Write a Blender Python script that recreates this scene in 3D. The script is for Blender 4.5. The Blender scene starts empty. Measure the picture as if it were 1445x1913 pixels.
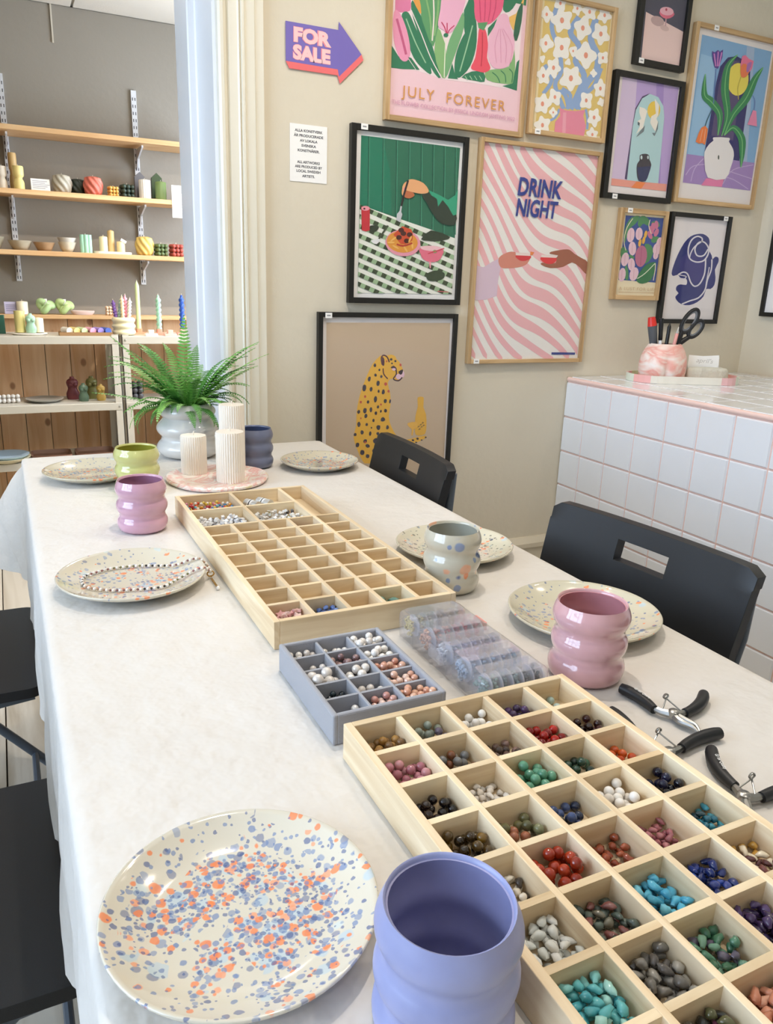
import bpy, bmesh, math, random
from math import sin, cos, pi, sqrt, hypot, radians
from mathutils import Vector, Matrix

SC = bpy.context.scene
COL = SC.collection

# ------------------------------------------------------------------ camera
CAM_YAW, CAM_PITCH, CAM_ROLL, CAM_Z, CAM_F = 26.376, 16.6125, 1.98, 1.22, 1445.0
def make_camera():
    y, p, r = radians(CAM_YAW), radians(CAM_PITCH), radians(CAM_ROLL)
    f = Vector((sin(y), cos(y), 0)); rt = Vector((cos(y), -sin(y), 0)); up = Vector((0, 0, 1))
    f2 = f * cos(p) - up * sin(p); u2 = up * cos(p) + f * sin(p)
    r3 = rt * cos(r) + u2 * sin(r); u3 = u2 * cos(r) - rt * sin(r)
    cam = bpy.data.cameras.new('camera'); ob = bpy.data.objects.new('camera', cam); COL.objects.link(ob)
    m = Matrix((r3, u3, -f2)).transposed().to_4x4(); m.translation = Vector((0, 0, CAM_Z)); ob.matrix_world = m
    cam.sensor_fit = 'VERTICAL'; cam.sensor_height = 24.0; cam.lens = CAM_F / 1913.0 * 24.0
    cam.clip_start = 0.02; cam.clip_end = 60
    SC.camera = ob
make_camera()

# ------------------------------------------------------------------ world, large lights, exposure
SC.view_settings.view_transform = 'Standard'
SC.view_settings.look = 'None'
SC.view_settings.gamma = 1.0
SC.view_settings.use_curve_mapping = False
SC.view_settings.exposure = 0.07
SC.cycles.use_denoising = True
SC.cycles.use_adaptive_sampling = True; SC.cycles.adaptive_threshold = 0.08; SC.cycles.adaptive_min_samples = 16
SC.cycles.max_bounces = 7; SC.cycles.diffuse_bounces = 4; SC.cycles.glossy_bounces = 3
SC.cycles.transmission_bounces = 4; SC.cycles.transparent_max_bounces = 40
SC.cycles.caustics_reflective = False; SC.cycles.caustics_refractive = False
SC.cycles.sample_clamp_indirect = 6.0
world = bpy.data.worlds.new('world'); SC.world = world; world.use_nodes = True
world.node_tree.nodes['Background'].inputs[0].default_value = (0.62, 0.78, 1.0, 1)
world.node_tree.nodes['Background'].inputs[1].default_value = 0.9

DAY_COL = (0.76, 0.855, 1.0); LAMP_COL = (1.0, 0.895, 0.775)
DAY_W, FILL_BACK_W, LAMP_W, ADDED_LAMP_W = 148.0, 72.0, 24.0, 46.0
def area_light(name, loc, rot, sx, sy, power, col):
    l = bpy.data.lights.new(name, 'AREA'); l.shape = 'RECTANGLE'; l.size = sx; l.size_y = sy; l.energy = power; l.color = col
    o = bpy.data.objects.new(name, l); COL.objects.link(o); o.location = loc; o.rotation_euler = rot
    return o
# daylight outside the shop window in the left wall
area_light('daylight', (-2.62, 0.75, 1.75), (0, -pi / 2, 0), 1.9, 2.9, DAY_W, DAY_COL)
# added fill light behind an invented, unseen window; brightens the back room from the side
area_light('fill_back_room', (1.95, 3.55, 1.6), (0, pi / 2, 0), 1.3, 1.0, FILL_BACK_W, (0.92, 0.94, 1.0))

# ------------------------------------------------------------------ helpers
def lin(h):
    h = h.lstrip('#'); o = []
    for i in (0, 2, 4):
        c = int(h[i:i + 2], 16) / 255
        o.append(c / 12.92 if c <= .04045 else ((c + .055) / 1.055) ** 2.4)
    return (*o, 1.0)

MATS = {}
def mat(name, col='ffffff', rough=.5, metal=0.0, coat=0.0, bump=0.0, bscale=60.0, var=0.0, vscale=8.0, trans=0.0, spec=.5, emit=0.0, sheen=0.0, sss=0.0):
    if name in MATS: return MATS[name]
    m = bpy.data.materials.new(name); m.use_nodes = True; nt = m.node_tree; N = nt.nodes; L = nt.links
    b = N['Principled BSDF']; c = lin(col)
    b.inputs['Base Color'].default_value = c; b.inputs['Roughness'].default_value = rough; b.inputs['Metallic'].default_value = metal
    b.inputs['Coat Weight'].default_value = coat; b.inputs['Coat Roughness'].default_value = .06
    b.inputs['Transmission Weight'].default_value = trans; b.inputs['Specular IOR Level'].default_value = spec
    b.inputs['Sheen Weight'].default_value = sheen
    if sss: b.inputs['Subsurface Weight'].default_value = sss; b.inputs['Subsurface Radius'].default_value = (.01, .007, .005); b.inputs['Subsurface Scale'].default_value = .5
    if emit: b.inputs['Emission Color'].default_value = c; b.inputs['Emission Strength'].default_value = emit
    tc = N.new('ShaderNodeTexCoord')
    n = N.new('ShaderNodeTexNoise'); n.inputs['Scale'].default_value = vscale; n.inputs['Detail'].default_value = 4
    L.new(tc.outputs['Object'], n.inputs['Vector'])
    mx = N.new('ShaderNodeMix'); mx.data_type = 'RGBA'; mx.blend_type = 'MULTIPLY'
    mx.inputs[0].default_value = 1.0
    mr = N.new('ShaderNodeMapRange'); v = var or .02
    mr.inputs['From Min'].default_value = .3; mr.inputs['From Max'].default_value = .7
    mr.inputs['To Min'].default_value = 1 - v; mr.inputs['To Max'].default_value = 1.0
    L.new(n.outputs[0], mr.inputs[0])
    cb = N.new('ShaderNodeCombineColor')
    for k in range(3): L.new(mr.outputs[0], cb.inputs[k])
    mx.inputs[6].default_value = c; L.new(cb.outputs[0], mx.inputs[7]); L.new(mx.outputs[2], b.inputs['Base Color'])
    if bump:
        n2 = N.new('ShaderNodeTexNoise'); n2.inputs['Scale'].default_value = bscale; n2.inputs['Detail'].default_value = 3
        L.new(tc.outputs['Object'], n2.inputs['Vector'])
        bp = N.new('ShaderNodeBump'); bp.inputs['Strength'].default_value = bump; bp.inputs['Distance'].default_value = .01
        L.new(n2.outputs[0], bp.inputs['Height']); L.new(bp.outputs[0], b.inputs['Normal'])
    MATS[name] = m; return m

def wood(name, c1, c2, axis='X', scale=9.0, rough=.55, knots=False):
    if name in MATS: return MATS[name]
    m = bpy.data.materials.new(name); m.use_nodes = True; nt = m.node_tree; N = nt.nodes; L = nt.links
    b = N['Principled BSDF']; b.inputs['Roughness'].default_value = rough
    tc = N.new('ShaderNodeTexCoord'); oi = N.new('ShaderNodeObjectInfo')
    mp = N.new('ShaderNodeMapping'); s = [scale * 3.0] * 3; s['XYZ'.index(axis)] = scale * .22; mp.inputs['Scale'].default_value = s
    ad = N.new('ShaderNodeVectorMath'); ad.operation = 'ADD'
    sc = N.new('ShaderNodeVectorMath'); sc.operation = 'SCALE'; sc.inputs[3].default_value = 7.0
    cb = N.new('ShaderNodeCombineXYZ')
    for k in range(3): L.new(oi.outputs['Random'], cb.inputs[k])
    L.new(cb.outputs[0], sc.inputs[0]); L.new(tc.outputs['Object'], ad.inputs[0]); L.new(sc.outputs[0], ad.inputs[1])
    L.new(ad.outputs[0], mp.inputs[0])
    n = N.new('ShaderNodeTexNoise'); n.inputs['Scale'].default_value = 1.0; n.inputs['Detail'].default_value = 5; n.inputs['Distortion'].default_value = 1.2
    L.new(mp.outputs[0], n.inputs['Vector'])
    r = N.new('ShaderNodeValToRGB'); r.color_ramp.elements[0].position = .32; r.color_ramp.elements[0].color = lin(c2)
    r.color_ramp.elements[1].position = .62; r.color_ramp.elements[1].color = lin(c1)
    L.new(n.outputs[0], r.inputs[0]); last = r.outputs[0]
    # piece to piece variation
    hv = N.new('ShaderNodeHueSaturation'); mr = N.new('ShaderNodeMapRange'); mr.inputs['To Min'].default_value = .86; mr.inputs['To Max'].default_value = 1.06
    L.new(oi.outputs['Random'], mr.inputs[0]); L.new(mr.outputs[0], hv.inputs['Value']); L.new(last, hv.inputs['Color']); last = hv.outputs[0]
    if knots:
        v = N.new('ShaderNodeTexVoronoi'); v.inputs['Scale'].default_value = 1.0
        mp2 = N.new('ShaderNodeMapping'); s2 = [9.0] * 3; s2['XYZ'.index(axis)] = 6.0; mp2.inputs['Scale'].default_value = s2
        L.new(ad.outputs[0], mp2.inputs[0]); L.new(mp2.outputs[0], v.inputs['Vector'])
        mk = N.new('ShaderNodeMapRange'); mk.inputs['From Min'].default_value = .09; mk.inputs['From Max'].default_value = .15; mk.inputs['To Min'].default_value = .75; mk.inputs['To Max'].default_value = 0
        L.new(v.outputs['Distance'], mk.inputs[0])
        mx = N.new('ShaderNodeMix'); mx.data_type = 'RGBA'; mx.inputs[7].default_value = lin('8a5638')
        L.new(mk.outputs[0], mx.inputs[0]); L.new(last, mx.inputs[6]); last = mx.outputs[2]
    L.new(last, b.inputs['Base Color'])
    bp = N.new('ShaderNodeBump'); bp.inputs['Strength'].default_value = .08; bp.inputs['Distance'].default_value = .004
    L.new(n.outputs[0], bp.inputs['Height']); L.new(bp.outputs[0], b.inputs['Normal'])
    MATS[name] = m; return m

def thin_glass(name, tint='ffffff', rough=.03, refl=1.0, base=0.0, haze='ffffff'):
    """thin clear sheet: transparent with a Fresnel reflection, optional milky share"""
    if name in MATS: return MATS[name]
    m = bpy.data.materials.new(name); m.use_nodes = True; nt = m.node_tree; N = nt.nodes; L = nt.links
    N.remove(N['Principled BSDF']); out = N['Material Output']
    t = N.new('ShaderNodeBsdfTransparent'); t.inputs[0].default_value = lin(tint)
    g = N.new('ShaderNodeBsdfGlossy'); g.inputs['Roughness'].default_value = rough
    ge = N.new('ShaderNodeNewGeometry'); dt = N.new('ShaderNodeVectorMath'); dt.operation = 'DOT_PRODUCT'
    L.new(ge.outputs['Normal'], dt.inputs[0]); L.new(ge.outputs['Incoming'], dt.inputs[1])
    def mth(op, a, b):
        q = N.new('ShaderNodeMath'); q.operation = op
        for k, v in enumerate((a, b)):
            if v is None: continue
            if isinstance(v, float): q.inputs[k].default_value = v
            else: L.new(v, q.inputs[k])
        return q.outputs[0]
    ab = mth('ABSOLUTE', dt.outputs['Value'], None); pw5 = mth('POWER', mth('SUBTRACT', 1.0, ab), 5.0)
    mu = N.new('ShaderNodeMath'); mu.operation = 'MULTIPLY'; mu.inputs[1].default_value = refl; L.new(mth('ADD', mth('MULTIPLY', pw5, .96), .04), mu.inputs[0])
    last = t.outputs[0]
    if base:
        d = N.new('ShaderNodeBsdfDiffuse'); d.inputs[0].default_value = lin(haze)
        mm = N.new('ShaderNodeMixShader'); mm.inputs[0].default_value = base; L.new(last, mm.inputs[1]); L.new(d.outputs[0], mm.inputs[2]); last = mm.outputs[0]
    mx = N.new('ShaderNodeMixShader'); L.new(mu.outputs[0], mx.inputs[0]); L.new(last, mx.inputs[1]); L.new(g.outputs[0], mx.inputs[2])
    L.new(mx.outputs[0], out.inputs[0]); MATS[name] = m; return m

def speckle(name, base, layers, rough=.12, radial=None, under=None, coat=.6, dims='3D'):
    """glazed ceramic with splashed spots; layers: (cells per metre, share of cells, spot size, colours)"""
    m = bpy.data.materials.new(name); m.use_nodes = True; nt = m.node_tree; N = nt.nodes; L = nt.links
    b = N['Principled BSDF']; b.inputs['Roughness'].default_value = rough; b.inputs['Coat Weight'].default_value = coat; b.inputs['Coat Roughness'].default_value = .04
    tc = N.new('ShaderNodeTexCoord')
    nz = N.new('ShaderNodeTexNoise'); nz.inputs['Scale'].default_value = 130; nz.inputs['Detail'].default_value = 2
    L.new(tc.outputs['Object'], nz.inputs['Vector'])
    sb = N.new('ShaderNodeVectorMath'); sb.operation = 'SUBTRACT'; sb.inputs[1].default_value = (.5, .5, .5); L.new(nz.outputs[1], sb.inputs[0])
    s1 = N.new('ShaderNodeVectorMath'); s1.operation = 'SCALE'; s1.inputs[3].default_value = .0035; L.new(sb.outputs[0], s1.inputs[0])
    wv = N.new('ShaderNodeVectorMath'); wv.operation = 'ADD'; L.new(tc.outputs['Object'], wv.inputs[0]); L.new(s1.outputs[0], wv.inputs[1])
    rgb = N.new('ShaderNodeRGB'); rgb.outputs[0].default_value = lin(base); last = rgb.outputs[0]
    rad = None
    cn = N.new('ShaderNodeTexNoise'); cn.inputs['Scale'].default_value = 26; cn.inputs['Detail'].default_value = 1; L.new(tc.outputs['Object'], cn.inputs['Vector'])
    cm_ = N.new('ShaderNodeMapRange'); cm_.inputs['From Min'].default_value = .36; cm_.inputs['From Max'].default_value = .62; cm_.inputs['To Min'].default_value = .35; cm_.inputs['To Max'].default_value = 1.25; L.new(cn.outputs[0], cm_.inputs[0])
    if radial:
        sx = N.new('ShaderNodeSeparateXYZ'); L.new(tc.outputs['Object'], sx.inputs[0])
        cx = N.new('ShaderNodeCombineXYZ'); L.new(sx.outputs[0], cx.inputs[0]); L.new(sx.outputs[1], cx.inputs[1])
        ln = N.new('ShaderNodeVectorMath'); ln.operation = 'LENGTH'; L.new(cx.outputs[0], ln.inputs[0])
        rm = N.new('ShaderNodeMapRange'); rm.inputs['From Min'].default_value = radial * .45; rm.inputs['From Max'].default_value = radial * .95
        rm.inputs['To Min'].default_value = 1.0; rm.inputs['To Max'].default_value = .22; L.new(ln.outputs[1], rm.inputs[0]); pm_ = N.new('ShaderNodeMath'); pm_.operation = 'MULTIPLY'; L.new(rm.outputs[0], pm_.inputs[0]); L.new(cm_.outputs[0], pm_.inputs[1]); rad = pm_.outputs[0]
    for k, (scale, share, size, cols, alpha) in enumerate(layers):
        mp = N.new('ShaderNodeMapping'); mp.inputs['Scale'].default_value = (scale,) * 3; mp.inputs['Location'].default_value = (k * 3.7 + 1.3, k * 1.9, k * 5.1)
        L.new(wv.outputs[0], mp.inputs[0])
        v = N.new('ShaderNodeTexVoronoi'); v.voronoi_dimensions = dims; v.inputs['Randomness'].default_value = .85; v.inputs['Scale'].default_value = 1; L.new(mp.outputs[0], v.inputs['Vector'])
        sc = N.new('ShaderNodeSeparateColor'); L.new(v.outputs['Color'], sc.inputs[0])
        th = N.new('ShaderNodeMath'); th.operation = 'LESS_THAN'; L.new(sc.outputs[0], th.inputs[0])
        if rad is not None:
            q = N.new('ShaderNodeMath'); q.operation = 'MULTIPLY'; q.inputs[1].default_value = share; L.new(rad, q.inputs[0]); L.new(q.outputs[0], th.inputs[1])
        else: th.inputs[1].default_value = share
        rs = N.new('ShaderNodeMapRange'); rs.inputs['To Min'].default_value = size * .35; rs.inputs['To Max'].default_value = size; L.new(sc.outputs[1], rs.inputs[0])
        df = N.new('ShaderNodeMath'); df.operation = 'SUBTRACT'; L.new(rs.outputs[0], df.inputs[0]); L.new(v.outputs['Distance'], df.inputs[1])
        ed = N.new('ShaderNodeMapRange'); ed.inputs['From Min'].default_value = -.03; ed.inputs['From Max'].default_value = .05; ed.inputs['To Max'].default_value = alpha; L.new(df.outputs[0], ed.inputs[0])
        mk = N.new('ShaderNodeMath'); mk.operation = 'MULTIPLY'; L.new(ed.outputs[0], mk.inputs[0]); L.new(th.outputs[0], mk.inputs[1])
        cr = N.new('ShaderNodeValToRGB'); cr.color_ramp.interpolation = 'CONSTANT'
        el = cr.color_ramp.elements
        while len(el) < len(cols): el.new(.5)
        for i, c in enumerate(cols): el[i].position = i / len(cols); el[i].color = lin(c)
        L.new(sc.outputs[2], cr.inputs[0])
        mx = N.new('ShaderNodeMix'); mx.data_type = 'RGBA'; L.new(mk.outputs[0], mx.inputs[0]); L.new(last, mx.inputs[6]); L.new(cr.outputs[0], mx.inputs[7]); last = mx.outputs[2]
    L.new(last, b.inputs['Base Color']); MATS[name] = m; return m

def marble(name, cols, scale=14, rough=.4, dist=2.5, stretch=(1, 1, 1)):
    m = bpy.data.materials.new(name); m.use_nodes = True; nt = m.node_tree; N = nt.nodes; L = nt.links
    b = N['Principled BSDF']; b.inputs['Roughness'].default_value = rough
    tc = N.new('ShaderNodeTexCoord'); mp = N.new('ShaderNodeMapping'); mp.inputs['Scale'].default_value = stretch; L.new(tc.outputs['Object'], mp.inputs[0])
    n = N.new('ShaderNodeTexNoise'); n.inputs['Scale'].default_value = scale; n.inputs['Detail'].default_value = 3; n.inputs['Distortion'].default_value = dist
    L.new(mp.outputs[0], n.inputs['Vector']); r = N.new('ShaderNodeValToRGB'); el = r.color_ramp.elements
    while len(el) < len(cols): el.new(.5)
    for i, c in enumerate(cols): el[i].position = .34 + .34 * i / (len(cols) - 1); el[i].color = lin(c)
    L.new(n.outputs[0], r.inputs[0]); L.new(r.outputs[0], b.inputs['Base Color']); MATS[name] = m; return m

class MB:
    """collects shapes for ONE mesh"""
    def __init__(s): s.v = []; s.f = []; s.mi = []; s.cur = 0
    def add(s, vs, fs):
        o = len(s.v); s.v += [tuple(p) for p in vs]
        for f in fs: s.f.append(tuple(i + o for i in f)); s.mi.append(s.cur)
        return s
    def box(s, x0, x1, y0, y1, z0, z1):
        return s.add([(x0, y0, z0), (x1, y0, z0), (x1, y1, z0), (x0, y1, z0), (x0, y0, z1), (x1, y0, z1), (x1, y1, z1), (x0, y1, z1)],
                     [(0, 3, 2, 1), (4, 5, 6, 7), (0, 1, 5, 4), (1, 2, 6, 5), (2, 3, 7, 6), (3, 0, 4, 7)])
    def lathe(s, prof, n=32, c=(0, 0, 0), closed=False, sx=1, sy=1, fn=None):
        """prof: (r,z) from bottom to top; end points at r=0 close it; closed joins last ring to first"""
        rings = []; vs = []; fs = []
        for j, (r, z) in enumerate(prof):
            if r < 1e-6: rings.append([len(vs)]); vs.append((c[0], c[1], c[2] + z))
            else:
                ring = []
                for i in range(n):
                    t = 2 * pi * i / n; k = fn(t, z, r) if fn else 1
                    ring.append(len(vs)); vs.append((c[0] + r * k * sx * cos(t), c[1] + r * k * sy * sin(t), c[2] + z))
                rings.append(ring)
        m = len(rings)
        for j in range(m if closed else m - 1):
            a, b = rings[j], rings[(j + 1) % m]
            if len(a) == 1 and len(b) == 1: continue
            for i in range(n):
                k = (i + 1) % n
                if len(a) == 1: fs.append((a[0], b[k], b[i]))
                elif len(b) == 1: fs.append((a[i], a[k], b[0]))
                else: fs.append((a[i], a[k], b[k], b[i]))
        return s.add(vs, fs)
    def tube(s, pts, r, n=10, caps=True, closed=False):
        pts = [Vector(p) for p in pts]; m = len(pts); R = r if isinstance(r, (list, tuple)) else [r] * m
        vs = []; fs = []; prev = None
        for i in range(m):
            if closed: t = (pts[(i + 1) % m] - pts[i - 1])
            else: t = pts[min(i + 1, m - 1)] - pts[max(i - 1, 0)]
            t = t.normalized() if t.length > 1e-9 else Vector((0, 0, 1))
            if prev is None:
                a = Vector((0, 0, 1)) if abs(t.z) < .9 else Vector((1, 0, 0))
                u = t.cross(a).normalized()
            else: u = (prev - t * prev.dot(t)).normalized()
            prev = u; w = t.cross(u)
            for k in range(n):
                q = 2 * pi * k / n; vs.append(pts[i] + (u * cos(q) + w * sin(q)) * R[i])
        for i in range(m if closed else m - 1):
            for k in range(n):
                a = i * n + k; b = i * n + (k + 1) % n; c = ((i + 1) % m) * n + (k + 1) % n; d = ((i + 1) % m) * n + k
                fs.append((a, b, c, d))
        if caps and not closed: fs.append(tuple(range(n))[::-1]); fs.append(tuple(range((m - 1) * n, m * n)))
        return s.add(vs, fs)
    def prism(s, out, z0, z1, axis='z'):
        n = len(out)
        def P(a, b, h): return (a, b, h) if axis == 'z' else ((a, h, b) if axis == 'y' else (h, a, b))
        vs = [P(a, b, z0) for a, b in out] + [P(a, b, z1) for a, b in out]
        fs = [tuple(range(n))[::-1], tuple(range(n, 2 * n))] + [(i, (i + 1) % n, n + (i + 1) % n, n + i) for i in range(n)]
        return s.add(vs, fs)
    def ball(s, c, r, nu=12, nv=8, sx=1, sy=1, sz=1):
        prof = [(r * sin(pi * j / nv) if 0 < j < nv else 0, -r * sz * cos(pi * j / nv)) for j in range(nv + 1)]
        return s.lathe(prof, nu, c, sx=sx, sy=sy)
    def xf(s, m, start=0):
        for i in range(start, len(s.v)): s.v[i] = tuple(m @ Vector(s.v[i]))
        return s
    def mesh(s, name, m, smooth=True, angle=40):
        me = bpy.data.meshes.new(name); me.from_pydata(s.v, [], s.f); me.update()
        bm = bmesh.new(); bm.from_mesh(me); bmesh.ops.recalc_face_normals(bm, faces=bm.faces); bm.to_mesh(me); bm.free()
        for q in (m if isinstance(m, (list, tuple)) else [m]): me.materials.append(q)
        if isinstance(m, (list, tuple)): me.polygons.foreach_set('material_index', s.mi)
        if smooth:
            me.polygons.foreach_set('use_smooth', [True] * len(me.polygons))
            try: me.set_sharp_from_angle(angle=radians(angle))
            except Exception: pass
        return me
    def build(s, name, m, parent=None, loc=(0, 0, 0), smooth=True, angle=40, bevel=0):
        o = put(name, s.mesh(name, m, smooth, angle), parent, loc)
        if bevel:
            b = o.modifiers.new('bevel', 'BEVEL'); b.width = bevel; b.segments = 2; b.limit_method = 'ANGLE'; b.angle_limit = radians(35)
        return o

def put(name, me, parent=None, loc=(0, 0, 0), rot=(0, 0, 0), scale=(1, 1, 1)):
    o = bpy.data.objects.new(name, me); COL.objects.link(o)
    if parent is not None: o.parent = parent
    o.location = loc; o.rotation_euler = rot; o.scale = scale
    return o
def tag(o, label, cat, group=None):
    o['label'] = label; o['category'] = cat
    if group: o['group'] = group
    return o
def thing(name, label, cat, loc=(0, 0, 0), rz=0, group=None):
    o = bpy.data.objects.new(name, None); COL.objects.link(o); o.empty_display_size = .05
    o.location = loc; o.rotation_euler = (0, 0, rz)
    return tag(o, label, cat, group)
def struct(o): o['kind'] = 'structure'; return o
def stuff(o): o['kind'] = 'stuff'; return o

def text(s, size, m, name='lettering', parent=None, loc=(0, 0, 0), rot=(pi / 2, 0, 0), align='LEFT', width=None, bold=0.0, shear=0.0, space=1.0, lead=1.0, sy=1.0):
    cu = bpy.data.curves.new(name, 'FONT'); cu.body = s; cu.size = size; cu.align_x = align; cu.offset = bold; cu.shear = shear
    cu.space_character = space; cu.space_line = lead; cu.resolution_u = 3
    t = bpy.data.objects.new(name, cu); COL.objects.link(t)
    dg = bpy.context.evaluated_depsgraph_get(); me = bpy.data.meshes.new_from_object(t.evaluated_get(dg))
    bpy.data.objects.remove(t); bpy.data.curves.remove(cu)
    me.name = name; me.materials.clear(); me.materials.append(m)
    sx = 1.0
    if width:
        xs = [v.co.x for v in me.vertices]; w = max(xs) - min(xs); sx = width / w
    for v in me.vertices: v.co.x *= sx; v.co.y *= sy
    return put(name, me, parent, loc, rot)

# ================================================================== SETTING
WALL_Y, RIGHT_X, LEFT_X, NEAR_Y, CEIL = 2.31, 2.77, -2.3, -2.4, 2.9
OPEN_X0, OPEN_X1, OPEN_Z, REV_Y = -0.75, 0.592, 2.5, 2.655      # doorway to the back room
BACK_Y, BACK_X0, BACK_X1, BACK_CEIL = 4.4, -1.7, 1.7, 2.40
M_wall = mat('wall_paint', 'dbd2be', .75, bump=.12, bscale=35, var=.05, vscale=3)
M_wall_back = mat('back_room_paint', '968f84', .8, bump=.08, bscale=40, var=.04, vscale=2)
M_trim = mat('cream_gloss_paint', 'e9e4d4', .32, bump=.05, bscale=25, var=.04, vscale=5)
M_jamb = mat('white_gloss_paint', 'e9ecf0', .28, bump=.05, bscale=18)
M_ceil = mat('ceiling_white', 'e8e4dc', .85)
M_plank = wood('worn_painted_floor', 'd9d0c0', 'b3a48d', 'Y', 5, .5)
M_gap = mat('floor_gap', '4a3f33', .9)

fl = struct(MB().box(LEFT_X, RIGHT_X, NEAR_Y, BACK_Y, -.06, -.02).build('floor', M_gap, smooth=False))
pw = .138; k = 0; x = LEFT_X
pm = MB().box(0, pw - .004, NEAR_Y, BACK_Y, -.02, 0).mesh('plank', M_plank, False)
while x < RIGHT_X - .01:
    put('plank', pm, fl, (x, 0, 0)); x += pw

def wall_with_hole(name, m, plane, a0, a1, z0, z1, t0, t1, hole):
    """wall slab along X ('y') or along Y ('x'), with a rectangular opening"""
    h0, h1, hz0, hz1 = hole; b = MB()
    for (p0, p1, q0, q1) in ((a0, h0, z0, z1), (h1, a1, z0, z1), (h0, h1, hz1, z1), (h0, h1, z0, hz0)):
        if p1 - p0 < 1e-4 or q1 - q0 < 1e-4: continue
        if plane == 'y': b.box(p0, p1, t0, t1, q0, q1)
        else: b.box(t0, t1, p0, p1, q0, q1)
    return struct(b.build(name, m, smooth=False))
wall_with_hole('wall_far', M_wall, 'y', LEFT_X - .2, RIGHT_X + .2, 0, CEIL, WALL_Y, REV_Y, (OPEN_X0, OPEN_X1, 0, OPEN_Z))
struct(MB().box(RIGHT_X, RIGHT_X + .2, NEAR_Y, WALL_Y, 0, CEIL).build('wall_right', M_wall, smooth=False))
struct(MB().box(LEFT_X - .2, RIGHT_X + .2, NEAR_Y - .2, NEAR_Y, 0, CEIL).build('wall_near', M_wall, smooth=False))
wall_with_hole('wall_left', M_wall, 'x', NEAR_Y, WALL_Y, 0, CEIL, LEFT_X - .2, LEFT_X, (-.65, 2.1, .85, 2.65))
struct(MB().box(LEFT_X - .2, RIGHT_X + .2, NEAR_Y - .2, REV_Y, CEIL, CEIL + .1).build('ceiling', M_ceil, smooth=False))
# back room shell
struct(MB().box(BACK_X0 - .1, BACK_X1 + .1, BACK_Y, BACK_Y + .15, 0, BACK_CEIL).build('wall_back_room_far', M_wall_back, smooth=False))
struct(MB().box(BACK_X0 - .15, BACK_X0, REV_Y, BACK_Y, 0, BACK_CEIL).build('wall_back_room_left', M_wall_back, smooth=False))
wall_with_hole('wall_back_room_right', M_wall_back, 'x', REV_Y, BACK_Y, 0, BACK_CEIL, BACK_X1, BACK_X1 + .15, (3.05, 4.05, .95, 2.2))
bc = struct(MB().box(BACK_X0 - .1, BACK_X1 + .1, REV_Y, BACK_Y + .1, BACK_CEIL + .012, BACK_CEIL + .1).build('ceiling_back_room', mat('ceiling_grid', 'bdb6aa', .8), smooth=False))
cm = MB().box(.006, .594, .006, .594, -.012, 0).mesh('ceiling_panel', mat('ceiling_panel', 'e2dbcf', .9, bump=.1, bscale=200), False)
for i in range(-3, 3):
    for j in range(3):
        if BACK_Y - .6 * (j + 1) < REV_Y - .2: continue
        o = put('ceiling_panel', cm, bc, (.0 + .6 * i - .16, BACK_Y - .6 * (j + 1), BACK_CEIL + .012))
# thin crack-cover strip on the back wall under the ceiling
struct(MB().box(.345, .352, BACK_Y - .006, BACK_Y, 2.24, BACK_CEIL).build('trim_1', mat('strip_paint', 'cfc6b6', .7), smooth=False))

# doorway: cream moulded casing, white jamb and door stop
def casing(x0, x1, sgn, name):
    w = x1 - x0
    prof = [(0, 0), (0, .022), (.006, .028), (.014, .028), (.018, .016), (.026, .014), (.030, .022), (.052, .024), (.056, .028), (.060, .022), (.064, .030), (.070, .030), (.074, .022), (.080, .024), (.100, .024), (.104, .018), (w, .018), (w, 0)]
    pr = [((x0 + a) if sgn > 0 else (x1 - a), WALL_Y - b) for a, b in prof]
    return struct(MB().prism(pr, 0, OPEN_Z + .12).build(name, M_trim, angle=25))
casing(OPEN_X1 - .004, .715, 1, 'trim_2')
casing(OPEN_X0 - .12, OPEN_X0 + .004, -1, 'trim_3')
jb = MB()
jb.prism([(OPEN_X1, WALL_Y), (OPEN_X1 - .012, WALL_Y + .004), (OPEN_X1 - .012, 2.498), (OPEN_X1 - .016, 2.502), (OPEN_X1 - .032, 2.502), (OPEN_X1 - .036, 2.506), (OPEN_X1 - .036, REV_Y + .01), (OPEN_X1, REV_Y + .01)], 0, OPEN_Z)
struct(jb.build('door_1', M_jamb, angle=25))
struct(MB().box(.716, 1.869, WALL_Y - .022, WALL_Y, 0, .255).box(.716, 1.869, WALL_Y - .030, WALL_Y, .255, .272).prism([(WALL_Y, .272), (WALL_Y - .028, .272), (WALL_Y - .012, .29), (WALL_Y, .292)], .716, 1.869, 'x').build('baseboard_far', mat('baseboard_paint', 'd6ccb6', .5, bump=.05), smooth=False))
# shop window in the left wall: frame, mullions, panes
wn = struct(MB().box(LEFT_X - .16, LEFT_X - .08, -.65, 2.1, .85, .91).box(LEFT_X - .16, LEFT_X - .08, -.65, 2.1, 2.59, 2.65).box(LEFT_X - .16, LEFT_X - .08, -.65, -.59, .91, 2.59).box(LEFT_X - .16, LEFT_X - .08, 2.04, 2.1, .91, 2.59).build('window_1', M_jamb, smooth=False))
for y in (.03, .695, 1.36): MB().box(LEFT_X - .15, LEFT_X - .09, y, y + .055, .91, 2.59).build('mullion', M_jamb, wn, smooth=False)
MB().box(LEFT_X - .148, LEFT_X - .092, -.59, 2.04, 1.93, 1.98).build('transom', M_jamb, wn, smooth=False)
M_pane = thin_glass('window_glass', 'f4faff')
for y0, y1 in ((-.59, .03), (.085, .695), (.75, 1.36), (1.415, 2.04)):
    for z0, z1 in ((.91, 1.93), (1.98, 2.59)): MB().box(LEFT_X - .122, LEFT_X - .118, y0, y1, z0, z1).build('pane', M_pane, wn, smooth=False)
MB().box(LEFT_X - .1, LEFT_X + .14, -.7, 2.15, .82, .85).build('window_sill', M_jamb, wn, smooth=False)
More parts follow.
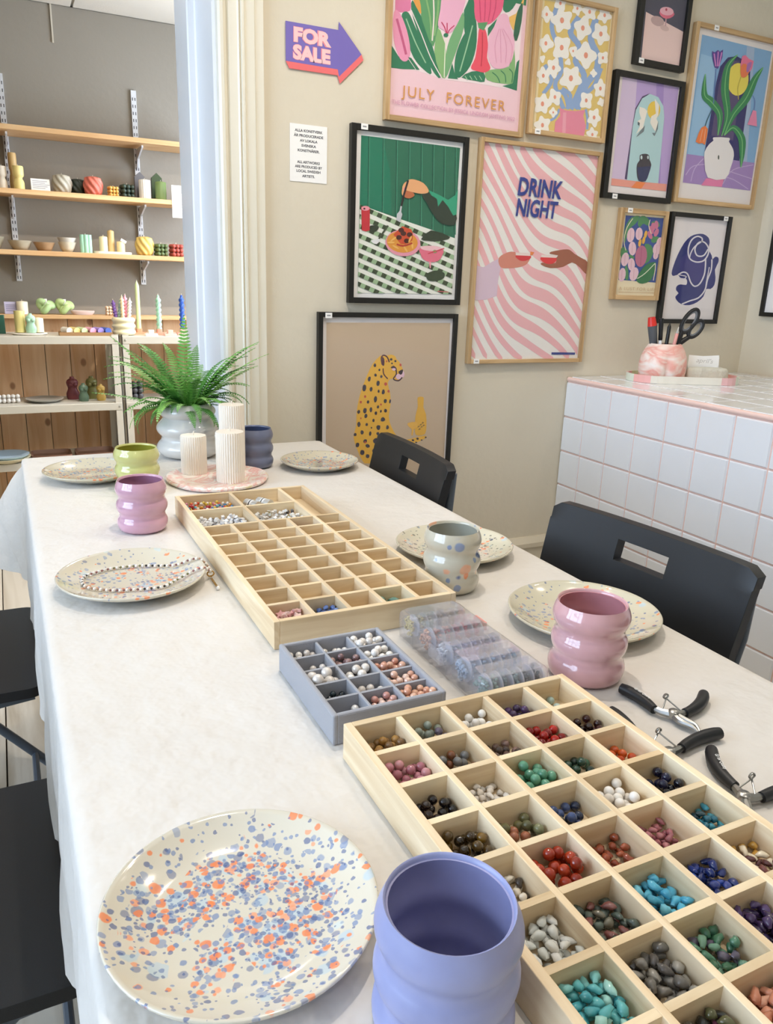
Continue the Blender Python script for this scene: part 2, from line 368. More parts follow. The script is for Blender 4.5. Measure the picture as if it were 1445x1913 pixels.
w2 = struct(MB().box(BACK_X1 + .06, BACK_X1 + .12, 3.05, 4.05, .95, 1.0).box(BACK_X1 + .06, BACK_X1 + .12, 3.05, 4.05, 2.15, 2.2).box(BACK_X1 + .06, BACK_X1 + .12, 3.05, 3.10, 1.0, 2.15).box(BACK_X1 + .06, BACK_X1 + .12, 4.0, 4.05, 1.0, 2.15).build('added_window_back_room', M_jamb, smooth=False))  # unseen window made up for the fill light, placed so it misses the reveal
MB().box(BACK_X1 + .088, BACK_X1 + .092, 3.10, 4.0, 1.0, 2.15).build('pane', M_pane, w2, smooth=False)

# ceiling lamps (their own light in the builder)
M_black = mat('black_metal', '17181a', .4)
M_bulb = mat('lamp_bulb', 'fff0d8', .5, emit=12)
def spotlight(x, y, zc, label, power, aim=None):
    t = thing('ceiling_spotlight', label, 'lamp', (x, y, zc), 0, 'ceiling spotlights')
    MB().lathe([(0, -.012), (.05, -.012), (.05, 0), (0, 0)], 20).build('base', M_black, t)
    MB().tube([(0, 0, -.012), (0, 0, -.06)], .008, 8).build('stem', M_black, t)
    MB().lathe([(.0, -.06), (.036, -.06), (.04, -.16), (.037, -.16), (.033, -.066), (0, -.066)], 20).build('shade', M_black, t)
    MB().lathe([(0, -.15), (.03, -.15), (.03, -.146), (0, -.146)], 16).build('bulb', M_bulb, t)
    l = bpy.data.lights.new('lamp_light', 'SPOT'); l.energy = power; l.color = LAMP_COL; l.spot_size = radians(150); l.spot_blend = .8; l.shadow_soft_size = .022
    o = bpy.data.objects.new('lamp_light', l); COL.objects.link(o); o.parent = t; o.location = (0, 0, -.168)
    if aim: o.rotation_euler = Vector((aim[0] - x, aim[1] - y, aim[2] - zc)).to_track_quat('-Z', 'Y').to_euler()
for (x, y, lb, w) in ((.46, 1.15, 'black ceiling spotlight above the bead trays', 2.0), (1.45, 1.30, 'black ceiling spotlight between table and tiled counter', .75), (1.0, 1.65, 'black ceiling spotlight in front of the striped poster', .85), (.9, .0, 'black ceiling spotlight above the near end of the table', .65), (2.3, 1.3, 'black ceiling spotlight above the tiled counter', .6), (-.4, -.9, 'black ceiling spotlight behind the photographer', .6)):
    spotlight(x, y, CEIL, lb, LAMP_W * w)
for (x, lb) in ((.66, 'added black spotlight in the back room behind the doorway post'), (1.25, 'added black spotlight in the back room far right')):
    spotlight(x, 3.25, BACK_CEIL, lb, ADDED_LAMP_W)  # unseen lamps added to brighten the back room, kept off the door reveal

# ================================================================== TABLE
TX0, TX1, TY0, TY1, TZ = .0136, .842, -.38, 2.172, .75
tb = thing('trestle_table', 'long rectangular table under the pale cloth', 'table', ((TX0 + TX1) / 2, .9, 0))
M_twood = wood('table_wood', 'cbb08a', 'a98a62', 'Y', 6)
ox, oy = (TX0 + TX1) / 2, .9
MB().box(TX0 + .006 - ox, TX1 - .006 - ox, TY0 + .006 - oy, TY1 - .006 - oy, TZ - .034, TZ - .004).build('tabletop', M_twood, tb, smooth=False)
for lx in (TX0 + .07, TX1 - .07):
    for ly in (TY0 + .1, TY1 - .1):
        MB().prism([(lx - ox - .028, ly - oy - .028), (lx - ox + .028, ly - oy - .028), (lx - ox + .028, ly - oy + .028), (lx - ox - .028, ly - oy + .028)], 0, TZ - .034).build('leg', M_twood, tb, smooth=False)

def tablecloth():
    rnd = random.Random(4)
    P = []; cr = .018; dens = .018
    def seg(a, b, nrm):
        L = hypot(b[0] - a[0], b[1] - a[1]); n = max(2, int(L / dens))
        for i in range(n): t = i / n; P.append((a[0] + (b[0] - a[0]) * t, a[1] + (b[1] - a[1]) * t, nrm[0], nrm[1], 0))
    def arc(cx, cy, a0):
        for i in range(10):
            a = a0 + pi / 2 * i / 10; w = sin(pi * (i + .5) / 10)
            P.append((cx + cr * cos(a), cy + cr * sin(a), cos(a), sin(a), w))
    x0, x1, y0, y1 = TX0, TX1, TY0, TY1
    seg((x0 + cr, y0), (x1 - cr, y0), (0, -1)); arc(x1 - cr, y0 + cr, -pi / 2)
    seg((x1, y0 + cr), (x1, y1 - cr), (1, 0)); arc(x1 - cr, y1 - cr, 0)
    seg((x1 - cr, y1), (x0 + cr, y1), (0, 1)); arc(x0 + cr, y1 - cr, pi / 2)
    seg((x0, y1 - cr), (x0, y0 + cr), (-1, 0)); arc(x0 + cr, y0 + cr, pi)
    n = len(P); ph = [rnd.uniform(0, 6.28) for _ in range(6)]
    rows = [(-.016, 0), (-.006, -.0008), (-.0015, -.0035), (.0, -.009), (.001, -.02)] + [(None, -.02 - .245 * (i / 14)) for i in range(1, 15)]
    vs = []; fs = []; s = 0
    cen = [(p[0], p[1]) for p in P]
    for off, dz in rows:
        for i, (x, y, nx, ny, w) in enumerate(P):
            if off is not None: o = off
            else:
                t = (-.02 - dz) / .245; sarc = i * dens
                f = .5 + .5 * sin(sarc * 21 + ph[0] + 1.3 * sin(sarc * 4 + ph[1])); g = .5 + .5 * sin(sarc * 47 + ph[2])
                wr = .0065 * sin(sarc * 90 + t * 26 + ph[3]) * sin(t * 40 + sarc * 15) 
                corner = 0
                for (cx, cy) in ((x0, y1), (x1, y1), (x0, y0), (x1, y0)):
                    d = hypot(x - cx, y - cy); corner = max(corner, math.exp(-(d / .10) ** 2))
                o = .001 + t * (.010 * f + .004 * g) + wr * min(1, t * 3) + corner * ((.13 if x < .3 and y > 1 else .07) * t ** .8)
            z = TZ + dz - (.007 * sin(i * .09) + .010 * (1 - w)) * (0 if off is not None else ((-.02 - dz) / .245) ** 3)
            vs.append((x + nx * o, y + ny * o, z))
    for j in range(len(rows) - 1):
        for i in range(n): k = (i + 1) % n; fs.append((j * n + i, j * n + k, (j + 1) * n + k, (j + 1) * n + i))
    b = MB().add(vs, fs)
    b.add([(x0 + .012, y0 + .012, TZ), (x1 - .012, y0 + .012, TZ), (x1 - .012, y1 - .012, TZ), (x0 + .012, y1 - .012, TZ)], [])
    b.f.append(tuple(range(n))); b.mi.append(0); b.v = b.v[:-4]
    return b
M_cloth = mat('tablecloth_cotton', 'ddd8d1', .85, bump=.6, bscale=22, var=.05, vscale=5, sheen=.15)
tag(tablecloth().build('tablecloth', M_cloth, angle=60), 'pale unbleached cotton tablecloth draped over the long table', 'tablecloth')

# ================================================================== CHAIRS
M_plastic = mat('black_plastic', '1b1d21', .42, bump=.06, bscale=900)
M_tube = mat('grey_steel_tube', '5a6470', .32, metal=.25)
M_rub = mat('black_rubber', '141414', .8)
def backrest_mesh():
    W, Hh, T, n, m = .434, .235, .022, 24, 12
    b = MB(); hx0, hx1, hz0, hz1 = -.055, .055, .166, .203
    ys = [-W / 2 + W * i / n for i in range(n + 1)]; zs = [Hh * j / m for j in range(m + 1)]
    ys = sorted(set([round(min(ys, key=lambda q: abs(q - h)), 6) if 0 else round(y, 6) for y in ys for h in (0,)] + [hx0, hx1])); zs = sorted(set([round(z, 6) for z in zs] + [hz0, hz1]))
    def pt(y, z, side):
        e = (2 * y / W); curve = -.013 * e * e + .0            # sides come forward (towards the sitter)
        lean = -.24 * (z - Hh)                                  # leans back with height
        edge = max(0, abs(e) - .93) / .07; roll = .0 
        rz = z
        if z > Hh - .02: rz = z - .012 * max(0, (abs(e) - .9) / .1) ** 2 * 1.0
        yy = y * (1 - .035 * (1 - z / Hh))
        return (-(curve) + lean + (T / 2 if side else -T / 2), yy, rz)
    idx = {}
    for s in (0, 1):
        for i, y in enumerate(ys):
            for j, z in enumerate(zs): idx[s, i, j] = len(b.v); b.v.append(pt(y, z, s))
    hole = lambda i, j: ys[i] >= hx0 - 1e-6 and ys[i + 1] <= hx1 + 1e-6 and zs[j] >= hz0 - 1e-6 and zs[j + 1] <= hz1 + 1e-6
    from collections import Counter
    ed = Counter(); cells = []
    for i in range(len(ys) - 1):
        for j in range(len(zs) - 1):
            if hole(i, j): continue
            cells.append((i, j)); c = [(i, j), (i + 1, j), (i + 1, j + 1), (i, j + 1)]
            for k in range(4): ed[tuple(sorted((c[k], c[(k + 1) % 4])))] += 1
            for s in (0, 1): b.f.append(tuple(idx[s, a, q] for a, q in (c if s else c[::-1]))); b.mi.append(0)
    for (a, c), q in ed.items():
        if q == 1: b.f.append((idx[0, a[0], a[1]], idx[0, c[0], c[1]], idx[1, c[0], c[1]], idx[1, a[0], a[1]])); b.mi.append(0)
    return b
def rrect(x0, x1, y0, y1, r, n=5):
    o = []
    for cx, cy, a0 in ((x1 - r, y1 - r, 0), (x0 + r, y1 - r, pi / 2), (x0 + r, y0 + r, pi), (x1 - r, y0 + r, 1.5 * pi)):
        for i in range(n + 1): a = a0 + pi / 2 * i / n; o.append((cx + r * cos(a), cy + r * sin(a)))
    return o
CH = {}
def chair_meshes():
    CH['backrest'] = backrest_mesh().mesh('backrest', M_plastic, True, 50)
    s = MB(); out = rrect(-.19, .19, -.205, .205, .035)
    s.prism(out, -.012, .008); CH['seat'] = s.mesh('seat', M_plastic, True, 40)
    def bent(pts, n=6):
        return pts
    # back-to-front leg: from the backrest side down to the front foot; front-to-back leg: from under the seat front to the rear foot
    for sgn, key in ((-1, 'a'), (1, 'b')):
        y = .197 * sgn
        CH['leg_long' + key] = MB().tube([(-.275, y, .80), (-.268, y, .70), (-.225, y, .56), (-.12, y, .40), (.19, y, .02)], .0105, 10).mesh('leg', M_tube)
        CH['leg_short' + key] = MB().tube([(.165, y * .93, .432), (.10, y * .93, .425), (.04, y * .93, .37), (-.28, y * .93, .02)], .0105, 10).mesh('leg', M_tube)
    CH['bar_front'] = MB().tube([(.15, -.197, .068), (.15, .197, .068)], .008, 8).mesh('crossbar', M_tube)
    CH['bar_rear'] = MB().tube([(-.245, -.183, .058), (-.245, .183, .058)], .008, 8).mesh('crossbar', M_tube)
    CH['foot'] = MB().lathe([(0, 0), (.013, 0), (.013, .035), (0, .035)], 12).mesh('foot_cap', M_rub)
chair_meshes()
def chair(label, x, y, rz):
    t = thing('folding_chair', label, 'chair', (x, y, 0), rz, 'black folding chairs around the table')
    put('seat', CH['seat'], t, (0, 0, .448))
    o = put('backrest', CH['backrest'], t, (-.275, 0, .587))
    bv = o.modifiers.new('bevel', 'BEVEL'); bv.width = .007; bv.segments = 3; bv.limit_method = 'ANGLE'; bv.angle_limit = radians(50)
    for k in ('leg_longa', 'leg_longb', 'leg_shorta', 'leg_shortb'): put('leg', CH[k], t)
    put('crossbar', CH['bar_front'], t); put('crossbar', CH['bar_rear'], t)
    for fx, fy in ((.19, -.197), (.19, .197), (-.28, -.183), (-.28, .183)): put('foot_cap', CH['foot'], t, (fx, fy, 0))
    return t
# local +X is the way the sitter faces; right-hand chairs face -X
def chair_at_back(label, p0, p1):
    """place a right-hand chair so that its backrest top runs from p0 to p1"""
    cx, cy = (p0[0] + p1[0]) / 2, (p0[1] + p1[1]) / 2
    a = math.atan2(p0[1] - p1[1], p0[0] - p1[0]); rz = a + pi / 2
    off = -.262
    return chair(label, cx - off * cos(rz), cy - off * sin(rz), rz)
chair_at_back('black folding chair with a handle slot, beside the pink cup in front of the tiles', (.950, 1.160), (.9985, .729))
chair_at_back('black folding chair beside the cheetah picture at the far end of the table', (.920, 1.905), (.893, 1.472))
chair_at_back('black folding chair at the right edge, nearest the camera in front of the tiles', (.950, .625), (.985, .194))
chair('black folding chair at lower left beside the big speckled plate', -.158, .955, 0)
chair('black folding chair at the left edge behind the nearest left chair', -.175, 1.670, 0)

# ================================================================== PLATES AND CUPS
ORG, BLU, DBL, LBL, SAL = 'f08a52', '6f88b4', '4f6496', 'a9cbe2', 'f0a47c'
def speck_plate(name, base, R, dens, blk=False, soft=False):
    cols = ['2f3a3a', '5b6f86', '3f4b55', '87a0b5'] if blk else [DBL, BLU, '8496b8', BLU]
    return speckle(name, base, [(48, .60 * dens, .46, [LBL, 'c3dbe4', LBL], .5), (95, .85 * dens, .42, cols, .6), (80, .62 * dens, .40, [ORG, ORG, SAL], .85), (125, .75 * dens, .42, cols, .75), (110, .45 * dens, .40, [ORG, SAL, ORG], .85), (210, .55 * dens, .42, cols[:2], .7)], radial=R, dims='2D')
PLATES = [
 ('large cream plate splashed orange and blue, in front of the lavender cup', .122, .468, .103, speck_plate('splash_near', 'dad4c3', .103, 1.3)),
 ('cream speckled plate holding the bead necklace', .148, 1.186, .112, speck_plate('splash_necklace', 'd6cfbd', .112, .42)),
 ('speckled plate at the far left corner of the table behind the yellow cup', .165, 1.905, .113, speck_plate('splash_far_left', 'cfc8b2', .113, .55)),
 ('speckled plate beside the slate blue cup at the far end', .712, 1.838, .101, speck_plate('splash_far', 'd0c9b4', .101, .7)),
 ('pale plate with dark flecks behind the splashed grey cup', .702, 1.135, .106, speck_plate('flecks', 'd5cfb9', .106, .40, True)),
 ('pale speckled plate behind the near pink cup', .727, .806, .110, speck_plate('splash_pink', 'cfc8b0', .110, .38)),
]
for lb, x, y, R, m in PLATES:
    pf = [(0, .0), (R * .62, .0), (R * .66, .002), (R * .80, .008), (R * .95, .0155), (R * .995, .0195), (R, .0215), (R * .985, .0225), (R * .95, .0195), (R * .80, .0125), (R * .68, .0068), (R * .6, .0058), (0, .0055)]
    o = MB().lathe(pf, 72).build('plate', m, None, (x, y, TZ + .0003), angle=80)
    tag(o, lb, 'plate', 'speckled plates')
def cup(label, x, y, R, H, m, m_in=None, seed=0):
    t = thing('wavy_cup', label, 'cup', (x, y, TZ + .0003), seed, 'wavy three-bulge cups')
    b = MB(); prof = [(0, 0), (R * .80, 0), (R * .86, .003)]
    hb = H / 3
    for k in range(3):
        for i in range(1, 10):
            a = pi * i / 10; r = R * (.83 + .17 * sin(a) ** .75)
            if k == 2 and i > 5: r = R * (.885 + .115 * sin(a))
            if k == 0 and i < 4: r = R * (.85 + .15 * sin(a) ** .75)
            prof.append((r, hb * k + hb * i / 10))
    prof += [(R * .905, H - .0015), (R * .89, H + .0005), (R * .865, H), (R * .85, H - .003)]
    wob = lambda t_, z, r: 1 + .012 * sin(t_ + z * 40 + seed) + .008 * sin(2 * t_ + z * 70)
    b.lathe(prof, 56, fn=wob); outer = b.build('body', m, t, angle=80)
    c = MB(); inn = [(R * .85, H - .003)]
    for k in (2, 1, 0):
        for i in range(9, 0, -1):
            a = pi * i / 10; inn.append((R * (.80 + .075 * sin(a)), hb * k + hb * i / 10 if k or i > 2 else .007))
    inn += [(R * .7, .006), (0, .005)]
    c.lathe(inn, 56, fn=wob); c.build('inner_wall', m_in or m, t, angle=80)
    return t
def glaze(name, c, rough=.1, var=.10): return mat(name, c, rough, coat=.7, var=var, vscale=22)
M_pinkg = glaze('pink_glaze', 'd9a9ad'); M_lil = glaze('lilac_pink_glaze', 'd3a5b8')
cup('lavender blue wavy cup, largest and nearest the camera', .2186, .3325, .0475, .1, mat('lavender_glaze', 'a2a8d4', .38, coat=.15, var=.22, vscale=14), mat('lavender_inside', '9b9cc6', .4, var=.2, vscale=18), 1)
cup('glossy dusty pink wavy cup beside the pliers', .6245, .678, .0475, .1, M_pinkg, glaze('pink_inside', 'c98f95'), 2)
M_gsp = speckle('grey_splash_cup', 'c9c3b0', [(38, .30, .42, [ORG, 'e8b48c', SAL], .7), (30, .36, .42, [DBL, BLU, '7f93b8'], .85), (70, .25, .42, [BLU, ORG], .8)], rough=.15)
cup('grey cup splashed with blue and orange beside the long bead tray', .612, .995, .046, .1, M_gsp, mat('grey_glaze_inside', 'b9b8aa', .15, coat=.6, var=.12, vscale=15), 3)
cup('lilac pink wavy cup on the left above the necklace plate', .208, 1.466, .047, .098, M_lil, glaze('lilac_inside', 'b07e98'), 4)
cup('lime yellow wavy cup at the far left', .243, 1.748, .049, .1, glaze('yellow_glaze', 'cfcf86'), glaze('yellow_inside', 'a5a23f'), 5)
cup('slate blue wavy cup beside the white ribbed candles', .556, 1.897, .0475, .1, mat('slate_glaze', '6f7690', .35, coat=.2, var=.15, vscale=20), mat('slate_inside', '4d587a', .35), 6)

# candles on their tray
tag(MB().lathe([(0, 0), (.112, 0), (.119, .003), (.121, .008), (.117, .012), (.108, .0115), (.100, .008), (0, .008)], 56, fn=lambda t, z, r: 1 + .02 * sin(3 * t + 1) + .012 * sin(5 * t)).build('candle_tray', marble('pink_terrazzo', ['f3ece2', 'f1e6dc', 'e9b3a8', 'f4ebe4', 'e7d7a8'], 13, .3), None, (.432, 1.788, TZ + .0003)), 'round pink marbled tray under the ribbed candles', 'tray')
M_wax = mat('ivory_wax', 'efe6d8', .5); M_wick = mat('wick', 'e8e0d0', .8)
def ribbed(label, x, y, r, h):
    t = thing('ribbed_candle', label, 'candle', (x, y, TZ + .0085), 0, 'white ribbed pillar candles')
    fn = lambda a, z, rr: 1 + (.055 * abs(sin(a * 18)) - .045 if rr > r * .97 else 0)
    MB().lathe([(0, 0), (r * .99, 0), (r, .002), (r, h - .003), (r * .965, h), (r * .5, h + .001), (0, h)], 216, fn=fn).build('wax', M_wax, t, angle=25)
    MB().tube([(0, 0, h - .002), (.001, 0, h + .007), (.003, 0, h + .010)], .0014, 6).build('wick', M_wick, t)
ribbed('short ivory ribbed candle, front left of the three on the pink tray', .390, 1.846, .0305, .092)
ribbed('medium ivory ribbed candle, nearest of the three on the pink tray', .452, 1.742, .0325, .117)
ribbed('tall ivory ribbed candle at the back of the pink tray', .486, 1.850, .031, .162)

# fern in a pearly pot
t = thing('potted_fern', 'green fern in a pearly white bubble pot at the far end of the table', 'plant', (.425, 2.072, TZ + .0003))
pf = [(0, 0), (.05, 0)]
for k, (R, z0, z1) in enumerate(((.083, .0, .052), (.082, .052, .102), (.074, .102, .142))):
    for i in range(1, 10): a = pi * i / 10; pf.append((R * (.78 + .22 * sin(a)), z0 + (z1 - z0) * i / 10))
pf += [(.056, .143), (.052, .140), (.05, .12), (0, .12)]
MB().lathe(pf, 48).build('pot', mat('pearl_glaze', 'dcdad6', .18, coat=.6, var=.08, vscale=9), t, angle=80)
MB().lathe([(0, .122), (.05, .122), (.05, .126), (0, .13)], 24).build('soil', mat('soil', '3a2a1e', .95, bump=.5), t)
GREENS = [mat('fern_green_%d' % i, c, .5, var=.25, vscale=30) for i, c in enumerate(('4f9136', '63a544', '79b854', '93c765', '3f7d30'))]
def frond(az, L, up, droop, m, seed):
    r = random.Random(seed); n = 26; pts = []; p = Vector((.02 * cos(az), .02 * sin(az), .125)); el = up
    for i in range(n + 1):
        pts.append(p.copy()); st = L / n
        p = p + Vector((cos(az) * cos(el), sin(az) * cos(el), sin(el))) * st; el -= droop / n * (0.3 + 1.4 * i / n); az += r.uniform(-.02, .02)
    b = MB(); b.tube(pts, [.0013 * (1 - .75 * i / n) for i in range(n + 1)], 5)
    for i in range(3, n + 1):
        s = i / n; d = (pts[min(i + 1, n)] - pts[i - 1]).normalized(); side = d.cross(Vector((0, 0, 1))).normalized(); nrm = side.cross(d)
        w = (.006 + .085 * L) * (sin(pi * min(1, s * .93 + .06)) ** .7) * (1.05 - .45 * s) 
        for q in (-1, 1):
            tip = pts[i] + side * q * w + d * w * .35 - nrm * w * (.10 + .15 * r.random()); e = d * (L / n) * .46
            mid = pts[i] + (tip - pts[i]) * .55
            nn = nrm * .0012
            b.add([pts[i] - e * .6, mid - e * .9 + nn, tip, mid + e * .8 + nn, pts[i] + e * .7], [(0, 1, 3, 4), (1, 2, 3)])
    return b.build('frond', m, t, angle=180)
rf = random.Random(12)
for i in range(64):
    az = rf.uniform(0, 2 * pi); big = i < 26
    L = rf.uniform(.17, .25) if big else rf.uniform(.10, .17)
    frond(az, L, rf.uniform(.75, 1.35) if big else rf.uniform(.2, 1.0), rf.uniform(.7, 1.5) if big else rf.uniform(1.2, 2.6), GREENS[rf.randrange(5)], i)
for i in range(22):
    frond(rf.uniform(0, 2 * pi), rf.uniform(.09, .15), rf.uniform(.7, 1.4), rf.uniform(1.0, 2.2), GREENS[rf.choice((0, 1, 4))], 900 + i)
for az, L, up, dr, gi in ((-.45, .25, .85, .55, 3), (-.2, .23, 1.0, .6, 2), (2.75, .25, .95, .35, 2), (2.9, .22, .3, .3, 1), (1.4, .26, 1.25, .3, 1), (-.8, .24, .75, .5, 3), (2.2, .20, 1.1, .5, 0)):
    frond(az, L, up, dr, GREENS[gi], int(az * 100) + 500)

# ================================================================== BEAD TRAYS
M_pine = wood('tray_pine', 'f0dcba', 'dec39b', 'Y', 16, .6)
M_pinex = wood('tray_pine_cross', 'eedab6', 'd8bc92', 'X', 16, .6)
BW, BL, BH, OT, DT = .2755, .647, .040, .0085, .0065     # width, length, height, outer wall, divider
CW = (BW - 2 * OT - 4 * DT) / 5; CL = (BL - 2 * OT - 11 * DT) / 12
def cx0(i): return OT + i * (CW + DT)
def cy1(j): return BL - OT - j * (CL + DT)               # far edge of row j, counted from the far end
def bead_tray(label, x, y, wide):
    t = thing('bead_tray', label, 'tray', (x, y, TZ + .0003))
    MB().box(0, OT, 0, BL, 0, BH).build('side_panel', M_pine, t, smooth=False, bevel=.0008)
    MB().box(BW - OT, BW, 0, BL, 0, BH).build('side_panel', M_pine, t, smooth=False, bevel=.0008)
    for y0 in (0, BL - OT): MB().box(OT, BW - OT, y0, y0 + OT, 0, BH).build('end_panel', M_pinex, t, smooth=False, bevel=.0008)
    MB().box(OT, BW - OT, OT, BL - OT, .001, .012).build('base_board', M_pine, t, smooth=False)
    zb, zt = .012, BH - .0006
    yfar = BL - OT; ywide = cy1(4) + DT                     # the wide section takes the first four rows
    for i in range(1, 5):
        top = ywide if (wide and i in (1, 3)) else yfar
        MB().box(cx0(i) - DT, cx0(i), OT, top, zb, zt).build('long_divider', M_pine, t, smooth=False, bevel=.0006)
    me = MB().box(0, CW, 0, DT, zb, zt - .0002).mesh('cross_divider', M_pinex, False)
    mw = MB().box(0, 2 * CW + DT, 0, DT, zb, zt - .0002).mesh('cross_divider', M_pinex, False)
    for j in range(1, 12):
        for i in range(5):
            if wide and j < 4:
                if j == 2 and i in (0, 2): put('cross_divider', mw, t, (cx0(i), cy1(j), 0))
                continue
            put('cross_divider', me, t, (cx0(i), cy1(j), 0))
    return t
T2 = (.2730, -.0150); T1 = (.2825, .888)
bead_tray('near wooden bead tray full of coloured gemstones', *T2, False)
bead_tray('far wooden bead tray with mostly empty compartments', *T1, True)

def bead_mat(name, c, rough=.12, var=.12, trans=0.0, vs=160, metal=0.0): return mat(name, c, rough, coat=.5, var=var, vscale=vs, trans=trans, metal=metal)
SPH = {}; CHIP = {}
def sphere_me(m, r, sz=1.0, seed=0):
    k = (m.name, round(r, 5), sz)
    if k not in SPH: SPH[k] = MB().ball((0, 0, 0), r, 14, 9, sz=sz).mesh('bead', m, True, 180)
    return SPH[k]
def chip_me(m, r, v):
    k = (m.name, round(r, 5), v)
    if k not in CHIP:
        rn = random.Random(v * 7 + 3); b = MB(); ph = [rn.uniform(0, 6) for _ in range(4)]
        def fn(t, z, rr): return 1 + .22 * sin(t * 2 + ph[0] + z / r * 1.2) + .14 * sin(3 * t + ph[1] - z / r * 2)
        prof = [(r * sin(pi * j / 6) if 0 < j < 6 else 0, -r * (.55 + .2 * (v % 2)) * cos(pi * j / 6)) for j in range(7)]
        b.lathe(prof, 9, sx=1.25 if v % 3 else .95, sy=.8, fn=fn); CHIP[k] = b.mesh('chip_bead', m, True, 50)
    return CHIP[k]
def pile(x0, x1, y0, y1, z0, n, r, rnd, cen=None, spread=.6, rz=1.0):
    """settled, non-overlapping positions for n beads of radius r inside a cell"""
    out = []
    for k in range(n):
        best = None
        for _ in range(26):
            if cen: x = rnd.gauss(cen[0], spread * (x1 - x0)); y = rnd.gauss(cen[1], spread * (y1 - y0))
            else: x = rnd.uniform(x0, x1); y = rnd.uniform(y0, y1)
            x = min(max(x, x0 + r * 1.02), x1 - r * 1.02); y = min(max(y, y0 + r * 1.02), y1 - r * 1.02); z = z0 + r * rz
            for (a, b, c) in out:
                d = hypot(a - x, b - y)
                if d < 2 * r: z = max(z, c + sqrt(max(0, 4 * r * r - d * d)) * rz)
            if best is None or z < best[2]: best = (x, y, z)
        out.append(best)
    return out
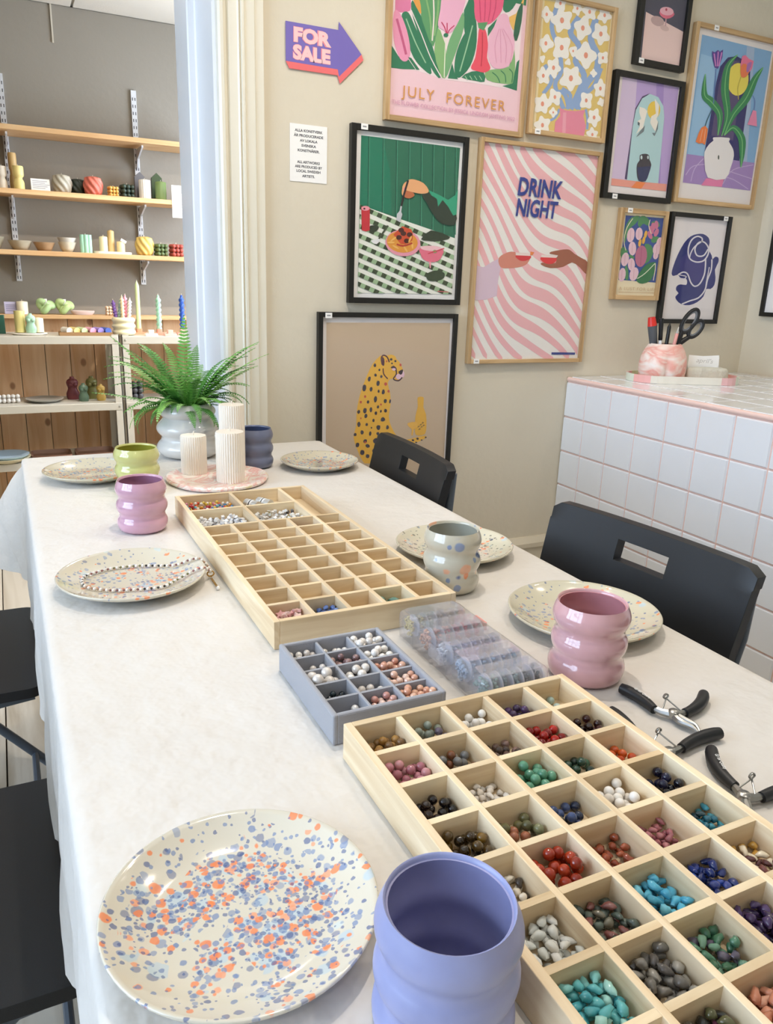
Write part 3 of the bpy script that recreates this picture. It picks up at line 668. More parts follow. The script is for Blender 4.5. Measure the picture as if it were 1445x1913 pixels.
# (row from the far end, column from the left): (label, colours, count, radius, chip?)
def B(*c, **k): return c
GEMS = {
 (0, 0): ('round tan brown tiger eye bead, far left cell of the near tray', ('a5793a', '8d6a3c', 'b48a4c', '7a5c3a'), 15, .0043, 0),
 (0, 1): ('round grey green fluorite bead in the far row of the near tray', ('8f9c93', '7d8a84', '6d6277', 'a9b5a8'), 14, .0043, 0),
 (0, 2): ('round white howlite bead in the far row of the near tray', ('eeedea', 'e6e4e0', 'f3f2ef'), 17, .0043, 0),
 (0, 3): ('round purple amethyst bead in the far row of the near tray', ('4b3560', '5d4274', '3c2b4d'), 13, .0043, 0),
 (0, 4): ('round pale aqua bead in the far right cell of the near tray', ('a9c2bd', 'b7cdc9'), 6, .0043, 0),
 (1, 0): ('round dusty rose rhodonite bead in the second row of the near tray', ('bf7f8c', 'a96a78', 'c98f96'), 15, .0046, 0),
 (1, 1): ('round olive, grey and amber mixed bead in the second row of the near tray', ('6e6336', '8a8278', 'a8742e', '7c4b30', '77797c'), 12, .0045, 0),
 (1, 2): ('round brown and black mottled bead in the second row of the near tray', ('4a3c38', '8d7068', '2b2626', '6d564e'), 12, .0043, 0),
 (1, 3): ('round glossy deep red bead in the second row of the near tray', ('9c1510', 'b32016', '7d0f0d'), 15, .0047, 0),
 (1, 4): ('round blackish red garnet bead in the right column of the near tray', ('2d0f12', '3b1216', '231013'), 16, .0043, 0),
 (2, 0): ('round near-black brown bead in the third row of the near tray', ('1d1416', '2a1c1c', '171315'), 15, .0044, 0),
 (2, 1): ('clear crystal quartz chip in the third row of the near tray', ('f6efe6', 'efe6da', 'fbf7f1'), 26, .0046, 2),
 (2, 2): ('round pale green aventurine bead in the third row of the near tray', ('5f9c80', '74ab91', '4f8b70'), 17, .0048, 0),
 (2, 3): ('round dark moss green bead in the third row of the near tray', ('2c4a3c', '3e6450', '20362d'), 10, .0045, 0),
 (2, 4): ('round orange carnelian bead in the right column of the near tray', ('b8420f', 'c9561c'), 7, .0045, 0),
 (3, 0): ('round dark tiger eye bead with golden bands in the left column', ('3a2a14', '55401c', '7a5a1e', '2a1e10'), 18, .0045, 0),
 (3, 1): ('round unakite bead in moss green and salmon', ('6d6a44', 'a8694e', '57583a', '7d7f5c'), 14, .0045, 0),
 (3, 2): ('round blue sodalite bead in the fourth row of the near tray', ('3a4f80', '4a5f92', '2a3552', '5c5a50'), 13, .0043, 0),
 (3, 3): ('round white mother-of-pearl bead in the fourth row of the near tray', ('f1ece4', 'f7f3ee', 'e8e1d8'), 17, .0046, 0),
 (3, 4): ('round midnight blue bead in the right column of the near tray', ('14152e', '1d2040', '10101c'), 14, .0046, 0),
 (4, 0): ('white chip with black dalmatian spots in the left column', ('e5dccb', 'efe8da', '3a3330', 'ded4c2'), 26, .0048, 1),
 (4, 1): ('round brick red jasper bead in the fifth row of the near tray', ('9c2f16', 'ac3a1c', '8a2812'), 17, .0049, 0),
 (4, 2): ('rust brown tumbled stone in the fifth row of the near tray', ('8f4630', 'a25236', '7b3a28'), 20, .0051, 1),
 (4, 3): ('translucent pink strawberry quartz chip in the fifth row', ('a8646c', 'b87880', '955560'), 24, .0047, 1),
 (4, 4): ('teal blue apatite chip in the right column of the near tray', ('1f6d86', '2f8aa0', '144a5c', '3f9ab4'), 19, .0049, 1),
 (5, 0): ('milky white moonstone chip beside the lavender cup', ('f0f1ea', 'f6f7f2', 'e6ebe6'), 26, .0056, 2),
 (5, 1): ('grey green moss agate chip in the sixth row of the near tray', ('5a665e', '4a5750', '6d6a5c', '7d4c48', '3f4b46'), 26, .0054, 1),
 (5, 2): ('bright sky blue turquoise chip in the sixth row of the near tray', ('58b4d2', '74c4dc', '48a4c6'), 24, .0056, 1),
 (5, 3): ('royal blue lapis chip in the sixth row of the near tray', ('1f3a8c', '2a4aa4', '182c6c'), 22, .0056, 1),
 (5, 4): ('mookaite chip in mustard, cream or maroon at the right edge', ('5c3236', 'd0a04a', 'e8dcc4', '73403f'), 22, .0051, 1),
 (6, 0): ('pale turquoise amazonite chip in the seventh row of the near tray', ('62b8bc', '86ccca', '4aa4b0', 'a8dcd4'), 30, .0056, 1),
 (6, 1): ('grey labradorite chip in the seventh row of the near tray', ('7d7a74', '67645f', '99958c', '54504e'), 26, .0058, 1),
 (6, 2): ('green fluorite chip in the seventh row of the near tray', ('4d7f66', '6c9680', '3a6a50', '5a5468'), 24, .0054, 1),
 (6, 3): ('dark purple amethyst chip in the seventh row of the near tray', ('42305c', '553f72', '35284a'), 26, .0055, 1),
 (7, 0): ('pale blue grey chip in the cell at the bottom edge', ('8f9cb2', 'a8b4c6', '76839a'), 14, .0052, 1),
 (7, 1): ('tourmaline chip in olive, pink and smoke', ('5a5a3c', '8f4a6c', '3c3c38', '7d7c3e', '6a6258'), 30, .0055, 1),
 (7, 2): ('peach pink sunstone chip in the eighth row of the near tray', ('d8987c', 'e4ae94', 'c78468'), 28, .0058, 1),
}
STONES = [('tiger_eye', 'fluorite', 'howlite', 'amethyst', 'aquamarine'), ('rhodonite', 'mixed_stone', 'mottled_stone', 'red_agate', 'garnet'), ('bronzite', 'quartz', 'aventurine', 'moss_agate', 'carnelian'), ('dark_tiger_eye', 'unakite', 'sodalite', 'shell', 'goldstone'),
 ('dalmatian', 'jasper', 'rust_stone', 'strawberry_quartz', 'apatite'), ('moonstone', 'moss_agate', 'turquoise', 'lapis', 'mookaite'), ('amazonite', 'labradorite', 'green_fluorite', 'amethyst', ''), ('blue_lace', 'tourmaline', 'sunstone', '', '')]
rb = random.Random(21)
for (r, c), (lb, cols, n, rad, kind) in GEMS.items():
    rad *= .84 if kind else 1.06
    x0 = T2[0] + cx0(c); x1 = x0 + CW; y1 = T2[1] + cy1(r); y0 = y1 - CL; z0 = TZ + .0126
    stone = STONES[r][c]
    cen = (x0 + CW * .56, y0 + CL * .60)
    P = pile(x0, x1, y0, y1, z0, int(n * (1.55 if kind else 1.35)), rad * (.92 if kind else 1), rb, cen, .20, .78 if kind else 1.0)
    for i, (x, y, z) in enumerate(P):
        col = cols[rb.randrange(len(cols))]
        m = bead_mat('gem_%s_%d' % (col, kind), col, .1 if kind != 2 else .06, .3 if kind == 0 and len(cols) > 3 else .14, .2 if kind == 2 else 0)
        if kind: o = put(stone + '_chip', chip_me(m, rad, rb.randrange(6)), None, (x, y, z), (rb.uniform(-.35, .35), rb.uniform(-.35, .35), rb.uniform(0, 6.28)))
        else: o = put(stone + '_bead', sphere_me(m, rad), None, (x, y, z), (rb.uniform(0, 3), rb.uniform(0, 3), 0))
        tag(o, lb, 'bead', 'beads: ' + lb.split(' in ')[0].split(',')[0])

# --- far tray contents
def cell1(r, c, nr=1, nc=1):
    x0 = T1[0] + cx0(c); y1 = T1[1] + cy1(r)
    return x0, x0 + nc * CW + (nc - 1) * DT, y1 - nr * CL - (nr - 1) * DT, y1
def seed_beads(label, cell, n, r, cols, cube, seed):
    rn = random.Random(seed); x0, x1, y0, y1 = cell; b = MB(); mats = [bead_mat('seed_' + c, c, .25) for c in cols]
    for i in range(n):
        x = rn.uniform(x0 + r * 1.3, x1 - r * 1.3); y = rn.uniform(y0 + r * 1.3, y1 - r * 1.3); z = TZ + .0126 + r + rn.random() ** 1.5 * r * 3.2
        b.cur = rn.randrange(len(mats)); st = len(b.v)
        if cube: b.box(-r * .8, r * .8, -r * .8, r * .8, -r * .8, r * .8); b.xf(Matrix.Translation((x, y, z)) @ Matrix.Rotation(rn.uniform(0, 6), 4, (rn.random(), rn.random(), 1)), st)
        else: b.ball((x, y, z), r, 7, 5)
    o = b.build('seed_beads', mats, None, smooth=not cube); stuff(o); tag(o, label, 'beads'); return o
seed_beads('multicoloured smiley beads in the far left compartment', cell1(0, 0, 2, 2), 190, .0034, ('d8552c', 'e7a33a', 'f2efe6', '3f7fae', 'c8384a', '79b9c9', 'e8c94c', 'd98aa6'), False, 1)
seed_beads('white cubes with letters in the left compartment', cell1(2, 0, 2, 2), 260, .0034, ('f4f4f4', 'ecebea', 'f8f8f8', 'f2f2f4', 'e6e6e8', 'f6f6f6', 'f0f0f0', 'eaeaec', '6a6b72'), True, 2)
seed_beads('white letter cubes in the middle compartment behind the red beads', cell1(2, 2, 2, 2), 200, .0034, ('f2f2f0', 'e9e7e2', 'f7f6f4', 'eeeeee', 'f4f2ee', 'e6e4de', '5b5b60', 'a99a70'), True, 3)
M_silver = mat('silver_foil', 'd6d6d4', .28, metal=.6)
for i, (dx, dy) in enumerate(((.030, .052), (.057, .056))):
    x0, x1, y0, y1 = cell1(0, 2, 2, 2)
    t = thing('thread_spool', ('silver spool with a black label, left of the pair', 'silver spool with a black label, right of the pair')[i], 'spool', (x0 + dx, y0 + dy, TZ + .0126 + .0105), 0, 'thread spools')
    t.rotation_euler = (pi / 2, 0, .5)
    MB().lathe([(0, -.017), (.0105, -.017), (.0105, .017), (0, .017)], 20).build('roll', M_silver, t)
    MB().lathe([(.0106, -.006), (.0107, -.006), (.0107, .004), (.0106, .004)], 20).build('label_band', mat('label_white', 'f0f0ee', .5), t)
    MB().lathe([(.0108, -.003), (.01085, -.003), (.01085, -.0005), (.0108, -.0005)], 20).build('print', mat('label_black', '202022', .5), t)
def drop_in(cell, lb, cols, n, rad, kind, group, cen=None, rn=random.Random(5)):
    x0, x1, y0, y1 = cell
    for (x, y, z) in pile(x0, x1, y0, y1, TZ + .0126, n, rad, rn, cen, .25, .75 if kind else 1):
        col = cols[rn.randrange(len(cols))]; m = bead_mat('gem_%s_%d' % (col, kind), col, .15)
        o = put('chip_bead' if kind else 'round_bead', chip_me(m, rad, rn.randrange(6)) if kind else sphere_me(m, rad), None, (x, y, z), (rn.uniform(-.3, .3), 0, rn.uniform(0, 6)))
        tag(o, lb, 'bead', group)
drop_in(cell1(4, 3), 'round ruby and plum glass bead in the far tray', ('7d1420', '96202c', '4a2240', '5c1a1e'), 16, .0042, 0, 'ruby beads in the far tray')
drop_in(cell1(4, 4), 'dark smoky bead in the far tray beside the ruby beads', ('4a4440', '6d665c'), 5, .0038, 0, 'smoky beads in the far tray')
drop_in(cell1(11, 1), 'slate blue chip in the near row of the far tray', ('5a78b8', '6f8fcc', '4a66a4'), 34, .0050, 1, 'blue chips in the far tray')
drop_in(cell1(11, 3), 'flat green stone in the near row of the far tray', ('6d9484', '5f8878'), 7, .0085, 1, 'green stones in the far tray')
ST = {}
def star_me(m, R):
    out = [((R if i % 2 == 0 else R * .5) * cos(pi * i / 5), (R if i % 2 == 0 else R * .5) * sin(pi * i / 5)) for i in range(10)]
    return MB().prism(out, -R * .22, R * .22).mesh('star_bead', m, False)
sm = [star_me(bead_mat('star_' + c, c, .2), .0075) for c in ('e8b9b4', 'f0d0ca', 'e0a5a4')]
x0, x1, y0, y1 = cell1(11, 0); rs = random.Random(9)
for i, (x, y, z) in enumerate(pile(x0, x1, y0, y1, TZ + .0126, 24, .0066, rs, None, .3, .5)):
    o = put('star_bead', sm[i % 3], None, (x, y, z + .002), (rs.uniform(-.45, .45), rs.uniform(-.45, .45), rs.uniform(0, 6)))
    tag(o, 'pink star-shaped bead in the near left cell of the far tray', 'bead', 'pink stars in the far tray')

# --- grey velvet pearl tray
M_vel = mat('grey_velvet', '9b9ca3', .9, bump=.15, bscale=900, sheen=.5)
GX0, GX1, GY0, GY1, GH = .2712, .4072, .6545, .8345, .036
t = thing('pearl_tray', 'grey velvet tray of pearls between the two wooden trays', 'tray', (GX0, GY0, TZ + .0003))
gw, gl = GX1 - GX0, GY1 - GY0; gt, gd = .0065, .0036
for a in ((0, gt, 0, gl), (gw - gt, gw, 0, gl)): MB().box(a[0], a[1], a[2], a[3], 0, GH).build('side_panel', M_vel, t, smooth=False, bevel=.0022)
for y0 in (0, gl - gt): MB().box(gt * .7, gw - gt * .7, y0, y0 + gt, 0, GH - .0002).build('end_panel', M_vel, t, smooth=False, bevel=.0022)
MB().box(gt, gw - gt, gt, gl - gt, .001, .013).build('base_board', M_vel, t, smooth=False)
gcw = (gw - 2 * gt - 2 * gd) / 3; gcl = (gl - 2 * gt - 4 * gd) / 5
for i in (1, 2): MB().box(gt + i * (gcw + gd) - gd, gt + i * (gcw + gd), gt, gl - gt, .013, GH - .003).build('long_divider', M_vel, t, smooth=False, bevel=.0012)
me = MB().box(0, gcw, 0, gd, .013, GH - .0034).mesh('cross_divider', M_vel, False)
for j in range(1, 5):
    for i in range(3): put('cross_divider', me, t, (gt + i * (gcw + gd), gl - gt - j * (gcl + gd), 0))
def pearl_mat(c): return mat('pearl_' + c, c, .18, coat=.8, metal=.12, var=.08, vscale=120)
WH = ('efe9e2', 'f4efe8', 'e4dcd4'); PE = ('dba38c', 'e4b49c', 'd2967e'); MV = ('9c7c78', 'b89690', '86686a')
PEARLS = {(0, 0): ('small white pearl in the far left cell of the grey tray', WH, 10, .0040), (0, 1): ('oval white pearl in the far middle cell of the grey tray', WH, 9, .0042), (0, 2): ('large white pearl in the far right cell of the grey tray', WH, 14, .0046),
 (1, 0): ('small white pearl in the second row, left cell of the grey tray', WH, 6, .0040), (1, 1): ('mauve pearl in the grey tray', MV, 15, .0040), (1, 2): ('ivory pearl in the second row, right cell of the grey tray', WH, 14, .0046),
 (2, 0): ('big baroque white pearl in the grey tray', WH, 6, .0062), (2, 1): ('white pearl in the centre cell of the grey tray', WH, 7, .0052), (2, 2): ('peach pearl in the third row of the grey tray', PE, 17, .0041),
 (3, 0): ('peacock teal pearl in the grey tray', ('1f3036', '2c4850', '141c20'), 9, .0036), (3, 1): ('white pearl in the fourth row of the grey tray', WH, 6, .0045), (3, 2): ('pale peach pearl in the fourth row of the grey tray', ('e4bca8', 'dca890', 'efd0c0'), 17, .0041),
 (4, 0): ('single white pearl in the near left cell of the grey tray', WH, 1, .0042), (4, 1): ('rosy pearl in the near middle cell of the grey tray', ('d8aa9c', 'c9948a', 'e8c8bc'), 13, .0040), (4, 2): ('apricot pearl in the near right cell of the grey tray', ('dea488', 'e8b89c', 'cf9070'), 18, .0041)}
rp = random.Random(33)
for (r, c), (lb, cols, n, rad) in PEARLS.items():
    rad *= 1.1
    x0 = GX0 + gt + c * (gcw + gd); y1 = GY0 + gl - gt - r * (gcl + gd)
    for (x, y, z) in pile(x0, x0 + gcw, y1 - gcl, y1, TZ + .0136, int(n * 1.25 + .4) if n > 1 else 1, rad, rp):
        m = pearl_mat(cols[rp.randrange(3)])
        o = put('pearl', sphere_me(m, rad), None, (x, y, z), (0, 0, rp.uniform(0, 6)))
        tag(o, lb, 'pearl', 'pearls: ' + lb)

# --- clear plastic case with little bead jars
M_clear = thin_glass('clear_plastic', 'fdfdff', .05, 1.3, .10, 'f8f8ff'); M_jar = thin_glass('jar_plastic', 'fcfdff', .08, 1.0, .05, 'f4f6fa')
KX0, KX1, KY0, KY1, KH = .4530, .5475, .6480, .8720, .038
t = thing('clear_case', 'clear plastic organiser case with rows of small bead jars', 'case', ((KX0 + KX1) / 2, (KY0 + KY1) / 2, TZ + .0003))
kw, kl = KX1 - KX0, KY1 - KY0
def shell(out_fn, zs, top, bottom):
    b = MB(); n = None; rings = []
    for (inset, z) in zs:
        out = rrect(-kw / 2 + inset, kw / 2 - inset, -kl / 2 + inset, kl / 2 - inset, max(.003, .012 - inset)); n = len(out)
        rings.append([len(b.v) + i for i in range(n)]); b.v += [(x, y, z) for x, y in out]
    for a, c in zip(rings, rings[1:]):
        for i in range(n): b.f.append((a[i], a[(i + 1) % n], c[(i + 1) % n], c[i])); b.mi.append(0)
    if bottom: b.f.append(tuple(rings[0])); b.mi.append(0)
    if top: b.f.append(tuple(rings[-1])); b.mi.append(0)
    return b
shell(None, [(.004, .0), (.001, .003), (.0005, .020)], False, True).build('body', M_clear, t, angle=50)
shell(None, [(.0, .0205), (.0, .033), (.002, .0365), (.005, .038)], True, False).build('lid', M_clear, t, angle=50)
rowl = kl / 5
for j in range(5):
    yc = -kl / 2 + rowl * (j + .5); b = MB()
    b.prism(rrect(-kw / 2 + .008, kw / 2 - .008, yc - rowl * .36, yc + rowl * .36, .006), .0383, .0398)
    b.build('lid_panel', M_clear, t, angle=50)
for j in range(1, 5): MB().box(-kw / 2 + .002, kw / 2 - .002, -kl / 2 + rowl * j - .0005, -kl / 2 + rowl * j + .0005, .004, .034).build('partition', M_clear, t, smooth=False)
MB().box(kw / 2 - .001, kw / 2 + .004, .035, .062, .022, .034).build('latch', mat('pink_latch', 'f09a94', .35), t, smooth=False, bevel=.001)
MB().box(-kw / 2 - .003, -kw / 2 + .001, -.015, .015, .015, .030).build('hinge', M_clear, t, smooth=False)
JR = .0150; jb = MB().lathe([(.0, -.0055), (JR, -.0055), (JR, .004), (JR * .97, .0045), (0, .0045)], 22).mesh('jar', M_jar); jl = MB().lathe([(0, .0048), (JR * 1.03, .0048), (JR * 1.03, .0068), (0, .0072)], 22).mesh('lid', thin_glass('jar_lid_plastic', 'fdfdff', .1, 1.2, .38, 'f6f8ff'))
def jar_beads(c, seed):
    rn = random.Random(seed); b = MB()
    for i in range(44):
        a = rn.uniform(0, 6.28); q = JR * .84 * sqrt(rn.random()); b.ball((q * cos(a), q * sin(a), rn.uniform(-.0025, .0015)), .0023, 6, 4)
    return b.mesh('seed_beads', bead_mat('jar_' + c, c, .2))
JC = [('7d9a92', '8fb0a6', '6f8f92', '86a8ac', '5c6f78', '4a5660'), ('9fb4cc', 'a8bcd4', '8fb4d8', '7fb0dc', '6fa0cc', '8cc0e0'), ('d4d6dc', 'c6cce0', 'b0b6d8', 'a4acd4', 'c8c4d8', 'b8c4e4'), ('d8a080', 'e09c90', 'd87f88', 'cc6f88', 'd06478', 'c85c78'), ('d8c47c', 'dcd4a0', 'e0dccc', 'd4c8bc', 'dcd8d4', 'd0d0cc')]
JN = ('teal', 'light blue', 'lavender', 'pink', 'pale cream'); JP = ('nearest row', 'second row from the front', 'middle row', 'fourth row from the front', 'farthest row')
for j in range(5):
    for i in range(6):
        x = (KX0 + KX1) / 2 - kw / 2 + .0105 + i * .0147; y = KY0 + rowl * (j + .5)
        jt = thing('bead_jar', 'small clear jar of %s beads, %s of the plastic case' % (JN[j], JP[j]), 'jar', (x, y, TZ + .0205), 0, 'bead jars, ' + JP[j])
        jt.rotation_euler = (0, pi / 2, 0)
        put('jar', jb, jt); put('lid', jl, jt); stuff(put('seed_beads', jar_beads(JC[j][i], j * 10 + i), jt))

# --- necklace on the plate
NP = [(.2655, 1.1674, .7640), (.2530, 1.1590, .7736), (.2416, 1.1630, .7705), (.2281, 1.1640, .7645), (.2102, 1.1558, .7605), (.1914, 1.1395, .7600), (.1728, 1.1357, .7597), (.1436, 1.1413, .7595), (.115, 1.1488, .7595), (.0969, 1.1601, .7596), (.0812, 1.173, .7598), (.0746, 1.1938, .7604), (.0794, 1.218, .7606), (.0919, 1.2302, .7600), (.1164, 1.2424, .7596), (.143, 1.2447, .7596), (.1718, 1.2397, .7596), (.1999, 1.2289, .7597), (.2221, 1.2152, .7632), (.2406, 1.2097, .7705), (.2565, 1.2030, .7735), (.2660, 1.1900, .7650), (.2672, 1.1740, .7600)]
def catmull(P, n=6):
    out = []
    for i in range(len(P) - 1):
        p0, p1, p2, p3 = (Vector(P[max(i - 1, 0)]), Vector(P[i]), Vector(P[i + 1]), Vector(P[min(i + 2, len(P) - 1)]))
        for k in range(n):
            t = k / n; out.append(.5 * ((2 * p1) + (p2 - p0) * t + (2 * p0 - 5 * p1 + 4 * p2 - p3) * t * t + (3 * p1 - p0 - 3 * p2 + p3) * t ** 3))
    out.append(Vector(P[-1])); return out
def resample(P, d):
    out = [P[0]]; acc = 0
    for a, b in zip(P, P[1:]):
        L = (b - a).length; s = d - acc
        while s <= L: out.append(a + (b - a) * (s / L)); s += d
        acc = (acc + L) % d if L + acc >= d else acc + L
    return out
np_ = catmull(NP, 8); o0 = Vector((.148, 1.186, TZ + .0055))
t = thing('bead_necklace', 'necklace of white pearls and dark beads lying on the plate', 'necklace', o0)
MB().tube([p - o0 for p in np_], .0005, 5).build('thread', mat('thread', 'd8d0c0', .7), t)
wp = MB().ball((0, 0, 0), .0029, 12, 8).mesh('bead', pearl_mat('efe9e2')); dk = [MB().ball((0, 0, 0), .0020, 10, 7).mesh('bead', bead_mat('neck_' + c, c)) for c in ('9c6a6a', '7d7a4e', '2a2622', '8a5a56', 'b08a70', '232a26')]
for i, p in enumerate(resample(np_, .0050)):
    if i % 2 == 0: put('bead', wp, t, p - o0)
    else: put('bead', dk[(i // 9) % 6], t, p - o0)
M_gold = mat('gold_metal', 'c9a050', .25, metal=.9)
e0 = Vector((.2668, 1.170, .7575)) - o0
MB().tube([e0 + Vector((.0055 * cos(a), .0008, .0045 * sin(a))) for a in [2 * pi * k / 14 for k in range(14)]], .0011, 6, closed=True).build('clasp', M_gold, t)
ch = [Vector((.2655, 1.163 - .0048 * k, .7532 if k else .756)) - o0 for k in range(9)]
b = MB()
for k, c in enumerate(ch): b.tube([c + Vector((.0014 * cos(a), .0026 * sin(a), .0004 * (k % 2))) for a in [2 * pi * q / 8 for q in range(8)]], .0006, 5, closed=True)
b.build('extender_chain', M_gold, t)
MB().ball((0, 0, 0), .0034, 12, 8).build('pendant_pearl', pearl_mat('f4efe8'), t, Vector((.2655, 1.1165, TZ + .0037)) - o0)

# --- pliers
M_grip = mat('black_grip', '191b1e', .45); M_steel = mat('brushed_steel', 'a9a9a6', .28, metal=.95); M_ink = mat('white_ink', 'e8e8e6', .6)
def pliers(label, piv, h1, h2, tip, word=True):
    """h1/h2: (end, start) of each grip on the table, tip: end of the jaws"""
    t = thing('pliers', label, 'pliers', (piv[0], piv[1], TZ + .0003), 0, 'small black-handled pliers')
    z = .0075; pv = Vector((piv[0], piv[1], 0))
    for k, (end, start, bow) in enumerate((h1, h2)):
        a = Vector((*start, 0)) - pv; c = Vector((*end, 0)) - pv; d = c - a; nrm = Vector((-d.y, d.x, 0)).normalized()
        pts = [a + d * s + nrm * bow * 4 * s * (1 - s) + Vector((0, 0, z)) for s in [i / 10 for i in range(11)]]
        MB().tube([pts[0] * .995 + pts[1] * .005] + pts[1:] + [pts[-1] + (pts[-1] - pts[-2]) * .25], [.0053, .0056, .0060, .0063, .0066, .0068, .0069, .0070, .0070, .0069, .0062, .0030], 14).build('grip', M_grip, t)
        q = Vector((0, 0, z)); mid = q * .45 + (pts[0] + (q - pts[0]) * .4) * .55
        MB().tube([pts[1], pts[0] + (q - pts[0]) * .35, q + (q - pts[0]) * .10], [.0034, .0044, .0052], 8).build('arm', M_steel, t)
        if word and k == 0:
            p4, p7 = pts[3], pts[7]; dr = (p4 - p7).normalized(); ang = math.atan2(dr.y, dr.x)
            if abs(ang) > pi / 2 and False: ang += pi
            text('Gr for Quality', .0055, M_ink, 'lettering', t, (p7.x, p7.y, z + .0075), (0, 0, ang), 'LEFT', .026, .0001)
    tp = Vector((*tip, 0)) - pv; side = Vector((-tp.y, tp.x, 0)).normalized()
    for s in (-1, 1):
        pts = [Vector((0, 0, z)), tp * .35 + side * s * .0035 + Vector((0, 0, z)), tp * .7 + side * (s * .0028 + .003) + Vector((0, 0, z)), tp + side * (s * .0010) + Vector((0, 0, z * .8))]
        MB().tube(catmull(pts, 4), [.0052 - .0040 * i / 12 for i in range(13)], 8).build('jaw', M_steel, t)
    MB().lathe([(0, -.001), (.0062, -.001), (.0062, .0062), (.0045, .0075), (0, .0078)], 20, (0, 0, z - .001)).build('pivot', M_steel, t)
    g1 = (Vector((*h1[1], 0)) - pv) * .6; g2 = (Vector((*h2[1], 0)) - pv) * .6; ap = (g1 + g2) * .5 + (g1 + g2).normalized() * .012
    sp = [g1 + Vector((0, 0, z + .004)), ap + Vector((0, 0, z + .012))] + [ap + Vector((.003 * cos(a), .001 * a / 6, z + .014 + .003 * sin(a))) for a in [k * .6 for k in range(20)]] + [g2 + Vector((0, 0, z + .004))]
    MB().tube(sp, .0009, 6).build('spring', M_steel, t)
pliers('open black pliers with curved jaws beside the pink cup', (.647, .551), ((.6335, .622), (.6345, .568), -.004), ((.717, .572), (.662, .549), -.005), (.648, .514))
pliers('black pliers half hidden behind the near wooden tray', (.584, .4955), ((.667, .503), (.604, .498), .004), ((.5855, .586), (.570, .522), -.004), (.560, .464), False)
pliers('black pliers at the right edge with printed handle', (.596, .412), ((.632, .483), (.603, .428), .006), ((.672, .398), (.613, .406), .003), (.566, .385))

# ================================================================== TILED COUNTER
KCX, KCY1, KCY0, KCZ = 1.872, WALL_Y - .002, -.6, .9025
TP, TG = .1305, .005
M_tile = mat('white_tile', 'e9ecf1', .12, coat=.5, bump=.03, bscale=9, var=.03, vscale=6); M_grout = mat('pink_grout', 'e6c4b8', .85, bump=.2, bscale=300)
t = thing('tiled_counter', 'white tiled counter with pink grout on the right', 'counter', (KCX, KCY1, 0))
DX = RIGHT_X - KCX
MB().box(.007, DX - .001, KCY0 - KCY1, -.001, 0, KCZ - .006).build('body', M_grout, t, smooth=False)
MB().tube([(.010, KCY0 - KCY1, KCZ - .009), (.010, -.001, KCZ - .009)], .0085, 10).build('edge_strip', mat('pink_edge', 'ecccc2', .5, bump=.15, bscale=60), t)
tiles = {}
def tile_me(w, h, key):
    if key not in tiles:
        q = .003
        b = MB(); b.add([(0, 0, 0), (0, w, 0), (0, w, h), (0, 0, h), (-.005, q, q), (-.005, w - q, q), (-.005, w - q, h - q), (-.005, q, h - q)], [(4, 5, 6, 7), (0, 1, 5, 4), (1, 2, 6, 5), (2, 3, 7, 6), (3, 0, 4, 7)])
        tiles[key] = b.mesh('tile', M_tile, False)
    return tiles[key]
ycuts = [0.0, .113]
while ycuts[-1] + TP < KCY1 - KCY0: ycuts.append(ycuts[-1] + TP)
zt = KCZ - .020
for a, c in zip(ycuts, ycuts[1:]):
    w = c - a - TG; z = zt
    while z > .02:
        h = min(TP, z) - TG; put('tile', tile_me(w, h, (round(w, 4), round(h, 3))), t, (.007, -c + TG, z - h)); z -= TP
def top_me(w, d):
    k = ('t', round(w, 4), round(d, 4))
    if k not in tiles:
        q = .003; b = MB(); b.add([(0, 0, 0), (d, 0, 0), (d, w, 0), (0, w, 0), (q, q, .006), (d - q, q, .006), (d - q, w - q, .006), (q, w - q, .006)], [(4, 5, 6, 7), (0, 1, 5, 4), (1, 2, 6, 5), (2, 3, 7, 6), (3, 0, 4, 7)])
        tiles[k] = b.mesh('tile', M_tile, False)
    return tiles[k]
for a, c in zip(ycuts, ycuts[1:]):
    x = .022
    while x < DX - .03:
        d = min(TP, DX - x - .003) - TG; put('tile', top_me(c - a - TG, d), t, (x, -c + TG, KCZ - .006)); x += TP
# --- things on the counter
def frame2(cx, cy, ux, uy):
    return lambda a, b: (cx + a * ux - b * uy, cy + a * uy + b * ux)
TR = thing('pastel_tray', 'oval pastel tray with pink and mint rim blocks on the counter', 'tray', (2.232, 2.10, KCZ + .0005), math.atan2(-.40, .90))
def stad(L, r, n=14):
    o = []
    for cx, a0 in ((L, -pi / 2), (-L, pi / 2)):
        for i in range(n + 1): a = a0 + pi * i / n; o.append((cx + r * cos(a), r * sin(a)))
    return o
MB().prism(stad(.105, .093), 0, .006).build('base_plate', mat('tray_base', 'efcfc4', .35), TR)
RC = [mat('rim_' + c, c, .35, var=.06, vscale=20) for c in ('eebfc0', 'dfe6d4', 'f0b4ae', 'eee9dc', 'f1c3c8', 'cfd9ae')]
so, si = stad(.105, .098), stad(.105, .091); n = len(so); nb = 10; st = 0
for k in range(nb):
    e = round(n * (k + 1) / nb); b = MB()
    idx = [i % n for i in range(st, e + 1)]
    for i, j in zip(idx, idx[1:]):
        P = [so[i], so[j], si[j], si[i]]; b.prism(P, 0, .026)
    b.build('rim_block', RC[k % 6], TR, smooth=True, angle=30); st = e
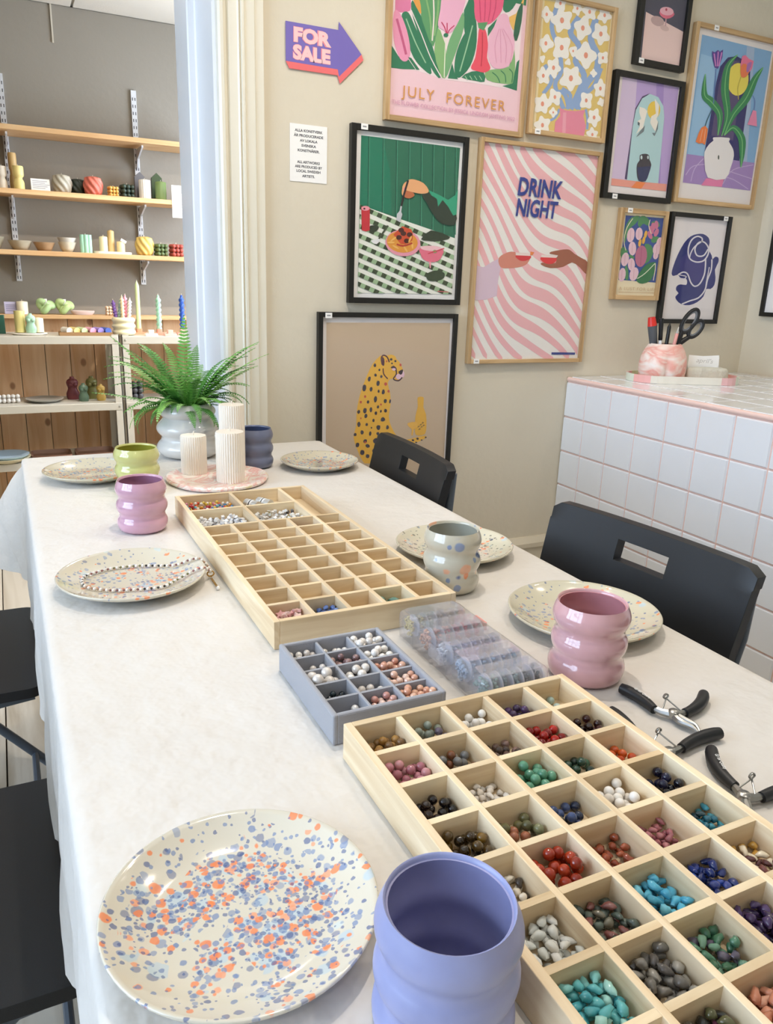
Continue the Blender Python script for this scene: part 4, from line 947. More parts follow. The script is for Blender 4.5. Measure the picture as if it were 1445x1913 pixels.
# peach pen pot, body shaped
def pot_fn(t_, z, r):
    c = math.exp(-((t_ - 1.5 * pi) / .16) ** 2); low = max(0, 1 - z / .095)
    c2 = math.exp(-((t_ - .5 * pi) / .16) ** 2)
    return 1 + .10 * abs(cos(t_)) ** 2 - (.20 * c + .14 * c2) * low ** .6 - .05 * (1 - abs(cos(t_)))
POT = thing('pen_pot', 'peach and white marbled body-shaped pen pot on the pastel tray', 'pot', (2.165, 2.135, KCZ + .007), math.atan2(-.5, .86))
pf = [(0, 0), (.068, 0), (.073, .004), (.076, .03), (.077, .055), (.073, .08), (.064, .105), (.054, .122), (.050, .127), (.046, .127), (.045, .12), (.05, .08), (.05, .02), (0, .015)]
MB().lathe(pf, 64, fn=pot_fn).build('body', marble('peach_marble', ['f4ece6', 'f1d5ca', 'eaa79a', 'f3e3da'], 9, .45, 1.2, (1, 1, 2.2)), POT, angle=80)
def stick(name, label, cat, p0, p1, segs, group=None):
    """a pen-like thing from p0 to p1; segs: (part, from, to, radius0, radius1, material)"""
    a = Vector(p0); d = Vector(p1) - a; o = thing(name, label, cat, p0, 0, group)
    for nm, f, g, r0, r1, m in segs: MB().tube([d * f, d * (f + (g - f) * .02), d * (f + (g - f) * .98), d * g], [r0 * .9, r0, r1, r1 * .8], 12).build(nm, m, o)
    return o
pz = KCZ + .024; px, py = 2.165, 2.135; U = Vector((.896, -.444, 0)); V = Vector((.444, .896, 0))
def PP(a, b, z): return tuple(Vector((px, py, KCZ)) + U * a + V * b + Vector((0, 0, z)))
stick('cutter_knife', 'cutter with red end and grey and blue grip in the pen pot', 'cutter', PP(-.022, 0, .03), PP(-.062, 0, .225), [('blade_guard', 0, .45, .008, .012, mat('navy_plastic', '27306c', .4)), ('grip', .45, .85, .014, .017, mat('grey_rubber', '55595e', .6)), ('end_cap', .84, 1, .017, .013, mat('red_plastic', 'd8342c', .35))])
stick('ballpoint_pen', 'white pen with black clip in the pen pot', 'pen', PP(-.012, .0, .03), PP(-.026, .0, .222), [('barrel', 0, .62, .0065, .0065, mat('white_plastic', 'eeeef0', .3)), ('cap', .60, 1, .0078, .0085, M_black)], 'pens in the pot')
stick('ballpoint_pen', 'black pen with silver clip in the pen pot', 'pen', PP(.004, .01, .03), PP(.010, .01, .205), [('barrel', 0, .95, .0068, .0068, M_black), ('tip', .95, 1, .005, .002, M_black), ('clip', .6, .9, .003, .003, M_silver)], 'pens in the pot')
stick('ballpoint_pen', 'pink pen in the pen pot beside the scissors', 'pen', PP(.014, -.012, .03), PP(.036, -.012, .195), [('barrel', 0, .86, .0062, .0062, mat('pink_plastic', 'e9a49c', .35)), ('tip', .86, 1, .005, .0015, M_silver)], 'pens in the pot')
S = thing('scissors', 'black-handled scissors with grey insides in the pen pot', 'scissors', PP(.016, .016, .03))
o0 = Vector(PP(.016, .016, .03))
def rel(a, b, z): return Vector(PP(a, b, z)) - o0
MB().tube([rel(.010, .012, .025), rel(.040, .016, .12)], [.002, .006], 8).build('blade', M_steel, S)
for (cx, cz, rx, rz, ro, nm) in ((.082, .215, .021, .046, .50, 0), (.108, .188, .018, .034, .62, 1)):
    ring = []
    for k in range(24):
        a = 2 * pi * k / 24; ax, az = rx * cos(a), rz * sin(a); ring.append(rel(cx + ax * cos(ro) + az * sin(ro), .016, cz - ax * sin(ro) + az * cos(ro)))
    MB().tube(ring, .0068, 8, closed=True).build('handle_ring', M_grip, S)
    r2 = [(p - rel(cx, .016, cz)) * .80 + rel(cx, .016, cz) for p in ring]
    MB().tube(r2, .0048, 8, closed=True).build('ring_lining', mat('grey_lining', '6d7074', .6), S)
MB().tube([rel(.040, .016, .118), rel(.052, .016, .145), rel(.060, .016, .178)], [.009, .010, .008], 10).build('shank', M_grip, S)
MB().tube([rel(.040, .018, .118), rel(.062, .018, .140), rel(.090, .018, .160)], [.009, .010, .008], 10).build('shank', M_grip, S)
HX, HY = 2.315, 2.075
hold = thing('card_holder', 'rough pale stone card holder on the pastel tray', 'holder', (HX, HY, KCZ + .007), math.atan2(-.444, .896))
def stone_fn(t_, z, r): return 1 + .04 * sin(3 * t_ + z * 90) + .03 * sin(7 * t_ + 40 * z)
for sy in (-.022, .022):
    b = MB(); b.lathe([(0, 0), (.074, 0), (.078, .01), (.076, .035), (.070, .046), (.05, .048), (0, .047)], 40, (0, sy, 0), sy=.21, fn=stone_fn); b.build('slab', mat('pale_stone', 'd6d3c3', .8, bump=.5, bscale=55, var=.12, vscale=18), hold, angle=70)
M_card = mat('card_white', 'f6f5f2', .6)
for k, (dx, dy, tz, a, lb) in enumerate(((-.012, -.004, .03, .05, 'white business card with grey script, front of the pair in the stone holder'), (.004, .004, .034, -.08, 'white business card behind the front card in the stone holder'))):
    c = thing('business_card', lb, 'card', (HX + dx * .896, HY - dx * .444 + dy, KCZ + .008), math.atan2(-.444, .896), 'business cards')
    M_ = Matrix.Rotation(-.12, 4, 'X') @ Matrix.Rotation(a, 4, 'Y')
    b = MB().box(-.056, .056, -.0006, .0006, .004, .085); b.xf(M_); b.build('card', M_card, c, smooth=False)
    if k == 0:
        tx = text("april's", .022, mat('grey_ink', 'b9b6b2', .6), 'lettering', c, (0, -.0085, .062), (pi / 2 - .12, a, 0), 'CENTER', .062, 0, .25)


# flat print of the posters: (layer, ink, smoothing, outline in mm from the lower left corner of the frame)
FRAME_RECT = {'drink': (1.4255,1.919,0.9578,1.6677),'spag': (0.979,1.382,1.1513,1.6608),'cheetah': (0.8805,1.3786,0.4116,1.1227),'july': (1.0855,1.5824,1.6803,2.3879),'flowers': (1.603,1.9202,1.6963,2.1017),'coupe': (2.0129,2.2396,1.9539,2.3077),'arch': (1.9385,2.2557,1.5257,1.9265),'tulip': (2.2728,2.6907,1.5349,2.1188),'lust': (2.0289,2.2568,1.1834,1.4994),'head': (2.2717,2.5854,1.0998,1.5017)}
ART = {
'drink': [
(0,'f3efea',0,[12,701.3,486.2,698.5,476.5,10.1,3.5,15.6]),
(1,'f2b9be',-1,[431.7,698.9,449.8,698.8,468,698.7,486.1,687.9,485.6,651.8,467.5,667.6,449.6,682.7,431.7,696.7]),
(1,'f2b9be',-1,[290.9,699.7,308.2,699.6,325.5,699.5,342.9,699.4,360.5,699.3,378.1,697,395.8,688,413.5,678,431.3,667.2,449.2,655.7,467.2,643.4,485.3,630.1,484.7,590.9,466.6,604.2,448.7,616.8,430.8,628.9,413,640.4,395.3,651.4,377.7,661.5,360.1,670.7,342.7,678.9,325.3,686.1,308.1,692.7,290.9,699.3]),
(1,'f2b9be',-1,[206.1,700.2,222.9,700.1,239.7,697.3,256.6,688.5,273.5,680.8,290.6,673.7,307.7,666.7,325,659.4,342.3,651.7,359.8,643.6,377.3,635.2,394.9,626.6,412.7,617.7,430.5,608.3,448.4,598.3,466.4,587,484.5,574.1,484,539.1,465.9,550.9,447.9,561.2,430,570.4,412.1,579.1,394.4,587.6,376.8,596.1,359.3,604.6,341.8,613,324.5,621.3,307.3,629.4,290.1,637.4,273.1,645.7,256.1,654.6,239.3,664.9,222.6,677.1,206,691.6]),
(1,'f2b9be',-1,[156.4,700.5,172.8,697,189.2,680.5,205.7,666.3,222.3,654,239,643.1,255.9,633.1,272.8,623.8,289.8,614.8,307,606,324.2,597.5,341.5,589.5,359,581.9,376.5,574.7,394.2,567.7,411.9,560.5,429.7,552.5,447.6,542.9,465.6,531.2,483.7,516.7,483.3,488.9,465.2,502.3,447.2,512.7,429.3,520.9,411.5,527.6,393.7,533.5,376.1,539.2,358.5,545.3,341.1,551.9,323.7,559.2,306.5,567.2,289.4,575.6,272.3,584.6,255.4,594.2,238.6,604.6,221.8,616.2,205.2,629.4,188.8,644.8,172.4,662.5,156.2,682.8]),
(1,'f2b9be',-1,[107.4,700.8,123.6,697.9,139.7,677,155.9,658,172.1,640.7,188.5,625.1,205,610.8,221.6,597.5,238.3,585,255.1,573.3,272,562.2,289.1,552.1,306.2,543,323.4,535.1,340.8,528.4,358.2,522.7,375.8,517.4,393.4,512,411.2,505.6,429,497.4,446.9,486.5,464.8,472.4,482.8,454.9,482.4,430.5,464.5,448,446.5,461.8,428.6,472.1,410.8,479.6,393.1,485,375.4,489.3,357.8,493.2,340.4,497.6,323,502.9,305.8,509.5,288.6,517.3,271.6,526.2,254.7,536.2,237.9,547.2,221.2,559,204.5,571.9,188,586,171.7,601.8,155.4,619.4,139.2,639.1,123.2,660.9,107.2,684.4]),
(1,'f2b9be',-1,[59.3,701.1,75.3,701,91.1,681.2,106.9,659.6,122.9,639,139,619.6,155.2,601.4,171.4,584,187.8,567.5,204.3,551.6,220.9,536.5,237.6,522.4,254.3,509.4,271.2,498.1,288.3,488.5,305.4,480.9,322.6,475.1,340,470.6,357.5,466.8,375.1,462.8,392.7,457.5,410.4,450.1,428.2,439.7,446,426,463.9,408.6,481.8,387.9,481.4,359.4,463.5,381.3,445.7,399.8,427.9,414.4,410.1,425.4,392.4,433.1,374.7,438.4,357.2,442.3,339.7,445.6,322.3,449.4,305.1,454.4,287.9,460.9,270.9,469.3,254,479.4,237.2,491,220.5,503.8,203.9,517.7,187.4,532.3,171,547.8,154.7,564.2,138.5,581.8,122.5,600.7,106.5,621,90.6,642.7,74.9,665.4,59.2,688.6]),
(1,'f2b9be',-1,[12,701.3,27.7,701.2,43.3,684.6,58.9,663.5,74.6,642.4,90.4,621.7,106.2,601.4,122.2,581.6,138.3,562.1,154.5,542.8,170.7,523.9,187.1,505.4,203.5,487.8,220.1,471.4,236.8,456.8,253.5,444.4,270.5,434.5,287.5,427.2,304.7,422.1,321.9,418.5,339.3,415.7,356.8,412.5,374.3,407.8,391.9,400.8,409.6,390.7,427.3,377.1,445.1,360.1,462.9,340,480.8,317.5,480.3,280.5,462.4,304.6,444.7,326.3,426.9,344.9,409.2,360,391.6,371.6,374,379.9,356.4,385.7,339,389.8,321.6,393.4,304.3,397.4,287.2,402.7,270.2,410,253.2,419.6,236.4,431.5,219.8,445.4,203.2,460.9,186.7,477.5,170.4,494.8,154.1,512.5,137.9,530.4,121.8,548.7,105.8,567.3,89.9,586.5,74.1,606.3,58.4,626.5,42.8,647.1,27.3,667.4,11.8,686.8]),
(1,'f2b9be',-1,[11.5,661.3,27,642.6,42.5,623.3,58.1,603.8,73.9,584,89.7,563.9,105.5,543.4,121.5,522.5,137.6,501.2,153.7,479.9,169.9,458.9,186.3,438.9,202.7,420.6,219.3,404.6,235.9,391.5,252.8,381.4,269.7,374.2,286.8,369.5,304,366.4,321.2,363.9,338.6,360.9,356.1,356.3,373.6,349.3,391.1,339.2,408.8,325.9,426.4,309.5,444.2,290.5,462,269.3,479.8,246.9,479.2,204.5,461.4,227.5,443.6,249.4,425.9,269.5,408.2,287,390.6,301.6,373.1,313.1,355.6,321.6,338.2,327.7,320.8,332.2,303.6,336.2,286.4,340.6,269.4,346.6,252.4,354.8,235.6,365.8,219,379.6,202.4,396,186,414.5,169.6,434.4,153.4,455.1,137.3,475.9,121.2,496.4,105.2,516.4,89.3,535.8,73.5,554.7,57.8,573.3,42.1,591.6,26.6,609.6,11.1,627.2]),
(1,'f2b9be',-1,[10.8,600.3,26.2,583,41.8,564.9,57.4,545.9,73.2,525.8,88.9,504.5,104.8,482.2,120.7,458.9,136.8,435.4,152.9,412.3,169.1,390.3,185.4,370.5,201.9,353.5,218.5,339.7,235.2,329.3,252,322.1,269,317.3,286.1,314.1,303.3,311.3,320.5,307.9,337.9,302.9,355.3,295.5,372.7,285.5,390.3,272.6,407.8,257.1,425.5,239.6,443.2,220.3,461,200,478.9,179.1,478.3,139.1,460.4,159.1,442.6,178.7,424.9,197.5,407.3,214.9,389.7,230.4,372.2,243.5,354.7,254.1,337.3,262.2,320,268.2,302.8,272.8,285.6,276.8,268.6,281.5,251.6,287.8,234.8,296.6,218.1,308.5,201.5,323.7,185.1,342.2,168.8,363.3,152.6,386.2,136.5,410.3,120.4,434.4,104.5,458,88.6,480.5,72.9,501.6,57.1,521.3,41.5,539.7,25.9,556.9,10.4,573.2]),
(1,'f2b9be',-1,[10,542.2,25.5,525.4,41.1,507,56.7,486.8,72.4,464.7,88.2,440.9,104,415.9,119.9,390.6,135.9,365.7,152,342.3,168.3,321.4,184.6,303.5,201.1,289.2,217.7,278.5,234.5,270.7,251.3,265.4,268.3,261.4,285.4,257.7,302.5,253.3,319.8,247.5,337.1,239.6,354.4,229.6,371.8,217.4,389.3,203.2,406.9,187.6,424.5,170.6,442.3,152.8,460.1,134.1,478,114.5,477.5,82.2,459.6,100.4,441.8,117.7,424,134.1,406.4,149.7,388.8,164.2,371.3,177.2,353.9,188.6,336.5,197.9,319.2,205.3,302,210.9,284.8,215.4,267.8,219.4,250.8,224,234,230.2,217.2,239,200.6,251,184.2,266.8,167.8,286.2,151.6,308.7,135.5,333.8,119.5,360.2,103.7,387.1,87.8,413.5,72.1,438.4,56.4,461.5,40.8,482.5,25.2,501.4,9.7,518.4]),
(1,'f2b9be',-1,[9.3,484.9,24.8,466.9,40.4,446.4,56,423.5,71.6,398.5,87.3,372.2,103.1,345.4,119.1,319.4,135.1,295.1,151.2,273.4,167.5,255.1,183.8,240.2,200.4,228.7,217,220.1,233.8,213.5,250.6,208.1,267.6,202.9,284.6,197.1,301.7,190.2,318.9,181.8,336.2,171.9,353.5,160.7,370.9,148.2,388.4,134.7,406,120.3,423.7,105,441.4,88.5,459.2,70.6,477.1,50.9,476.7,24.1,458.8,43.4,441,60.6,423.3,76.1,405.6,90.3,388,103.4,370.5,115.5,353.1,126.5,335.7,136.3,318.4,144.8,301.2,151.8,284.1,157.5,267.1,162.2,250.1,166.5,233.2,171.3,216.5,177.6,199.8,186.1,183.3,197.8,166.9,213.2,150.7,232.4,134.6,255.1,118.6,280.7,102.7,308.2,86.9,336.5,71.2,364.5,55.6,391.1,40,415.6,24.5,437.7,9,457]),
(1,'f2b9be',-1,[8.6,425.1,24,404.3,39.6,380.7,55.1,354.9,70.7,327.7,86.5,300.3,102.3,273.7,118.2,248.9,134.2,226.9,150.4,208,166.7,192.5,183.1,179.9,199.6,169.9,216.3,161.5,233,154.1,249.9,146.9,266.8,139.4,283.8,131.3,300.9,122.5,318,112.9,335.3,102.8,352.6,92.3,370.1,81.2,387.6,69.4,405.1,56.5,422.8,42.1,440.5,25.6,440.3,10.5,422.4,15.4,404.8,30.1,387.2,42.9,369.7,54.3,352.3,64.8,334.9,74.6,317.7,83.6,300.5,91.9,283.4,99.4,266.4,106,249.4,112,232.6,117.7,215.8,123.7,199.2,130.8,182.6,139.7,166.2,151.3,149.9,166.2,133.7,184.6,117.7,206.6,101.8,231.5,86,258.6,70.3,286.8,54.6,314.9,39.1,341.9,23.6,366.8,8.1,389]),
(1,'f2b9be',-1,[7.8,360.3,23.2,336.3,38.7,310.2,54.2,282.8,69.9,255.2,85.6,228.6,101.4,203.9,117.4,181.7,133.5,162.4,149.7,145.9,166,131.9,182.4,119.9,198.9,109.2,215.5,99.3,232.2,89.8,249,80.5,265.9,71.2,282.9,62,300,53,317.2,44.3,334.4,35.8,351.8,27,369.2,17.7,369.1,11.3,351.6,11.5,334.1,11.7,316.8,17.8,299.7,26.6,282.6,35.3,265.6,44.1,248.7,52.6,231.9,61.1,215.2,69.4,198.5,78,182,87.2,165.6,97.8,149.2,110.4,133,125.5,116.9,143.5,101,164.6,85.1,188.4,69.4,214.3,53.7,241.3,38.2,268.6,22.7,294.8,7.3,319]),
(1,'f2b9be',-1,[6.9,290.4,22.3,264.5,37.8,237.4,53.4,210.4,69,184.3,84.8,160,100.6,137.7,116.6,117.8,132.7,100.1,148.9,84.2,165.2,69.8,181.6,56.4,198.1,43.8,214.7,31.9,231.4,20.7,231.3,12.9,214.5,13.1,197.8,17.2,181.3,29.5,164.9,42.4,148.6,56,132.4,70.9,116.2,87.5,100.2,106.1,84.4,127,68.6,150,52.9,174.8,37.3,200.5,21.9,226.4,6.4,251.3]),
(1,'f2b9be',-1,[6,217.9,21.4,191.9,36.9,166,52.5,140.8,68.2,117,84,94.7,99.9,74,115.8,54.7,131.9,36.6,148.1,19.4,148.1,13.9,131.7,14.1,115.5,28.3,99.5,47.5,83.6,67.8,67.9,89.5,52.2,112.5,36.6,136.7,21.1,161.5,5.6,186.2]),
(1,'f2b9be',-1,[5.2,146.2,20.6,121.8,36.1,97.9,51.7,74.6,67.4,52.2,83.2,30.4,83,14.6,67.1,24.9,51.4,48,35.8,71.6,20.3,95.7,4.8,119.9]),
(1,'f2b9be',-1,[4.3,77.8,19.8,55.1,35.3,32.4,35.1,15.2,19.4,25.3,4,49.3]),
(2,'ddc4d6',0,[10.9,323.2,44.2,317.1,78.4,336.1,103.2,347.4,113.5,318.9,106.8,276.9,106.1,226.4,63,212.9,8.5,209.7]),
(2,'d98a78',3,[103,349.4,140.1,369.6,168.9,370,175.2,358.7,207.8,351.7,231.4,356.9,220.2,335.4,194.6,323.9,152.8,318.2,113.4,319.7]),
(3,'d9373f',2,[170.8,360.6,233.7,361.2,224.3,348.2,198,343,178.8,349.7]),
(3,'f0ded8',0,[168.9,370,233.8,370.4,233.7,361.2,170.8,360.6]),
(4,'ef8b4a',0,[229.5,375.7,245.8,373.5,238.8,363.5,229.7,363.1]),
(2,'a3614a',2,[487.4,306.2,449.1,331.2,412.6,347.2,375,330.6,319.7,324.3,280,334.3,284.7,341.3,339.9,342.2,340.7,359.4,348,368.2,314.3,371,316.3,378.3,367.9,388.3,396,388.7,420.4,375.6,456.6,362,481.4,349.9]),
(3,'e2343c',2,[274.6,358.7,340.7,359.4,336.9,344.2,312.7,336.9,284.4,344.3]),
(3,'f0ded8',0,[277.4,367.3,339.6,367.9,340.7,359.4,276.2,358.8]),
(4,'2f3f8d',0,[358.9,35.3,466.3,33.6,465.5,25.6,358.7,27.1]),
],
'spag': [
(0,'f4f3f1',0,[13.5,500.4,396.9,500.7,398,7.7,12.7,9.6]),
(1,'2a6f55',0,[34.9,479.4,375.9,477.8,373.8,34.1,33.9,30.3]),
(2,'1f7a5e',0,[34.9,479.4,105.4,479.6,135.4,381.3,143.7,266.6,35.1,285.2]),
(3,'3f8f70',0,[61.1,479.3,63.7,479.3,68.1,203.7,64.7,203.5]),
(3,'1c5644',0,[58.2,479,61.1,479.3,64.7,203.5,61.7,203.4]),
(3,'3f8f70',0,[108.4,479.1,111,479,117,206.3,113.5,206.1]),
(3,'1c5644',0,[105.5,478.8,108.4,479.1,113.5,206.1,110.4,206]),
(3,'3f8f70',0,[153.5,478.8,156.2,478.8,163.5,208.8,160,208.6]),
(3,'1c5644',0,[150.5,478.5,153.5,478.8,160,208.6,156.9,208.5]),
(3,'3f8f70',0,[196.3,478.6,199,478.6,207.6,211.2,204.1,211]),
(3,'1c5644',0,[193.2,478.3,196.3,478.6,204.1,211,200.9,210.8]),
(3,'3f8f70',0,[238.9,478.4,241.7,478.4,251.6,213.5,248,213.3]),
(3,'1c5644',0,[235.8,478.1,238.9,478.4,248,213.3,244.8,213.2]),
(3,'3f8f70',0,[280.3,478.2,283.1,478.1,294.2,215.8,290.6,215.6]),
(3,'1c5644',0,[277.1,477.9,280.3,478.2,290.6,215.6,287.3,215.4]),
(3,'3f8f70',0,[320.2,478,323.1,477.9,335.4,218,331.6,217.8]),
(3,'1c5644',0,[317,477.7,320.2,478,331.6,217.8,328.3,217.6]),
(3,'3f8f70',0,[360.8,477.8,363.6,477.7,377.1,220.2,373.3,220]),
(3,'1c5644',0,[357.5,477.5,360.8,477.8,373.3,220,369.9,219.8]),
(4,'eef0e6',0,[35.1,287.7,155.6,259.2,284.4,230.4,374,209.1,373.8,34.1,33.9,30.3]),
(5,'9dbb93',0,[34.5,288.6,36.9,287.8,34.5,283.1]),
(5,'3d4a33',0,[34.5,283.1,36.9,287.8,51.9,283.3,45.9,271.4,34.5,274.9]),
(5,'9dbb93',0,[51.9,283.3,67,278.7,61,266.8,45.9,271.4]),
(5,'3d4a33',0,[67,278.7,82.3,274.1,76.2,262.2,61,266.8]),
(5,'9dbb93',0,[82.3,274.1,97.6,269.5,91.5,257.5,76.2,262.2]),
(5,'3d4a33',0,[97.6,269.5,113,264.8,106.9,252.8,91.5,257.5]),
(5,'9dbb93',0,[113,264.8,128.5,260.2,122.4,248.1,106.9,252.8]),
(5,'3d4a33',0,[128.5,260.2,144.1,255.4,138,243.3,122.4,248.1]),
(5,'9dbb93',0,[144.1,255.4,159.8,250.7,153.7,238.5,138,243.3]),
(5,'3d4a33',0,[159.8,250.7,175.7,245.9,169.5,233.7,153.7,238.5]),
(5,'9dbb93',0,[175.7,245.9,191.6,241.1,185.5,228.9,169.5,233.7]),
(5,'3d4a33',0,[191.6,241.1,207.7,236.2,201.5,224,185.5,228.9]),
(5,'9dbb93',0,[207.7,236.2,223.8,231.4,217.6,219,201.5,224]),
(5,'3d4a33',0,[223.8,231.4,240.1,226.4,233.9,214.1,217.6,219]),
(5,'9dbb93',0,[240.1,226.4,256.5,221.5,250.2,209.1,233.9,214.1]),
(5,'3d4a33',0,[256.5,221.5,273,216.5,266.7,204.1,250.2,209.1]),
(5,'9dbb93',0,[273,216.5,289.6,211.5,283.3,199,266.7,204.1]),
(5,'3d4a33',0,[289.6,211.5,306.3,206.4,300,193.9,283.3,199]),
(5,'9dbb93',0,[306.3,206.4,323.1,201.4,316.8,188.8,300,193.9]),
(5,'3d4a33',0,[323.1,201.4,340.1,196.2,333.8,183.6,316.8,188.8]),
(5,'9dbb93',0,[340.1,196.2,357.1,191.1,350.8,178.4,333.8,183.6]),
(5,'3d4a33',0,[357.1,191.1,374.3,185.9,368,173.1,350.8,178.4]),
(5,'9dbb93',0,[374.3,185.9,374.5,185.8,374.5,171.2,368,173.1]),
(5,'3d4a33',0,[34.4,261.2,39.9,259.6,34.4,248.8]),
(5,'9dbb93',0,[34.4,248.8,39.9,259.6,55,254.9,48.9,243,34.4,247.5]),
(5,'3d4a33',0,[55,254.9,70.1,250.2,64.1,238.3,48.9,243]),
(5,'9dbb93',0,[70.1,250.2,85.4,245.5,79.3,233.5,64.1,238.3]),
(5,'3d4a33',0,[85.4,245.5,100.8,240.8,94.7,228.8,79.3,233.5]),
(5,'9dbb93',0,[100.8,240.8,116.3,236,110.2,223.9,94.7,228.8]),
(5,'3d4a33',0,[116.3,236,131.9,231.2,125.8,219.1,110.2,223.9]),
(5,'9dbb93',0,[131.9,231.2,147.6,226.4,141.4,214.2,125.8,219.1]),
(5,'3d4a33',0,[147.6,226.4,163.4,221.5,157.2,209.3,141.4,214.2]),
(5,'9dbb93',0,[163.4,221.5,179.3,216.6,173.1,204.4,157.2,209.3]),
(5,'3d4a33',0,[179.3,216.6,195.3,211.7,189.1,199.4,173.1,204.4]),
(5,'9dbb93',0,[195.3,211.7,211.4,206.7,205.2,194.4,189.1,199.4]),
(5,'3d4a33',0,[211.4,206.7,227.7,201.7,221.5,189.3,205.2,194.4]),
(5,'9dbb93',0,[227.7,201.7,244,196.7,237.8,184.2,221.5,189.3]),
(5,'3d4a33',0,[244,196.7,260.5,191.6,254.2,179.1,237.8,184.2]),
(5,'9dbb93',0,[260.5,191.6,277.1,186.5,270.8,174,254.2,179.1]),
(5,'3d4a33',0,[277.1,186.5,293.7,181.3,287.5,168.8,270.8,174]),
(5,'9dbb93',0,[293.7,181.3,310.5,176.2,304.3,163.6,287.5,168.8]),
(5,'3d4a33',0,[310.5,176.2,327.5,170.9,321.2,158.3,304.3,163.6]),
(5,'9dbb93',0,[327.5,170.9,344.5,165.7,338.2,153,321.2,158.3]),
(5,'3d4a33',0,[344.5,165.7,361.7,160.4,355.3,147.7,338.2,153]),
(5,'9dbb93',0,[361.7,160.4,374.4,156.5,374.3,145.8,372.6,142.3,355.3,147.7]),
(5,'3d4a33',0,[374.3,145.8,374.3,141.8,372.6,142.3]),
(5,'9dbb93',0,[34.4,233.7,42.9,231.1,36.8,219.1,34.3,219.9]),
(5,'3d4a33',0,[42.9,231.1,58,226.3,51.9,214.3,36.8,219.1]),
(5,'9dbb93',0,[58,226.3,73.3,221.5,67.2,209.5,51.9,214.3]),
(5,'3d4a33',0,[73.3,221.5,88.6,216.7,82.5,204.6,67.2,209.5]),
(5,'9dbb93',0,[88.6,216.7,104.1,211.8,98,199.7,82.5,204.6]),
(5,'3d4a33',0,[104.1,211.8,119.6,207,113.5,194.8,98,199.7]),
(5,'9dbb93',0,[119.6,207,135.3,202,129.2,189.9,113.5,194.8]),
(5,'3d4a33',0,[135.3,202,151.1,197.1,144.9,184.9,129.2,189.9]),
(5,'9dbb93',0,[151.1,197.1,167,192.1,160.8,179.8,144.9,184.9]),
(5,'3d4a33',0,[167,192.1,182.9,187.1,176.8,174.8,160.8,179.8]),
(5,'9dbb93',0,[182.9,187.1,199,182,192.8,169.7,176.8,174.8]),
(5,'3d4a33',0,[199,182,215.2,176.9,209,164.5,192.8,169.7]),
(5,'9dbb93',0,[215.2,176.9,231.6,171.8,225.3,159.3,209,164.5]),
(5,'3d4a33',0,[231.6,171.8,248,166.6,241.7,154.1,225.3,159.3]),
(5,'9dbb93',0,[248,166.6,264.5,161.4,258.3,148.9,241.7,154.1]),
(5,'3d4a33',0,[264.5,161.4,281.2,156.2,274.9,143.6,258.3,148.9]),
(5,'9dbb93',0,[281.2,156.2,298,150.9,291.7,138.3,274.9,143.6]),
(5,'3d4a33',0,[298,150.9,314.9,145.6,308.5,133,291.7,138.3]),
(5,'9dbb93',0,[314.9,145.6,331.9,140.3,325.5,127.6,308.5,133]),
(5,'3d4a33',0,[331.9,140.3,349,134.9,342.6,122.1,325.5,127.6]),
(5,'9dbb93',0,[349,134.9,366.2,129.5,359.9,116.7,342.6,122.1]),
(5,'3d4a33',0,[366.2,129.5,374.3,127,374.2,112.1,359.9,116.7]),
(5,'3d4a33',0,[34.3,206.1,45.9,202.4,39.8,190.4,34.3,192.1]),
(5,'9dbb93',0,[45.9,202.4,61.1,197.5,55,185.5,39.8,190.4]),
(5,'3d4a33',0,[61.1,197.5,76.4,192.6,70.3,180.5,55,185.5]),
(5,'9dbb93',0,[76.4,192.6,91.8,187.6,85.7,175.5,70.3,180.5]),
(5,'3d4a33',0,[91.8,187.6,107.4,182.7,101.2,170.5,85.7,175.5]),
(5,'9dbb93',0,[107.4,182.7,123,177.7,116.9,165.5,101.2,170.5]),
(5,'3d4a33',0,[123,177.7,138.8,172.6,132.6,160.4,116.9,165.5]),
(5,'9dbb93',0,[138.8,172.6,154.6,167.5,148.4,155.3,132.6,160.4]),
(5,'3d4a33',0,[154.6,167.5,170.6,162.4,164.4,150.1,148.4,155.3]),
(5,'9dbb93',0,[170.6,162.4,186.6,157.3,180.4,144.9,164.4,150.1]),
(5,'3d4a33',0,[186.6,157.3,202.8,152.1,196.6,139.7,180.4,144.9]),
(5,'9dbb93',0,[202.8,152.1,219.1,146.9,212.8,134.4,196.6,139.7]),
(5,'3d4a33',0,[219.1,146.9,235.5,141.6,229.2,129.1,212.8,134.4]),
(5,'9dbb93',0,[235.5,141.6,252,136.4,245.7,123.8,229.2,129.1]),
(5,'3d4a33',0,[252,136.4,268.6,131,262.3,118.4,245.7,123.8]),
(5,'9dbb93',0,[268.6,131,285.4,125.7,279.1,113,262.3,118.4]),
(5,'3d4a33',0,[285.4,125.7,302.2,120.3,295.9,107.6,279.1,113]),
(5,'9dbb93',0,[302.2,120.3,319.2,114.8,312.9,102.1,295.9,107.6]),
(5,'3d4a33',0,[319.2,114.8,336.3,109.4,329.9,96.6,312.9,102.1]),
(5,'9dbb93',0,[336.3,109.4,353.5,103.8,347.1,91,329.9,96.6]),
(5,'3d4a33',0,[353.5,103.8,370.9,98.3,364.5,85.4,347.1,91]),
(5,'9dbb93',0,[370.9,98.3,374.1,97.2,374,82.3,364.5,85.4]),
(5,'9dbb93',0,[34.3,178.2,48.9,173.4,42.8,161.4,34.2,164.2]),
(5,'3d4a33',0,[48.9,173.4,64.2,168.4,58.1,156.3,42.8,161.4]),
(5,'9dbb93',0,[64.2,168.4,79.6,163.4,73.5,151.3,58.1,156.3]),
(5,'3d4a33',0,[79.6,163.4,95.1,158.3,88.9,146.2,73.5,151.3]),
